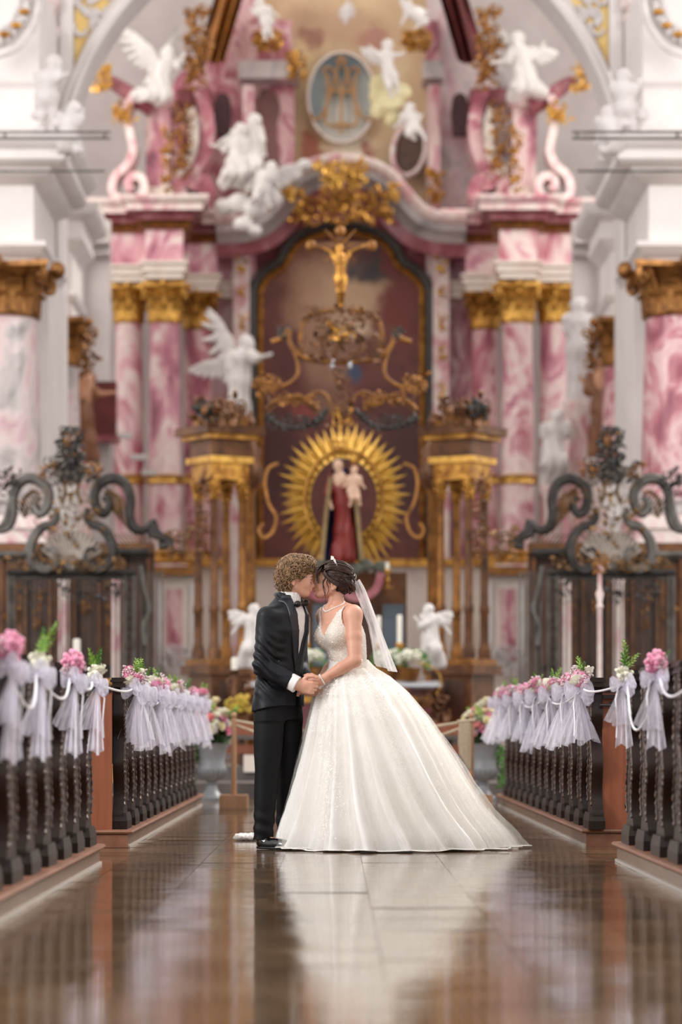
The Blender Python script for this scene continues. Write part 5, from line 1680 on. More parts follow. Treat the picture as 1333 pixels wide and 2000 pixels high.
# painting with its frame
OUT = [(500, 1110), (500, 575), (502, 560), (514, 542), (530, 528), (548, 518), (556, 505), (562, 490), (580, 470), (605, 457), (635, 449), (667, 446)]
OUTL = OUT + [(mir(x), y) for x, y in OUT[::-1][1:]]
Dp = 58.6
pt = thing('altarpiece', 'large dark red altar painting in an arched black and gilt frame', 'painting', (XP(667, Dp), Dp - D0, ZP(1110, Dp)))
def w2(px, py): p = W(px, py, Dp); return p.x, p.z
def bl(px, py, rx, ry, c): x, z = w2(px, py); k = Dp / F; return (x, z, rx * k, ry * k, c)
M_CANVAS = painted('altar_painting', '#5a2a26', [bl(600, 520, 80, 50, '#7b4a38'), bl(640, 560, 90, 70, '#a98468'), bl(690, 600, 75, 85, '#b89878'), bl(640, 690, 60, 80, '#96705a'), bl(720, 520, 45, 40, '#3a3436'), bl(760, 500, 35, 60, '#6e2a26'), bl(775, 610, 40, 80, '#73302a'), bl(700, 640, 45, 35, '#ccb294'), bl(600, 640, 50, 60, '#a37c62'), bl(690, 720, 18, 28, '#3d4a68'), bl(590, 800, 30, 30, '#8a3c34'), bl(640, 780, 40, 35, '#7d5a44'), bl(730, 790, 50, 40, '#5a2722'), bl(560, 690, 40, 70, '#5a2c28'), bl(540, 900, 60, 120, '#4a2320'), bl(800, 900, 60, 130, '#4a2320')], .55, .5, 1.4, '#6e3a30')
part('canvas', MB().prism([w2(*p) for p in OUTL][::-1], 'y', Dp - D0, Dp - D0 + .1), M_CANVAS, pt, False)
path = [W(x, y, Dp) for x, y in OUTL]
part('outer_frame', MB().arch(path, [(-.02, 0), (-.02, .18), (.1, .22), (.16, .1), (.16, 0)]), mat('black_frame', '#22201f', '#35302d', .35, scale=3), pt)
part('gilt_frame', MB().arch(path, [(-.15, 0), (-.15, .1), (-.08, .16), (-.02, .12), (-.02, 0)]), M_GOLD, pt)
# pink wall behind everything
ab = thing('altar_backing', 'rose marble wall of the high altar around the painting', 'altar wall', (XP(667, 59.2), 59.2 - D0, .31))
q = MB()
for s in (0, 1):
    f_ = (lambda x: x) if s == 0 else mir
    x0, x1 = sorted((f_(360), f_(500))); boxpx(q, x0, 440, x1, 1110, 59.2, .5)
q2 = MB(); boxpx(q2, 500, 400, 834, 1110, 59.3, .4)
part('side_wall', q, M_PINK2, ab, False); part('middle_wall', q2, M_RED, ab, False)
wall_low = MB(); boxpx(wall_low, 215, 1100, 1119, 1330, 57.2, 2); part('plinth', wall_low, M_CREAMM, ab, False)
part('plinth_moulding', boxpx(MB(), 212, 1092, 1122, 1106, 57.0, 2.2), M_GOLD, ab, False)
# columns
for s in (-1, 1):
    q_ = (lambda p: p) if s < 0 else mir; nm = 'left' if s < 0 else 'right'
    a_ = [(252, 28, 560, 632, 1082, 57.0, M_PINK, 'outermost pink column of the high altar on the %s'),
          (322, 31, 556, 632, 1082, 56.6, M_PINK, 'foremost pink and white column of the high altar on the %s'),
          (386, 27, 572, 645, 1082, 58.2, M_PINK2, 'innermost rose column of the high altar on the %s')]
    for px, hf, ct, cb, pb_, D, m, lab in a_:
        column(lab % nm, q_(px), hf, ct, cb, pb_, D, m, M_GOLD, 'pink columns of the high altar', 938, M_PINKW, M_GOLD_B if px != 386 else M_GOLD)
    # entablature that breaks forward over the columns
    t = thing('entablature', 'pink and white entablature breaking forward over the %s altar columns' % nm, 'entablature', (XP(q_(320), 57.2), 57.2 - D0, ZP(556, 57.2)))
    zz = lambda py: ZP(py, 57)
    pl = [(150, 58.8), (214, 58.8), (214, 56.6), (284, 56.6), (284, 56.2), (358, 56.2), (358, 57.8), (424, 57.8), (424, 58.7), (500, 58.7)]
    P = [(XP(q_(px), D), D - D0, 0) for px, D in pl]
    if s > 0: P = P[::-1]
    part('architrave', MB().moulding(P, [(-.5, zz(556)), (0, zz(556)), (0, zz(545)), (.05, zz(543)), (.05, zz(532)), (.1, zz(528)), (.1, zz(523)), (-.5, zz(522))]), M_CREAMM, t)
    part('frieze', MB().moulding(P, [(-.5, zz(522)), (0, zz(522)), (0, zz(462)), (-.5, zz(462))]), M_PINK, t)
    part('gilt_leaf_moulding', MB().moulding(P, [(-.5, zz(462)), (.05, zz(462)), (.14, zz(456)), (.1, zz(450)), (.18, zz(446)), (-.5, zz(446))]), M_GOLD_OLD, t)
    part('cornice_soffit', MB().moulding(P, [(-.5, zz(446)), (.18, zz(446)), (.2, zz(436)), (.36, zz(430)), (-.5, zz(430))]), M_RED, t)
    part('cornice', MB().moulding(P, [(-.5, zz(430)), (.38, zz(430)), (.38, zz(418)), (.46, zz(414)), (.5, zz(406)), (.5, zz(402)), (-.5, zz(400))]), M_PINKW, t)
    # white pilaster with gilt drops beside the painting
    t = thing('pilaster', 'white pilaster with gilt ornaments just %s of the painting' % nm, 'pilaster', (XP(q_(472), 58.4), 58.4 - D0, .31))
    x0, x1 = sorted((q_(456), q_(488)))
    part('shaft', boxpx(MB(), x0, 500, x1, 1100, 58.4, .4), M_PINKW, t, False)
    g_ = MB()
    for k, py in enumerate((520, 575, 630, 690, 760)): rocaille(g_, x0 + 9, py - 14, x1 - 9, py + 14, 58.3, 9, 7, k + 3, .1, .3)
    part('gilt_drops', g_, M_GOLD_B, t, kind='stuff')
    # upper storey: scroll piers
    t = thing('scroll_pier', 'pink scroll pier with cream volute above the %s outer columns' % nm, 'pier', (XP(q_(270), 57.4), 57.4 - D0, ZP(402, 57.4)))
    x0, x1 = sorted((q_(285), q_(332))); part('shaft', boxpx(MB(), x0, 205, x1, 402, 57.2, 1.0), M_PINK, t, False)
    x0, x1 = sorted((q_(276), q_(340))); part('cap_moulding', boxpx(MB(), x0, 188, x1, 206, 57.0, 1.3), M_PINKW, t, False)
    x0, x1 = sorted((q_(280), q_(338))); part('foot_block', boxpx(MB(), x0, 365, x1, 402, 57.0, 1.3), M_CREAMM, t, False)
    sc_ = MB(); c0 = [W(q_(x), y, 57.2) for x, y in smooth_line([(262, 195), (250, 225), (256, 265), (262, 300), (250, 330), (228, 350), (222, 380), (240, 400), (266, 398), (284, 380), (280, 356), (262, 350), (252, 364), (258, 378)], 4)]
    ribbon(sc_, c0, .8, .16); part('volute', sc_, M_PINKW, t)
    sc_ = MB(); c0 = [W(q_(x), y, 57.1) for x, y in smooth_line([(300, 210), (272, 196), (248, 180), (226, 165), (212, 158)], 4)]
    sc_.tube(c0, [.2, .2, .2, .19, .19, .18, .18, .17, .17, .16, .16, .15, .15, .14, .14, .13, .12][:len(c0)], 8); part('bracket', sc_, M_RED, t)
    g_ = MB(); rocaille(g_, *sorted((q_(183), q_(214)))[:1], 130, sorted((q_(183), q_(214)))[1], 175, 56.9, 34, 9, 8, .3, .35)
    rocaille(g_, *sorted((q_(192), q_(202)))[:1], 100, sorted((q_(192), q_(202)))[1], 128, 56.9, 7, 6, 9, .15, .3)
    rocaille(g_, *sorted((q_(222), q_(262)))[:1], 208, sorted((q_(222), q_(262)))[1], 240, 56.9, 26, 9, 10, .3, .35)
    part('gilt_flames', g_, M_GOLD_B, t, label='gilded flame ornament', kind='stuff')
    g_ = MB(); rocaille(g_, *sorted((q_(316), q_(336)))[:1], 250, sorted((q_(316), q_(336)))[1], 368, 56.9, 40, 8, 11, .25, .32)
    part('gilt_drop', g_, M_GOLD, t, kind='stuff')
    t = thing('scroll_pier', 'curved rose scroll buttress between the %s altar statues' % nm, 'pier', (XP(q_(385), 57.6), 57.6 - D0, ZP(402, 57.6)))
    sc_ = MB(); c0 = [W(q_(x), y, 57.6) for x, y in smooth_line([(392, 185), (402, 215), (408, 255), (402, 300), (385, 335), (362, 352), (352, 378), (366, 398), (392, 400), (408, 384), (402, 362), (386, 362), (380, 378)], 4)]
    ribbon(sc_, c0, .9, .26); part('volute', sc_, M_PINK2, t)
    sc_ = MB(); c0 = [W(q_(x), y, 57.3) for x, y in smooth_line([(372, 215), (380, 255), (376, 300), (360, 330), (346, 345)], 4)]
    ribbon(sc_, c0, .5, .2); part('inner_scroll', sc_, M_CREAMM, t)
    x0, x1 = sorted((q_(345), q_(415))); part('head_block', boxpx(MB(), x0, 172, x1, 200, 57.4, 1.0), M_RED, t, False)
    x0, x1 = sorted((q_(350), q_(412))); part('foot_block', boxpx(MB(), x0, 388, x1, 404, 57.2, 1.3), M_PINK2, t, False)
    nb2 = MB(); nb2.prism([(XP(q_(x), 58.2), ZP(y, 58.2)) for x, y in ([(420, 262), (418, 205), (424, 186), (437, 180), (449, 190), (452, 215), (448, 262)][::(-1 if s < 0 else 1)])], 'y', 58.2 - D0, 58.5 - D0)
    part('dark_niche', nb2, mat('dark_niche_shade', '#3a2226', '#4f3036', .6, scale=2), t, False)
    g_ = MB(); rocaille(g_, *sorted((q_(345), q_(372)))[:1], 200, sorted((q_(345), q_(372)))[1], 345, 57.0, 60, 9, 14, .3, .3)
    rocaille(g_, *sorted((q_(362), q_(402)))[:1], 20, sorted((q_(362), q_(402)))[1], 170, 57.0, 90, 10, 15, .35, .3)
    part('gilt_vine', g_, M_GOLD_OLD, t, kind='stuff')
    # inner tall pier
    t = thing('pier', 'tall pink pier framing the fresco on the %s' % nm, 'pier', (XP(q_(505), 58.6), 58.6 - D0, ZP(420, 58.6)))
    x0, x1 = sorted((q_(474), q_(496))); part('shaft', boxpx(MB(), x0, 165, x1, 430, 58.4, .8), M_PINK, t, False)
    if s < 0: x0, x1 = sorted((q_(496), q_(575))); part('flank', boxpx(MB(), x0, 150, x1, 430, 58.9, .4), M_PINK2, t, False)
    x0, x1 = sorted((q_(466), q_(585 if s < 0 else 508))); part('cap_moulding', boxpx(MB(), x0, 118, x1, 152, 58.2, 1.0), M_GREYM, t, False)
    x0, x1 = sorted((q_(478), q_(570 if s < 0 else 502))); part('head_block', boxpx(MB(), x0, 40, x1, 118, 58.5, .8), M_PINK2, t, False)
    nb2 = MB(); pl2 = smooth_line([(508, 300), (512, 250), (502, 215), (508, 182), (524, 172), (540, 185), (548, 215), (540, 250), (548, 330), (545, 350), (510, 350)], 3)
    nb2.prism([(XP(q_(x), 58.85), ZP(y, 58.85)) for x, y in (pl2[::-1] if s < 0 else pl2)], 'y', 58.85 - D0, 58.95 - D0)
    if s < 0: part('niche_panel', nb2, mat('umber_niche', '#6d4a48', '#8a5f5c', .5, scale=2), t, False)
    g_ = MB(); rocaille(g_, *sorted((q_(498), q_(545)))[:1], 62, sorted((q_(498), q_(545)))[1], 95, 58.1, 44, 10, 21, .3, .34)
    if s < 0: rocaille(g_, *sorted((q_(566), q_(596)))[:1], 105, sorted((q_(566), q_(596)))[1], 150, 58.2, 34, 9, 22, .3, .34)
    rocaille(g_, *sorted((q_(470), q_(496)))[:1], 335, sorted((q_(470), q_(496)))[1], 392, 58.1, 34, 8, 23, .3, .34)
    part('gilt_shells', g_, M_GOLD, t, kind='stuff')
    # red and gold drapery at the top
    t = thing('drapery', 'gilded and dark red drapery hanging high on the %s of the altar' % nm, 'drapery', W(q_(440), 120, 57.6))
    def dr(u, v, q_=q_):
        x = 455 - 34 * v + (u - .5) * 54 * (1 - .3 * v); y = -30 + 145 * v + 10 * math.sin(u * 3)
        return W(q_(x), y, 57.8 + .25 * math.sin(u * 16 + v * 2))
    part('cloth', MB().grid(26, 14, dr), mat('golden_brown_cloth', '#b9792f', '#7d4a1e', .5, .2, scale=2) if s < 0 else M_DARKRED, t, 'full')
    def dr2(u, v, q_=q_):
        x = 440 - 46 * v + (u - .5) * 26; y = -30 + 150 * v
        return W(q_(x), y, 58.2 + .1 * math.sin(u * 9))
    part('lining', MB().grid(14, 10, dr2), M_BRONZE if s < 0 else M_RED, t, 'full')
    # rose marble mass of the upper storey
    bm_ = [(300, 404), (300, 215), (328, 188), (345, 150), (372, 122), (405, 70), (432, 10), (445, -60), (500, -60), (500, 404)]
    bt_ = MB().prism([(XP(q_(x), 59.0), ZP(y, 59.0)) for x, y in (bm_[::-1] if s < 0 else bm_)], 'y', 59.0 - D0, 59.4 - D0)
    top('attic_wall', bt_, M_PINKG if s > 0 else M_PINK2, 'rose marble attic wall behind the %s scroll piers of the altar' % nm, 'altar wall', smooth=False)
# curved pediment over the painting
pd = thing('pediment', 'curved grey and rose marble pediment arching over the painting', 'pediment', W(667, 440, 57.8))
pp = smooth_line([(424, 446), (470, 444), (505, 434), (530, 414), (552, 388), (575, 362), (605, 344), (640, 334), (667, 331)], 4)
pp = pp + [(mir(x), y) for x, y in pp[::-1][1:]]
path = [W(x, y, 57.9) for x, y in pp]
part('cornice', MB().arch(path, [(-.02, 0), (-.02, .5), (.06, .62), (.16, .7), (.2, .7), (.22, .5), (.22, 0)]), M_PINKW, pd)
part('soffit', MB().arch(path, [(-.34, 0), (-.34, .2), (-.2, .3), (-.14, .46), (-.02, .5), (-.02, 0)]), M_GREYM, pd)
part('fascia', MB().arch(path, [(-.6, 0), (-.6, .12), (-.34, .18), (-.34, 0)]), M_RED, pd)
g_ = MB(); rocaille(g_, 625, 318, 712, 372, 57.0, 80, 11, 31, .3, .32); part('gilt_crown', g_, M_GOLD_B, pd, label='bright gilded rocaille crown', kind='stuff')
g_ = MB(); rocaille(g_, 575, 372, 760, 432, 57.4, 130, 12, 32, .3, .3); part('gilt_rocaille', g_, M_GOLD, pd, kind='stuff')
g_ = MB(); rocaille(g_, 556, 362, 572, 392, 57.0, 14, 8, 33, .2, .34); rocaille(g_, mir(572), 362, mir(556), 392, 57.0, 14, 8, 34, .2, .34); part('gilt_finials', g_, M_GOLD_B, pd, kind='stuff')
# fresco and medallion
fr = thing('fresco', 'pale cream and ochre fresco above the altar', 'fresco', W(667, 420, 59.6))
def wf(px, py): p = W(px, py, 59.6); return p.x, p.z
def bf_(px, py, rx, ry, c): x, z = wf(px, py); k = 59.6 / F; return (x, z, rx * k, ry * k, c)
M_FRESCO = painted('fresco_paint', '#d9bd97', [bf_(668, 60, 130, 50, '#c4a385'), bf_(620, 90, 40, 25, '#a57865'), bf_(720, 70, 45, 30, '#b98a78'), bf_(600, 150, 40, 60, '#e0c596'), bf_(745, 150, 45, 60, '#dcc8a2'), bf_(600, 270, 30, 40, '#b06f56'), bf_(620, 300, 28, 24, '#a5685a'), bf_(690, 290, 60, 30, '#e6dac0'), bf_(735, 305, 30, 28, '#93413c'), bf_(780, 330, 60, 70, '#c6ab8a'), bf_(560, 330, 40, 40, '#cfa98a'), bf_(500, 40, 40, 40, '#bba189')], .9, .7, 1.0, '#cdb08c')
part('painted_wall', MB().prism([wf(*p) for p in [(480, 430), (480, -80), (854, -80), (854, 430)]], 'y', 59.6 - D0, 59.9 - D0), M_FRESCO, fr, False)
md = thing('medallion', 'oval blue grey medallion with golden monogram in the fresco', 'medallion', W(668, 275, 59.4))
ov_ = [(668 + 66 * math.cos(a), 190 - 88 * math.sin(a)) for a in np.linspace(0, 2 * math.pi, 40, endpoint=False)]
def wm(px, py): p = W(px, py, 59.4); return p.x, p.z
def bm(px, py, rx, ry, c): x, z = wm(px, py); k = 59.4 / F; return (x, z, rx * k, ry * k, c)
M_MED = painted('medallion_paint', '#9aa19d', [bm(668, 120, 70, 45, '#687b82'), bm(668, 240, 60, 45, '#c2c1b7'), bm(615, 190, 20, 60, '#7e8a8c')], .25, .6, 1.5, '#a3a69f')
part('oval_ground', MB().prism([wm(*p) for p in ov_][::-1], 'y', 59.4 - D0, 59.6 - D0), M_MED, md, False)
rim = [W(x, y, 59.35) for x, y in ov_] + [W(*ov_[0], 59.35)]
part('rim', MB().tube(rim, .035, 6, caps=False), M_CREAMM, md)
mg = MB()
for pl_ in ([(667, 108), (655, 150), (640, 200), (628, 228), (612, 232), (606, 222)], [(667, 108), (680, 150), (695, 200), (708, 228), (724, 232), (730, 222)], [(640, 150), (632, 135), (648, 134), (660, 160), (667, 190), (674, 160), (686, 134), (702, 135), (694, 150)],
            [(640, 150), (640, 200), (636, 236), (646, 246), (656, 240)], [(694, 150), (694, 200), (698, 236), (688, 246), (678, 240)], [(640, 178), (694, 178)], [(667, 190), (667, 262)], [(655, 250), (667, 240), (680, 250)], [(655, 118), (680, 118)]):
    q = smooth_line(pl_, 5) if len(pl_) > 2 else pl_
    mg.tube([W(x, y, 59.25) for x, y in q], .032, 6)
part('monogram', mg, mat('dull_gold_paint', '#b98d5c', '#a0764a', .55, scale=4), md, label='golden interlaced monogram')
dk = thing('oval_window', 'dark oval opening to the right of the fresco', 'opening', W(805, 345, 59.3))
def wd(px, py): p = W(px, py, 59.3); return p.x, p.z
part('grille', MB().prism([wd(800 + 30 * math.cos(a) + 6 * math.sin(a), 292 - 48 * math.sin(a)) for a in np.linspace(0, 6.28, 30, endpoint=False)][::-1], 'y', 59.3 - D0, 59.5 - D0), mat('dark_brown_lattice', '#4c3a32', '#6a5446', .6, scale=6), dk, False)
part('surround', MB().tube([W(800 + 32 * math.cos(a) + 6 * math.sin(a), 292 - 51 * math.sin(a), 59.25) for a in np.linspace(0, 6.28, 31)], .06, 6), M_PINKW, dk)

# ---- statues of the altar
WS = M_STATUE
figure('white angel with spread wings and outstretched arm left of the painting', 55.0, dict(head=(484, 672), chest=(472, 700), pelvis=(468, 745), elbl=(450, 720), hanl=(440, 742), elbr=(500, 700, .2), hanr=(524, 694, .3), knel=(458, 790, .2), fool=(452, 836), kner=(478, 792), foor=(482, 846), face=(.7, -.7, 0), sh=.9), .165, WS, robe=.8, wings=[((462, 690), (432, 632), (-14, 46)), ((460, 700), (398, 712), (2, 42)), ], ped=True, seed=3, group='white angels of the altar')
figure('white saint in billowing robe seated left of the fresco', 56.4, dict(head=(496, 238), chest=(490, 262), pelvis=(492, 305), elbl=(462, 258, .2), hanl=(432, 276, .3), elbr=(512, 275), hanr=(518, 300), knel=(466, 325, .3), fool=(456, 355, .2), kner=(498, 330, .3), foor=(490, 368, .2), face=(-.5, -.8, 0)), .15, WS, robe=1.0, seed=5)
figure('white draped figure beside the seated saint left of the fresco', 56.2, dict(head=(468, 255), chest=(462, 282), pelvis=(462, 318), elbl=(440, 290), hanl=(420, 285), elbr=(480, 296), hanr=(492, 316), knel=(450, 338, .2), fool=(440, 362), kner=(474, 338, .2), foor=(470, 362), face=(-.6, -.7, .1)), .14, WS, robe=1.0, seed=8)
figure('white winged angel topping the far left scroll of the altar', 56.6, dict(head=(330, 105), chest=(320, 130), pelvis=(312, 165), elbl=(300, 140), hanl=(285, 160), elbr=(346, 128), hanr=(360, 108), knel=(296, 185, .2), fool=(270, 190), kner=(322, 186, .2), foor=(312, 200), face=(.4, -.9, 0)), .15, WS, robe=.9, wings=[((308, 115), (268, 72), (-22, 40)), ((316, 110), (345, 66), (-6, 24))], seed=9, group='white angels of the altar')
figure('white winged angel topping the far right scroll of the altar', 56.6, dict(head=(1010, 78), chest=(1020, 108), pelvis=(1026, 145), elbl=(992, 118), hanl=(966, 122), elbr=(1046, 112), hanr=(1060, 90), knel=(1012, 170, .2), fool=(1006, 192), kner=(1044, 172, .2), foor=(1056, 184), face=(-.3, -.9, 0)), .155, WS, robe=.95, wings=[((1030, 98), (1066, 96), (6, 34)), ((1012, 98), (984, 66), (-8, 22))], seed=10, group='white angels of the altar')
figure('white putto hovering on a pale cloud right of the medallion', 57.2, dict(head=(757, 88), chest=(752, 112), pelvis=(762, 145), elbl=(735, 102), hanl=(724, 92), elbr=(772, 108), hanr=(790, 104), knel=(760, 170, .1), fool=(766, 190), kner=(774, 165), foor=(776, 182), face=(-.5, -.8, 0)), .115, WS, robe=0, wings=[((745, 110), (722, 98), (4, 22))], seed=11, fat=1.1, group='white putti around the medallion')
figure('white putto crouching on the lower cloud right of the medallion', 57.2, dict(head=(800, 212), chest=(800, 230), pelvis=(808, 250), elbl=(784, 238), hanl=(772, 248), elbr=(816, 238), hanr=(824, 226), knel=(796, 262, .15), fool=(812, 272), kner=(822, 258), foor=(832, 272), face=(-.7, -.7, 0)), .11, WS, robe=0, seed=12, fat=1.15, group='white putti around the medallion')
figure('white putto flying at the top right of the altar', 57.2, dict(head=(796, 12), chest=(806, 24), pelvis=(818, 32), elbl=(792, 34), hanl=(786, 44), elbr=(822, 18), hanr=(834, 22), knel=(824, 44), fool=(814, 54), kner=(832, 38), foor=(836, 46), face=(-.8, -.6, 0)), .10, WS, robe=0, seed=13, fat=1.15, wings=[((806, 20), (790, 2), (-2, 14))], group='white putti around the medallion')
figure('pale putto with green sash beside the left golden drapery', 57.0, dict(head=(505, 5), chest=(514, 22), pelvis=(522, 42), elbl=(500, 28), hanl=(492, 20), elbr=(530, 24), hanr=(540, 30), knel=(526, 58), fool=(532, 72), kner=(516, 62), foor=(520, 78), face=(-.6, -.8, 0)), .10, WS, robe=0, seed=14, fat=1.15, group='white putti around the medallion')
t = thing('cloud', 'pale yellow carved cloud under the hovering putto', 'cloud', W(770, 250, 57.6))
cloud([(745, 165, 24, 0), (780, 180, 24, .1), (765, 205, 24, .1), (745, 215, 22, 0), (768, 235, 18, .1), (740, 190, 20, 0), (735, 222, 14, 0)], 57.6, mat('pale_yellow_cloud', '#d9cfa6', '#c9bd8e', .5, scale=2), t, 'cloud_mass', 2)
t = thing('cloud', 'white carved cloud spilling over the left side of the pediment', 'cloud', W(490, 440, 56.2))
cloud([(440, 405, 22, 0), (470, 398, 26, .1), (500, 408, 24, .2), (475, 438, 20, .2), (498, 450, 14, .2), (530, 388, 24, 0), (545, 352, 24, 0), (570, 338, 22, 0), (595, 322, 16, 0), (520, 352, 22, .1)], 56.2, WS, t, 'cloud_mass', 4)
figure('white putto lying on the cloud left of the pediment', 55.8, dict(head=(530, 328), chest=(522, 345), pelvis=(512, 368), elbl=(508, 340), hanl=(498, 352), elbr=(536, 350), hanr=(546, 362), knel=(500, 385, .1), fool=(486, 395), kner=(520, 390), foor=(528, 404), face=(.4, -.9, 0)), .12, WS, robe=0, seed=15, fat=1.15, wings=[((518, 340), (590, 320), (-10, 24))], group='white putti around the medallion')
# dove
dv = thing('dove', 'small white dove at the top centre of the fresco', 'dove', W(677, 45, 58.8))
fdv = union([(ell(W(677, 24, 58.8), (.08, .07, .18)), 0), (ell(W(680, 7, 58.8), (.05, .06, .06)), .05), (cap(W(676, 34, 58.8), W(676, 46, 58.8), .07, .04), .04), (ell(W(668, 26, 58.85), (.06, .03, .15)), .05), (ell(W(688, 22, 58.85), (.06, .03, .15)), .05)])
c_ = np.array(W(677, 24, 58.8)); V, Fq = nets(fdv, c_ - .4, c_ + .4, .022); part('bird', (V, Fq), WS, dv, 'full')
# side statues low in the choir
SK = mat('painted_wood_flesh', '#c08a6a', None, .5); BR = mat('ochre_brown_robe', '#8a5a38', '#6b3c24', .5, scale=3)
figure('painted wooden figure in ochre robe behind the left grille', 52.0, dict(head=(168, 742), chest=(160, 770), pelvis=(158, 815), elbl=(140, 790), hanl=(140, 822), elbr=(186, 770), hanr=(216, 768), knel=(150, 860), fool=(148, 900), kner=(172, 860), foor=(175, 900), face=(.5, -.8, 0)), .17, BR, robe=1.0, ped=True, seed=20, mats={'skin': SK})
figure('painted wooden figure in brown robe behind the right grille', 52.0, dict(head=(1180, 716), chest=(1178, 748), pelvis=(1180, 800), elbl=(1150, 760), hanl=(1140, 745), elbr=(1200, 772), hanr=(1195, 800), knel=(1170, 850), fool=(1168, 890), kner=(1190, 850), foor=(1194, 890), face=(-.5, -.8, 0)), .17, BR, robe=1.0, ped=True, seed=21, mats={'skin': SK})
figure('white seated statue between the right altar columns and grille', 53.0, dict(head=(1090, 815), chest=(1086, 840), pelvis=(1082, 880), elbl=(1066, 850), hanl=(1062, 876), elbr=(1104, 848), hanr=(1112, 825), knel=(1072, 905, .2), fool=(1070, 945), kner=(1094, 905, .2), foor=(1096, 945), face=(-.3, -.9, 0)), .15, WS, robe=1.0, ped=True, seed=22)
figure('tall pale grey statue in the right choir niche', 53.4, dict(head=(1132, 598), chest=(1130, 630), pelvis=(1130, 680), elbl=(1114, 655), hanl=(1118, 690), elbr=(1146, 655), hanr=(1140, 690), knel=(1124, 730), fool=(1124, 780), kner=(1138, 730), foor=(1138, 780)), .16, M_STUCCO, robe=1.0, ped=True, seed=23)
lw = thing('altar_relief', 'red draped relief panel behind the left choir figure', 'relief', W(190, 860, 54))
part('panel', boxpx(MB(), 165, 745, 226, 852, 53.6, .3), M_DARKRED, lw, False)
part('ledge', boxpx(MB(), 160, 850, 230, 862, 53.3, .6), M_RED, lw, False)
# pale tablets standing out from the left columns
for k, (x0, x1, y) in enumerate(((195, 223, 812), (220, 258, 850), (255, 288, 892), (276, 305, 922))):
    t_ = MB(); boxpx(t_, x0, y - 5, x1, y + 5, 54.6 + .2 * k, .25)
    top('wall_bracket', t_, M_PLASTER, 'short white bracket, %s of four stepping down the left altar columns' % ORD[k], 'bracket', smooth=False, group='white brackets')
# ------------------------------------------------------------------ choir screen, stalls, shrine altar
DS = 36.0
M_SHELL = mat('pale_iron', '#a89c92', '#7d7169', .45, .4, scale=5)
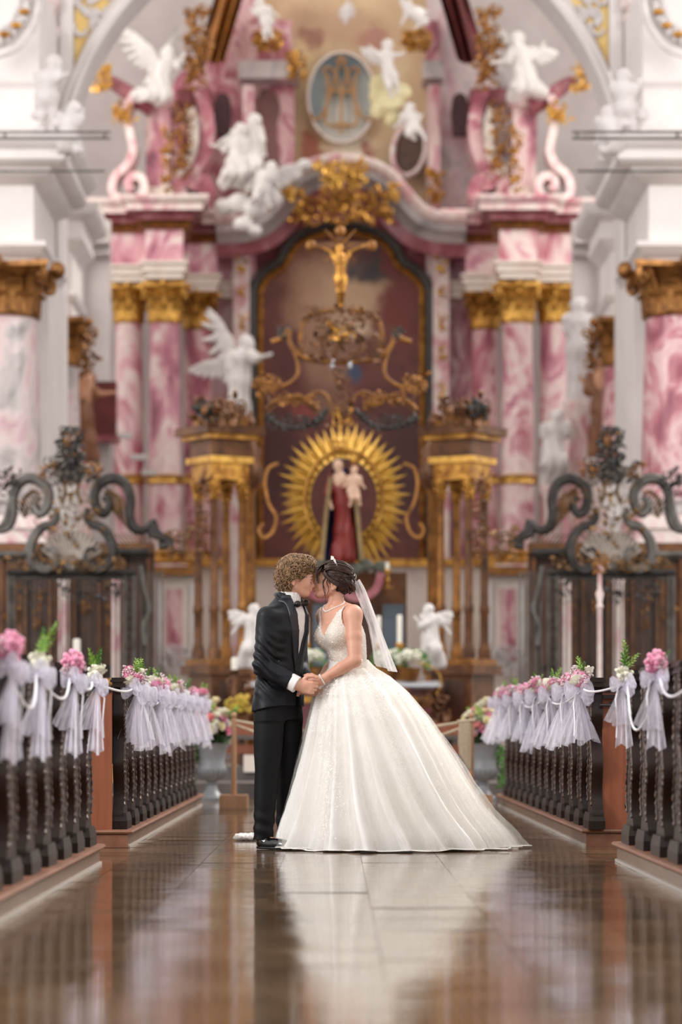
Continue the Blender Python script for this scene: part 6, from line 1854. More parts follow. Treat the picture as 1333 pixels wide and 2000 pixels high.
# choir stalls behind the grilles
for s in (-1, 1):
    q_ = (lambda p: p) if s < 0 else mir; nm = 'left' if s < 0 else 'right'
    D = 40.0; y0 = D - D0
    t = thing('choir_stalls', 'tall dark wooden choir stalls with gilded reliefs behind the %s grille' % nm, 'choir stalls', (XP(q_(130), D), y0, .31))
    x0, x1 = sorted((q_(-60), q_(300)))
    part('back_wall', boxpx(MB(), x0, 1060, x1, 1420, D, .3), M_STALL, t, False)
    for k in range(7):
        a = -40 + k * 48
        xx = sorted((q_(a), q_(a + 34))); part('panel', boxpx(MB(), xx[0], 1100, xx[1], 1300, D - .08, .08), (M_STALL, M_BRONZE)[k % 2], t, False)
        xx = sorted((q_(a + 38), q_(a + 46))); part('pilaster', boxpx(MB(), xx[0], 1085, xx[1], 1330, D - .14, .14), M_BRONZE, t, False)
    xx = sorted((q_(-60), q_(300))); part('cornice', boxpx(MB(), xx[0], 1062, xx[1], 1080, D - .3, .3), M_BRONZE, t, False)
    g_ = MB(); 
    for k in range(6): rocaille(g_, *sorted((q_(k * 48 - 30), q_(k * 48 - 16)))[:1], 1150, sorted((q_(k * 48 - 30), q_(k * 48 - 16)))[1], 1230, D - .12, 12, 8, k + 50, .1, .3)
    part('gilt_relief', g_, M_GOLD_OLD, t, kind='stuff')
    # white columns of a side altar seen through the bars
    for k, px in enumerate((125, 228)):
        c = MB(); x = XP(q_(px), 39.4); c.lathe([(.1, .31), (.1, .6), (.075, .66), (.07, ZP(1140, 39.4)), (.1, ZP(1130, 39.4)), (.11, ZP(1122, 39.4))], (x, 39.4 - D0, 0), 14)
        top('slim_column', c, M_PINKW, 'slim pale column seen through the %s grille, %s' % (nm, ('outer', 'inner')[k]), 'column', group='slim columns behind the grille')
    # side altar front with pale marble panel beside the shrine
    D = 50.0
    t = thing('side_altar_front', 'pale marble panel with rose field between grille and shrine on the %s' % nm, 'marble panel', (XP(q_(345), D), D - D0, .31))
    x0, x1 = sorted((q_(302), q_(388))); part('field', boxpx(MB(), x0, 1120, x1, 1469, D, .2), M_CREAMM, t, False)
    x0, x1 = sorted((q_(326), q_(356))); part('rose_inset', boxpx(MB(), x0, 1150, x1, 1290, D - .05, .05), M_PINK2, t, False)
    for a in (308, 372): x0, x1 = sorted((q_(a), q_(a + 10))); part('pilaster', boxpx(MB(), x0, 1140, x1, 1330, D - .1, .1), M_PLASTER, t, False)
    x0, x1 = sorted((q_(298), q_(392))); part('gilt_ledge', boxpx(MB(), x0, 1106, x1, 1122, D - .3, .3), M_GOLD_OLD, t, False)
    g_ = MB(); rocaille(g_, *sorted((q_(312), q_(378)))[:1], 1262, sorted((q_(312), q_(378)))[1], 1320, D - .3, 60, 9, 61, .2, .3); part('white_rocaille', g_, M_STUCCO, t, kind='stuff')

    # ---- the wrought iron wing
    D = DS; y0 = D - D0
    t = thing('choir_grille', 'ornate grey wrought iron choir grille on the %s with scrolled crest' % nm, 'grille', (XP(q_(150), D), y0, .31))
    def P(x, y, dy=0): return W(q_(x), y, D + dy)
    k_ = D / F
    def poly(pts, r, m, name, n=6, up=None, flat=1.0):
        return part(name, MB().tube([P(*p) for p in pts], r, n, flat, up), m, t)
    # posts and rails
    for px in (18, 26, 245, 262): poly([(px, 1420), (px, 1118)], .025, M_IRON_L, 'post', 4)
    for px in (-20, -10): poly([(px, 1420), (px, 1085)], .03, M_IRON_L, 'post', 4)
    for k in range(15): poly([(246, 1135 + k * 19), (253, 1128 + k * 19), (261, 1135 + k * 19), (253, 1142 + k * 19), (246, 1135 + k * 19)], .012, M_IRON, 'rung', 4)
    poly([(14, 1119), (266, 1119)], .045, M_IRON, 'lintel', 4); poly([(14, 1129), (266, 1129)], .02, M_IRON_L, 'lintel', 4)
    poly([(-40, 1084), (60, 1084)], .05, M_IRON_L, 'rail', 4); poly([(222, 1080), (292, 1080)], .06, M_IRON, 'rail', 4)
    for k in range(22): poly([(34 + k * 9.6, 1420), (34 + k * 9.6, 1131)], .011, M_IRON, 'bar', 4)
    for k in range(6): poly([(272 + k * 9, 1420), (272 + k * 9 + (6 if k < 2 else 0), 1200), (272 + k * 9, 1115)], .012, M_IRON_L, 'bar', 4)
    bow_ = smooth_line([(275, 1105), (282, 1150), (292, 1190), (280, 1225), (284, 1260)], 4); poly(bow_, .03, M_IRON_L, 'bowed_bar')
    # crest: big scrolls
    def scr(cx, cy, r0, r1, a0, a1, rad, m, name='scroll'):
        return part(name, MB().tube([W(q_(cx + (r0 + (r1 - r0) * (i / 31) ** .8) * math.cos(a0 + (a1 - a0) * i / 31)), cy - (r0 + (r1 - r0) * (i / 31) ** .8) * math.sin(a0 + (a1 - a0) * i / 31), D) for i in range(32)], [rad * (1 - .4 * i / 31) for i in range(32)], 6, 1.6, up=(0, 1, 0)), m, t)
    big = [[(200, 976), (210, 974), (213, 990), (202, 1004), (188, 990), (185, 962), (200, 941), (225, 934), (246, 948), (255, 976), (254, 1004), (262, 1028), (282, 1036), (302, 1020)],
           [(188, 1078), (178, 1072), (168, 1084), (172, 1104), (192, 1114), (212, 1102), (221, 1078), (214, 1050), (198, 1030), (180, 1024), (168, 1010), (172, 992)]]
    for k, pl in enumerate(big):
        for fl in (0, 1):
            pts = [(280 - x, y) if fl else (x, y) for x, y in pl]
            n_ = len(smooth_line(pts, 5))
            poly(smooth_line(pts, 5), [.03 + .04 * math.sin(math.pi * i / n_) for i in range(n_)], M_IRON_L if fl else M_IRON, 'scroll', 6, (0, 1, 0), 1.6)
    for pl in ([(238, 1000), (232, 975), (216, 960), (204, 966)], [(232, 1010), (226, 990)], [(196, 1060), (204, 1078), (198, 1094)], [(160, 985), (152, 960), (158, 935), (172, 925)]):
        for fl in (0, 1): poly(smooth_line([(280 - x, y) if fl else (x, y) for x, y in pl], 4), .022, M_IRON_G, 'leaf_scroll', 6)
    for pts in ([(254, 990), (256, 1020), (266, 1036), (284, 1034), (300, 1020), (296, 1040), (318, 1050), (334, 1062), (310, 1066)], [(22, 985), (12, 1020), (-6, 1035), (-30, 1030)], [(300, 1022), (306, 1040), (325, 1056)], [(60, 1110), (90, 1112), (120, 1100), (140, 1112), (160, 1100), (190, 1112), (222, 1108)]):
        poly(smooth_line(pts, 4), .055, M_IRON_L if pts[0][0] < 100 else M_IRON, 'scroll', 6)
    # shell fans
    for cx, cy, R_, n, m in ((140, 1112, 74, 15, M_SHELL), (140, 948, 46, 13, M_SHELL)):
        for k in range(n):
            a = math.pi * (.18 + .64 * k / (n - 1))
            poly([(cx, cy), (cx + .55 * R_ * math.cos(a), cy - .55 * R_ * math.sin(a), -.05), (cx + R_ * math.cos(a) * .95, cy - R_ * math.sin(a), .02)], [.014, .024, .038], m, 'shell_rib', 5)
    # slanting thin bars inside the big scrolls
    for k in range(9): poly([(206 + k * 5, 950 + k * 3), (222 + k * 4, 1000 + k * 5)], .009, M_IRON_G, 'ray', 4)
    for k in range(8): poly([(226 + k * 9, 1042), (252 + k * 7, 1074)], .009, M_IRON_G, 'ray', 4)
    for k in range(7): poly([(30 + k * 5, 980 - k * 4), (48 + k * 5, 1012 - k * 3)], .009, M_IRON_G, 'ray', 4)
    # vase of leaves on top and clusters
    def clump(x0, y0_, x1, y1_, n, size, seed, m, name, tube=.2):
        a, b = sorted((q_(x0), q_(x1)))
        return part(name, rocaille(MB(), a, y0_, b, y1_, D, n, size, seed, .25, tube), m, t, kind='stuff')
    clump(118, 838, 160, 900, 90, 9, 70, M_IRON, 'leaf_spray'); clump(128, 845, 150, 895, 26, 7, 71, M_GOLD_OLD, 'gilt_flowers')
    clump(88, 900, 190, 945, 70, 9, 72, M_IRON, 'leaf_spray', .14); clump(60, 940, 220, 1060, 46, 8, 73, M_IRON_G, 'leaf_scrolls', .14)
    clump(0, 920, 34, 965, 30, 9, 74, M_IRON, 'leaf_spray'); clump(100, 960, 180, 1040, 36, 8, 75, M_IRON_G, 'leaf_scrolls', .14)
    clump(20, 1084, 250, 1112, 70, 8, 76, M_IRON_G, 'frieze_scrolls', .18); clump(40, 1135, 240, 1175, 70, 9, 77, M_IRON, 'lace_scrolls', .1); clump(330, 1030, 370, 1085, 40, 9, 79, M_IRON_G, 'urn_scrolls', .2)
    for sx in (-1, 1): clump(138 + sx * 46 - 12, 905, 138 + sx * 46 + 12, 935, 14, 8, 80 + sx, M_GOLD_OLD, 'gilt_flowers')
    # white statue seen through the crest
    figure('white stone statue behind the crest of the %s grille' % nm, 44.0, {k: ((q_(v[0]),) + v[1:] if isinstance(v, tuple) and k != 'face' else v) for k, v in dict(head=(128, 940), chest=(126, 968), pelvis=(124, 1010), elbl=(108, 985), hanl=(104, 1015), elbr=(144, 985), hanr=(150, 960), knel=(116, 1045), fool=(114, 1090), kner=(132, 1045), foor=(134, 1090)).items()}, .13, M_STATUE, robe=1.0, ped=True, seed=30 + s, group='statues behind the grilles')

    # ---- gilded baldachin tower of the shrine
    D = 36.6; y0 = D - D0
    t = thing('shrine_tower', 'brown and gold columned tower flanking the shrine on the %s' % nm, 'tower', (XP(q_(430), D), y0, .31))
    cx_ = XP(q_(430), D); rz = math.radians(-32 * s * -1) * -1
    Rz = Matrix.Rotation(rz * (1), 3, 'Z')
    def zb(py): return ZP(py, D)
    def slab_(name, half, y_top, y_bot, m, dep=None):
        return part(name, MB().box((cx_, y0, (zb(y_top) + zb(y_bot)) / 2), (half * 2 * k_, (dep or half) * 2 * k_, zb(y_top) - zb(y_bot)), rz), m, t, False)
    slab_('pedestal', 46, 1318, 1445, M_BRONZE); slab_('pedestal_cornice', 58, 1300, 1318, M_BRONZE); slab_('pedestal_cornice', 50, 1288, 1302, M_GOLD_OLD)
    slab_('pedestal_panel', 30, 1330, 1400, M_STALL, 47)
    slab_('entablature', 42, 905, 940, M_GOLD); slab_('entablature', 50, 895, 907, M_GOLD_B); slab_('frieze', 44, 862, 897, M_BRONZE); slab_('cornice', 56, 850, 862, M_GOLD); slab_('cornice', 66, 836, 852, M_BRONZE)
    slab_('attic', 40, 812, 838, M_GOLD_OLD)
    for (ax, ay) in ((-1, -1), (1, -1), (-1, 1), (1, 1)):
        off = Rz @ Vector((ax * 32 * k_, ay * 32 * k_, 0)); c = Vector((cx_, y0, 0)) + off
        r = 8.5 * k_
        cm = part('tower_column', MB().lathe([(r * 1.6, zb(1290)), (r * 1.6, zb(1272)), (r * 1.2, zb(1262)), (r, zb(1250)), (r * 1.04, zb(1200)), (r * 1.25, zb(1196)), (r * 1.25, zb(1186)), (r, zb(1180)), (r * .86, zb(985)), (r * 1.1, zb(978))], (c.x, c.y, 0), 18, ripple=lambda k, n, z: -.07 * (k % 2)), M_GOLD_OLD if ax * s < 0 else M_BRONZE, t)
        part('tower_capital', rocaille(MB().lathe([(r, zb(978)), (r * 1.3, zb(960)), (r * 1.9, zb(944)), (r * 1.9, zb(938))], (c.x, c.y, 0), 12), *sorted((XP(0, D), 0))[:0], VX + (c.x / (c.y + D0)) * F - 9, 945, VX + (c.x / (c.y + D0)) * F + 9, 972, c.y + D0 - .06, 16, 7, 90, .1, .3), M_GOLD, cm)
    part('finial_scrolls', rocaille(MB(), *sorted((q_(385), q_(470)))[:1], 780, sorted((q_(385), q_(470)))[1], 825, D - .3, 70, 13, 91, .5, .2), M_BRONZE, t, kind='stuff')
    part('finial_scrolls', rocaille(MB(), *sorted((q_(392), q_(412)))[:1], 790, sorted((q_(392), q_(412)))[1], 815, D - .5, 26, 12, 92, .3, .2), M_IRON, t, kind='stuff')
    part('side_scrolls', rocaille(MB(), *sorted((q_(388), q_(404)))[:1], 925, sorted((q_(388), q_(404)))[1], 1090, D - .3, 60, 9, 93, .3, .2), M_BRONZE, t, kind='stuff')
    sv = MB(); ribbon(sv, [W(q_(x), y, D - .2) for x, y in smooth_line([(545, 905), (525, 915), (518, 945), (526, 985), (540, 1010), (532, 1040), (515, 1050), (506, 1035), (515, 1022)], 4)], .15, .04); part('side_volute', sv, M_GOLD_OLD, t)
    # second, inner post of the shrine
    t2 = thing('shrine_post', 'slim gilded post with brown cap inside the %s shrine tower' % nm, 'post', (XP(q_(488), D + .8), D + .8 - D0, .31))
    x = XP(q_(488), D + .8); r = 13 * k_
    part('shaft', MB().lathe([(r * 1.3, .31), (r * 1.3, zb(1290)), (r, zb(1280)), (r * .9, zb(960)), (r * 1.3, zb(945))], (x, D + .8 - D0, 0), 14, ripple=lambda k, n, z: -.08 * (k % 2)), M_GOLD_OLD, t2)
    part('cap', MB().lathe([(r * 1.2, zb(945)), (r * 2.0, zb(925)), (r * 2.0, zb(905)), (r * 1.5, zb(890)), (r * 1.8, zb(870)), (r * 1.0, zb(850)), (r * .6, zb(825)), (r * 1.0, zb(812)), (r * .2, zb(790))], (x, D + .8 - D0, 0), 16), M_BRONZE, t2)
    # ---- white kneeling angel beside the shrine
    def aj(**k): return {a: ((q_(b[0]),) + tuple(b[1:]) if isinstance(b, tuple) and a != 'face' else b) for a, b in k.items()}
    figure('white adoring angel statue at the %s side of the shrine altar' % nm, 35.4, aj(head=(498, 1192), chest=(492, 1212), pelvis=(494, 1246), elbl=(470, 1216), hanl=(455, 1236), elbr=(510, 1222, .1), hanr=(520, 1210, .1), knel=(482, 1268, .1), fool=(472, 1298), kner=(500, 1270), foor=(494, 1300), face=(.7 * -s, -.7, 0)), .075, M_STATUE, robe=.95, seed=40, wings=[((q_(484), 1206), (q_(466), 1196), (-10 if s < 0 else 10, 26))], group='adoring angels of the shrine')

# ---- crest of the screen with crucifix
cr = thing('screen_crest', 'dark gilded scrollwork crest over the middle of the screen', 'screen crest', W(667, 830, DS))
def scp(pts, r, m, name, both=True):
    for f_ in ((lambda x: x), mir) if both else ((lambda x: x),):
        part(name, MB().tube([W(f_(x), y, DS) for x, y in smooth_line(pts, 5)], r, 6, 1.5, up=(0, 1, 0)), m, cr)
scp([(530, 668), (552, 660), (563, 645), (566, 668), (582, 690), (605, 702), (640, 706), (667, 708)], .035, M_GOLD_OLD, 'main_scroll')
scp([(524, 806), (540, 792), (566, 783), (596, 788), (616, 804)], .02, M_BRONZE, 'arched_scroll')
scp([(530, 790), (520, 760), (530, 740), (548, 745)], .022, M_BRONZE, 'leaf_scroll')
scp([(600, 775), (622, 765), (640, 775), (648, 800)], .022, M_GOLD_OLD, 'leaf_scroll')
scp([(590, 690), (588, 650), (600, 620), (630, 608), (655, 606)], .035, M_GOLD_OLD, 'upper_scroll')
scp([(566, 672), (580, 700), (582, 730), (566, 748), (540, 756), (512, 750)], .025, M_GOLD_OLD, 'lower_scroll')
scp([(520, 800), (535, 785), (565, 775), (598, 780), (622, 800)], .028, M_GOLD_OLD, 'arched_scroll')
scp([(520, 812), (545, 830), (580, 836), (615, 825), (640, 800)], .03, M_IRON, 'garland')
scp([(640, 700), (630, 675), (640, 650), (655, 640)], .04, M_BRONZE, 'inner_scroll')
for k, (b, n, sz, m, nm2) in enumerate((((600, 600, 735, 635), 60, 10, M_BRONZE, 'canopy_leaves'), ((640, 640, 695, 660), 24, 10, M_GOLD, 'canopy_shell'), ((585, 660, 750, 705), 70, 10, M_BRONZE, 'leaf_scrolls'), ((650, 720, 685, 830), 50, 10, M_BRONZE, 'leaf_scrolls'), ((650, 800, 685, 835), 26, 9, M_GOLD, 'gilt_shell'), ((500, 735, 545, 765), 40, 8, M_GOLD_OLD, 'gilt_leaves'), ((mir(545), 735, mir(500), 765), 40, 8, M_GOLD_OLD, 'gilt_leaves'), ((540, 770, 620, 790), 50, 7, M_GOLD_OLD, 'gilt_leaves'), ((mir(620), 770, mir(540), 790), 50, 7, M_GOLD_OLD, 'gilt_leaves'), ((548, 640, 562, 660), 10, 8, M_IRON, 'flame'), ((mir(562), 640, mir(548), 660), 10, 8, M_IRON, 'flame'))):
    part(nm2, rocaille(MB(), *b, DS, n, sz, 100 + k, .25, .2), m, cr, kind='stuff')
for f_ in ((lambda x: x), mir):
    part('garland_leaves', rocaille(MB(), *sorted((f_(520), f_(630)))[:1], 812, sorted((f_(520), f_(630)))[1], 836, DS, 50, 7, 110, .2, .25), M_IRON, cr, kind='stuff')
    part('drop', MB().ball(W(f_(650 if f_(1) == 1 else 650), 712, DS - .05), (.03, .03, .07), 8, 6), M_SILVER, cr)
cx2 = thing('crucifix', 'golden crucifix with rays standing on the screen crest', 'crucifix', W(665, 606, DS))
q = MB(); q.box(W(665, 530, DS + .03), (.1, .06, (606 - 450) / F * DS)); q.box(W(665, 480, DS + .03), ((735 - 605) / F * DS, .06, .09)); part('cross', q, M_BRONZE, cx2, False)
for (x, y) in ((608, 480), (726, 480), (665, 452)): part('cross_end', MB().ball(W(x, y, DS), (.07, .04, .07), 8, 6), M_GOLD_OLD, cx2)
for a in (.8, 2.34, 3.94, 5.48): part('ray', MB().tube([W(665, 480, DS), W(665 + 44 * math.cos(a), 480 - 44 * math.sin(a), DS)], [.04, .01], 5, .5), M_GOLD_OLD, cx2)
figure(None, DS - .12, dict(head=(663, 486), chest=(665, 508), pelvis=(666, 545), elbl=(648, 492), hanl=(625, 482), elbr=(684, 492), hanr=(706, 482), knel=(662, 570, .05), fool=(665, 598), kner=(670, 570, .05), foor=(668, 598)), .07, M_GOLD, base=cx2, hair=False)

# ---- crowned statue in a sunburst
sb = thing('sunburst', 'bright gold oval sunburst of pointed rays behind the crowned statue', 'sunburst', W(672, 1110, 37.4))
ray = MB(); ray.add([(-.5, 0, 0), (.5, 0, 0), (0, -.35, .0), (0, .35, 0), (.28, 0, .55), (-.28, 0, .55), (0, -.25, .55), (0, 0, 1)], [(0, 2, 6, 5), (2, 1, 4, 6), (5, 6, 7), (6, 4, 7), (4, 1, 3, 7), (0, 5, 7, 3), (0, 3, 1, 2)])
ray_me = mesh('ray', ray, mat('sunburst_gold', '#eabf58', '#c89238', .35, .4, scale=5), False); rr = random.Random(6)
for k in range(96):
    a = 2 * math.pi * k / 96
    r0x, r0y = 82, 100
    L = (46 if k % 2 else 30) * rr.uniform(.85, 1.2)
    p0 = W(672 + r0x * math.cos(a) * .8, 975 - r0y * math.sin(a) * .8, 37.4 + .02 * (k % 3))
    p1 = W(672 + (r0x + L) * math.cos(a), 975 - (r0y + L * 1.05) * math.sin(a), 37.4 + .02 * (k % 3))
    d = p1 - p0
    o = link('ray', ray_me, sb, p0 - ORG[sb]); o.rotation_euler = (0, math.atan2(d.x, d.z), 0); o.scale = (.1, .07, d.length)
q = MB()
ri = []
for sgn, rad in ((1, 1.0), (-1, .84)):
    pass
pts = [W(672 + 76 * math.cos(a), 975 - 96 * math.sin(a), 37.35) for a in np.linspace(0, 2 * math.pi, 49)]
part('halo_band', q.tube(pts, .03, 8, .5, up=(0, 1, 0), caps=False), M_GOLD, sb)
mo = thing('crowned_statue', 'crowned woman statue in red gown and blue cloak holding a child', 'statue', W(672, 1100, 37.0))
SKM = mat('painted_face', '#d9b39a', None, .5); RDG = mat('red_gilt_gown', '#8e2f28', '#6e1f1c', .45, scale=5); BLU = mat('dark_blue_gold_cloak', '#2b4378', '#2b2a33', .45, scale=4); GRN = mat('old_gold_cloth', '#a98a5a', '#7d6a4c', .5, scale=5)
figure(None, 36.9, dict(head=(661, 908), chest=(664, 940), pelvis=(670, 985), elbl=(640, 965), hanl=(648, 990, .1), elbr=(694, 960, .1), hanr=(684, 968, .2), knel=(665, 1035), fool=(660, 1090), kner=(679, 1035), foor=(684, 1090), face=(-.1, -1, 0)), .085, RDG, robe=1.05, seed=50, base=mo, mats={'skin': SKM, 'hair': mat('brown_painted_hair', '#4a3322', None, .5)})
figure(None, 36.6, dict(head=(692, 918), chest=(692, 938), pelvis=(690, 958), elbl=(680, 945), hanl=(672, 950), elbr=(706, 945), hanr=(712, 952), knel=(688, 972, .05), fool=(684, 988), kner=(700, 972, .05), foor=(704, 986)), .058, SKM, base=mo, seed=51, robe=0, fat=1.1, mats={'hair': M_GOLD_OLD})
def cloak(u, v):
    s_ = (u - .5) * 2; wd_ = (16 + 22 * v ** .7)
    x = 668 + s_ * wd_ * 1.05; y = 915 + 180 * v
    return W(x, y, 37.15 - .32 * abs(s_) ** 3 * 1.0 + .03 * math.sin(u * 30))
part('cloak', MB().grid(40, 16, cloak), BLU, mo, 'full')
def trim(u, v):
    return None
for sg in (-1, 1): part('cloak_border', MB().tube([cloak(.5 + sg * .49, v) + Vector((0, -.03, 0)) for v in np.linspace(.1, 1, 14)], .03, 6), GRN, mo)
for (hx, hy, r_) in ((661, 880, .075), (692, 902, .05)):
    c = W(hx, hy, 36.85); cm = MB(); cm.lathe([(r_ * .8, 0), (r_ * .95, .03), (r_, .1), (r_ * .6, .16), (r_ * .1, .2)], c - Vector((0, 0, .02)), 12)
    for k in range(8): cm.ball(c + Vector((math.cos(k * .785) * r_, math.sin(k * .785) * r_, .12)), .022, 6, 4)
    part('crown', cm, M_GOLD_B, mo)
cloud([(630, 1105, 18, .1), (655, 1112, 18, .2), (690, 1112, 18, .2), (715, 1104, 16, .1), (600, 1110, 18, 0), (745, 1110, 18, 0)], 37.2, mat('grey_green_cloud', '#6f7266', '#55584e', .6, scale=3), mo, 'cloud_base', 6)
# ---- shrine altar table and what stands on it
sa = thing('shrine_altar', 'dark marble shrine altar behind the couple with red scrolled front', 'altar', (XP(667, 36), 36 - D0, .31))
part('retable', boxpx(MB(), 545, 1118, 795, 1320, 37.8, .4), M_BRONZE, sa, False)
for k, (x0, x1) in enumerate(((560, 600), (612, 650), (690, 735), (748, 790))): part('retable_panel', boxpx(MB(), x0, 1180, x1, 1300, 37.7, .1), (M_STALL, mat('blue_grey_marble', '#6d7f8d', '#55626d', .4, scale=3))[k % 2], sa, False)
part('mensa', boxpx(MB(), 480, 1330, 862, 1345, 35.2, 1.8), M_GREYM, sa, False)
part('mensa_edge', boxpx(MB(), 478, 1334, 864, 1341, 35.1, .1), M_SILVER, sa, False)
part('front', boxpx(MB(), 500, 1345, 842, 1440, 35.6, 1.2), M_RED, sa, False)
part('gilt_bar', boxpx(MB(), 500, 1360, 842, 1372, 35.5, .1), M_GOLD_B, sa, False)
sv = MB()
for f_ in ((lambda x: x), mir):
    ribbon(sv, [W(f_(x), y, 37.0) for x, y in smooth_line([(590, 1120), (598, 1150), (622, 1168), (650, 1165), (660, 1150), (648, 1142)], 4)], .4, .1)
part('scroll', sv, M_RED, sa)
part('scrollwork', rocaille(MB(), 790, 1345, 870, 1440, 35.3, 70, 12, 120, .2, .2), M_BRONZE, sa, kind='stuff')
part('scrollwork', rocaille(MB(), 455, 1330, 500, 1420, 35.3, 50, 12, 121, .2, .2), M_BRONZE, sa, kind='stuff')
def candle(px, y_top, y_mid, y_bot, D, label, stick=True, r=5):
    t = thing('candle', label, 'candle', W(px, y_bot, D), 'candles of the shrine altar')
    x, y = XP(px, D), D - D0; k = D / F
    part('wax', MB().lathe([(r * k, ZP(y_mid, D)), (r * k, ZP(y_top, D) - .01), (r * k * .7, ZP(y_top, D))], (x, y, 0), 14), M_CANDLE, t)
    part('wick', MB().tube([(x, y, ZP(y_top, D)), (x + .003, y, ZP(y_top, D) + .03)], .004, 4), M_BLACK, t)
    if not stick:
        part('stand', MB().lathe([(.12, .16 if D < 35 else .31), (.12, .2 if D < 35 else .35), (.03, .4), (.03, ZP(y_mid, D) - .06), (.07, ZP(y_mid, D) - .02), (.07, ZP(y_mid, D))], (x, y, 0), 12), M_BRONZE, t)
    if stick: 
        z0, z1 = ZP(y_bot, D), ZP(y_mid, D); h = z1 - z0
        part('candlestick', MB().lathe([(.07, z0), (.075, z0 + h * .06), (.02, z0 + h * .14), (.025, z0 + h * .35), (.04, z0 + h * .45), (.02, z0 + h * .55), (.025, z0 + h * .8), (.055, z0 + h * .94), (.05, z1)], (x, y, 0), 14), M_GOLD_B, t)
candle(740, 1203, 1256, 1332, 35.6, 'white candle on gold stick just right of the veil')
candle(781, 1201, 1256, 1332, 35.4, 'white candle on gold stick further right of the veil')
candle(598, 1205, 1256, 1332, 35.6, 'white candle between groom and bride on the shrine altar')
candle(757, 1098, 1112, 1150, 37.0, 'small candle on tall gold stick up beside the sunburst', r=4)
candle(458, 1284, 1308, 1310, 34.6, 'thick white candle left of the groom', False, 6)
candle(150, 1248, 1302, 1304, 34.5, 'thick white candle before the left grille', False, 7)
# paschal pole on the right
t = thing('processional_pole', 'tall slim silver processional pole before the right grille', 'pole', (XP(1172, 33), 33 - D0, .31))
x = XP(1172, 33); k = 33 / F
part('shaft', MB().lathe([(.06, .31), (.05, .4), (4.5 * k, .5), (4.5 * k, ZP(1190, 33)), (7 * k, ZP(1184, 33)), (4 * k, ZP(1178, 33)), (8 * k, ZP(1160, 33)), (4 * k, ZP(1150, 33)), (4 * k, ZP(1120, 33)), (9 * k, ZP(1112, 33)), (3 * k, ZP(1100, 33))], (x, 33 - D0, 0), 14), M_PINKW, t)
part('head', rocaille(MB(), 1160, 1085, 1186, 1115, 33, 24, 7, 130, .1, .25), M_GOLD_OLD, t, kind='stuff')
# planter with white hydrangeas on the altar
def plant_pot(px, py, w, D, label):
    t = thing('flower_pot', label, 'potted flowers', W(px, py, D)); c = W(px, py, D); k = D / F; rr = random.Random(int(px))
    part('pot', MB().lathe([(w * .35 * k, c.z), (w * .5 * k, c.z + .14), (w * .54 * k, c.z + .16), (w * .45 * k, c.z + .15)], (c.x, c.y, 0), 14), M_GOLD_OLD, t)
    lm = MB()
    for i in range(110):
        a = rr.random() * 6.28; e = rr.random() * 1.5; b = c + Vector((math.cos(a) * w * .75 * k * math.cos(e), math.sin(a) * w * .5 * k * math.cos(e), .17 + .2 * math.sin(e)))
        d = Vector((math.cos(a), math.sin(a), rr.uniform(-.5, .8))).normalized(); s_ = d.orthogonal().normalized(); l = .08
        lm.add([b, b + d * l * .5 + s_ * l * .3, b + d * l, b + d * l * .5 - s_ * l * .3], [(0, 1, 2, 3)])
    part('foliage', lm, M_LEAF, t, False, kind='stuff')
    for i in range(7):
        a = i * .9; o = put('hydrangea_head', HYD['w'], t, (math.cos(a) * w * .5 * k, -abs(math.sin(a)) * w * .35 * k, .26 + .08 * rr.random()), (0, 0, i), 1.5)
plant_pot(760, 1330, 40, 35.3, 'white hydrangeas with green leaves right of the veil')
plant_pot(800, 1330, 44, 35.2, 'white hydrangeas with dark leaves beside the bright garland')
plant_pot(607, 1330, 34, 35.3, 'yellow green hydrangeas between groom and bride')
gl_ = MB(); rr = random.Random(9)
for i in range(16):
    u = i / 15; gl_.ball(W(818 + 44 * math.sin(u * 2.2), 1295 + 60 * u ** 1.6, 35.0), .0135, 8, 6)
top('bead_garland', gl_, M_GOLD_B, 'shiny gold bead garland at the right end of the shrine altar', 'garland')
yb_ = thing('flower_pot', 'yellow potted flowers left of the groom near the floor', 'potted flowers', W(470, 1385, 33)); 
c = W(470, 1400, 33); part('pot', MB().lathe([(.06, .31), (.1, c.z), (.11, c.z + .03)], (c.x, c.y, 0), 14), M_BRONZE, yb_)
ym = MB()
for i in range(70): 
    a = rr.random() * 6.28; ym.ball(c + Vector((math.cos(a) * rr.random() * .17, math.sin(a) * .1, .06 + rr.random() * .18)), .03, 6, 4)
part('blossoms', ym, mat('yellow_petal', '#d9a83a', '#8a8a2c', .6, scale=30), yb_, kind='stuff')
# kneeling bench behind the rope
for s, nm, x0, x1 in ((-1, 'left', 385, 560), (1, 'right', 800, 960)):
    D = 31.6
    t = thing('kneeling_bench', 'brown kneeling bench with grey top rail behind the %s rope post' % nm, 'bench', (XP((x0 + x1) / 2, D), D - D0, .16))
    part('front', boxpx(MB(), x0, 1412, x1, 1436, D, .04), M_ORANGE, t, False); part('rail', boxpx(MB(), x0, 1436, x1, 1444, D - .08, .2), M_IRON_L, t, False)
    part('lower_board', boxpx(MB(), x0, 1455, x1, 1472, D + .02, .04), M_ORANGE, t, False)
    for px in (x0 + 6, (x0 + x1) / 2, x1 - 6): part('leg', boxpx(MB(), px - 5, 1412, px + 5, 1522, D + .04, .06), M_STALL, t, False)
t = MB(); boxpx(t, 476, 1475, 530, 1508, 31.0, .3); top('pale_box', t, M_CREAMM, 'pale box standing on the steps behind the groom', 'box', smooth=False)
t = MB(); boxpx(t, 200, 1326, 325, 1334, 30.5, .5); boxpx(t, 215, 1334, 225, 1545, 30.6, .06); boxpx(t, 300, 1334, 310, 1545, 30.6, .06); top('side_table', t, mat('yellow_wood', '#c99b45', '#b98936', .45, scale=2), 'narrow yellow wooden table beyond the left pews', 'table', smooth=False)

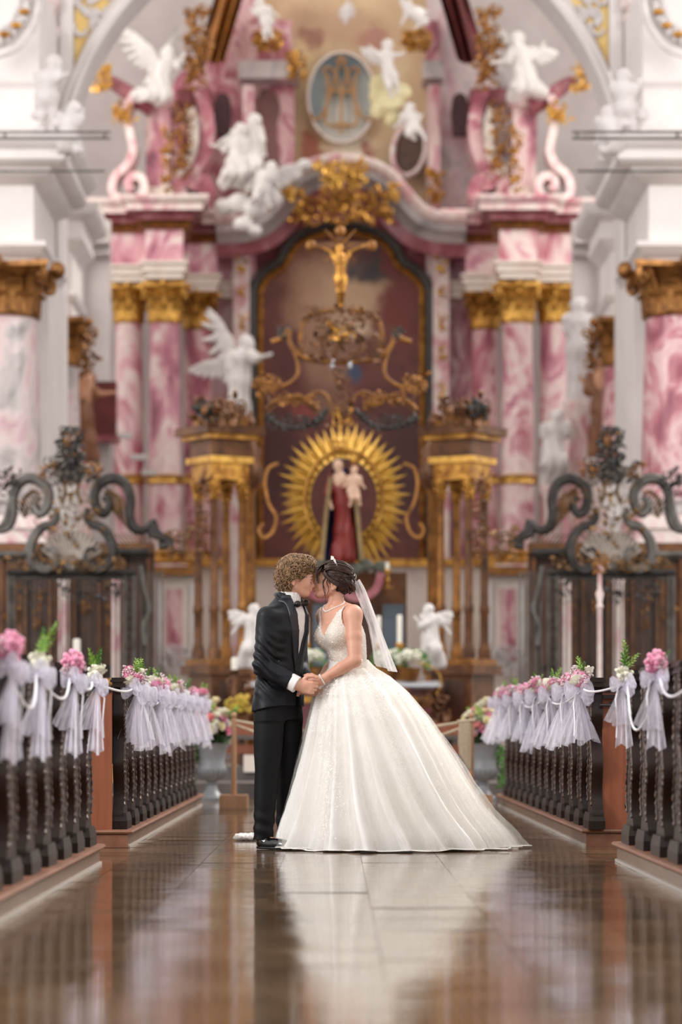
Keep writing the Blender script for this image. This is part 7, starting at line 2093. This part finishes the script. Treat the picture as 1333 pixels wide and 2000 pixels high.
# ------------------------------------------------------------------ urns with roses, rope posts
def urn(px, D, label, flabel, seed, ivy):
    c = Vector((XP(px, D), D - D0, 0)); k = D / F; rr = random.Random(seed)
    t = thing('urn', label, 'urn', c, 'grey urns at the chancel')
    prof = [(.0, 0), (.135, 0), (.135, .03), (.12, .045), (.085, .07), (.06, .11), (.05, .15), (.06, .165), (.045, .18), (.07, .2), (.12, .24), (.15, .29), (.145, .33), (.13, .38), (.135, .45), (.155, .52), (.18, .56), (.19, .575), (.17, .575), (.15, .54)]
    part('bowl', MB().lathe(prof, c, 28), mat('grey_urn', '#8e9094', '#7a7b80', .4, scale=5), t)
    fl_ = MB()
    for i in range(20):
        a = 6.28 * i / 20; q = []
        for z, r in ((.21, .085), (.25, .13), (.29, .153), (.32, .15)): q.append(c + Vector((math.cos(a) * r, math.sin(a) * r, z)))
        fl_.tube(q, .011, 5)
    part('gadroons', fl_, MATS['grey_urn'], t)
    top_c = c + Vector((0, 0, .56))
    f = thing('flower_arrangement', flabel, 'flowers', top_c, 'rose arrangements in the urns')
    put('core_foliage', foliage_me, f, (0, 0, .12), (0, 0, rr.random()), (1, .8, 1))
    n = 44
    for i in range(n):
        u = (i + .5) / n; el = math.asin(1 - 1.15 * u) if 1 - 1.15 * u > -1 else 0; a = i * 2.39996
        R_ = .19
        d = Vector((math.cos(a) * math.cos(el) * 1.05, math.sin(a) * math.cos(el) * .8, math.sin(el) * 1.15))
        kind = rr.choice('pswwccsw')
        o = put('rose', ROSE[kind], f, d * R_ * rr.uniform(.9, 1.15) + Vector((0, 0, .15)), (0, 0, 0), rr.uniform(1.2, 1.75))
        o.rotation_euler = d.to_track_quat('Z', 'Y').to_euler()
    for i in range(9):
        a = i * .7; put('baby_breath', GYP, f, (math.cos(a) * .19, math.sin(a) * .15, .12 + .14 * rr.random()), (0, 0, i), .9)
    for i in range(16):
        a = rr.random() * 6.28; put('green_sprig', (SPRIG, SPRIG_L)[i % 2], f, (math.cos(a) * .1, math.sin(a) * .08, .18), (math.sin(a) * -.6 * 1, math.cos(a) * .7, a), rr.uniform(1.3, 2.1))
    for i in range(3): put('rose', ROSE['wwc'[i]], f, (.04 * (i - 1), 0, .40 + .03 * i), (0, 0, i), 1.6)
    # trailing ivy
    iv = MB()
    for st_n in range(7):
        p = Vector((ivy * (.13 + .05 * rr.random()), rr.uniform(-.1, .1), .02)); q = [p.copy()]
        for i in range(9):
            p = p + Vector((ivy * rr.uniform(-.012, .03), rr.uniform(-.02, .02), -.05)); q.append(p.copy())
            for kk in range(4):
                d = Vector((rr.gauss(0, 1), rr.gauss(0, 1), rr.gauss(0, .6))).normalized(); s_ = d.orthogonal().normalized(); l = .05
                iv.add([p, p + d * l * .4 + s_ * l * .4, p + d * l, p + d * l * .4 - s_ * l * .4], [(0, 1, 2, 3)])
        iv.tube(q, .004, 4)
    o = link('trailing_ivy', mesh('trailing_ivy', iv, M_LEAF, False), f); o['kind'] = 'stuff'
fo = MB(); rr = random.Random(17)
for i in range(420):
    d = Vector((rr.gauss(0, 1), rr.gauss(0, 1), rr.gauss(0, 1))).normalized(); b = d * .16 * rr.random() ** .4
    e = (d + Vector((rr.gauss(0, .5), rr.gauss(0, .5), rr.gauss(0, .5)))).normalized(); s_ = e.orthogonal().normalized(); l = rr.uniform(.05, .09)
    fo.add([b, b + e * l * .5 + s_ * l * .3, b + e * l, b + e * l * .5 - s_ * l * .3], [(0, 1, 2, 3)])
foliage_me = mesh('core_foliage', fo, M_LEAF_D, False)
urn(414, 28.9, 'grey fluted urn at the end of the left pews', 'pink and cream rose arrangement in the left grey urn', 1, -1)
urn(944, 28.9, 'grey fluted urn at the end of the right pews', 'cream and pink rose arrangement in the right grey urn', 2, 1)
def rope_post(px, D, base_px, label):
    c = Vector((XP(px, D), D - D0, 0)); k = D / F
    t = thing('rope_post', label, 'post', c, 'wooden rope posts')
    part('base', MB().box(c + Vector(((base_px - px) * k, 0, .06)), (.26, .22, .12)), M_LIGHTWOOD, t, False)
    part('pole', MB().lathe([(.024, .12), (.024, .80), (.02, .82)], c, 12), M_LIGHTWOOD, t)
    part('knob', MB().ball(c + Vector((0, 0, .845)), (.026, .026, .03), 10, 8), M_LIGHTWOOD, t)
    return c
cl_ = rope_post(457, 26.2, 457, 'pale wooden rope post left of the groom')
cr_ = rope_post(921, 26.2, 934, 'pale wooden rope post right of the dress')
M_ROPE = mat('pale_rope', '#d2bfa6', '#b9a58c', .8, scale=60)
for i, (z0, dip, yy) in enumerate(((.80, .12, 0), (.765, .26, .02))):
    q = MB(); q.tube([(cl_.x + (cr_.x - cl_.x) * u, cl_.y + yy, z0 - dip * math.sin(math.pi * u)) for u in np.linspace(0, 1, 30)], .013, 7)
    top('rope', q, M_ROPE, ('upper' if i == 0 else 'lower') + ' pale barrier rope slung between the two posts', 'rope', group='barrier ropes')
q = MB()
for k in range(5):
    xx = cr_.x - .03 - .018 * k; q.tube([(xx, cr_.y - .03, .79), (xx - .01, cr_.y - .04, .6), (xx + .005, cr_.y - .03, .36 + .03 * k), (xx + .02, cr_.y - .03, .36 + .03 * k), (xx + .018, cr_.y - .03, .6), (xx + .012, cr_.y - .03, .79)], .010, 6)
q.tube([(cr_.x - .13, cr_.y - .03, .79), (cr_.x, cr_.y - .035, .80), (cr_.x + .03, cr_.y, .80)], .013, 6)
top('rope_coil', q, M_ROPE, 'coiled rope end hanging on the right wooden post', 'rope')
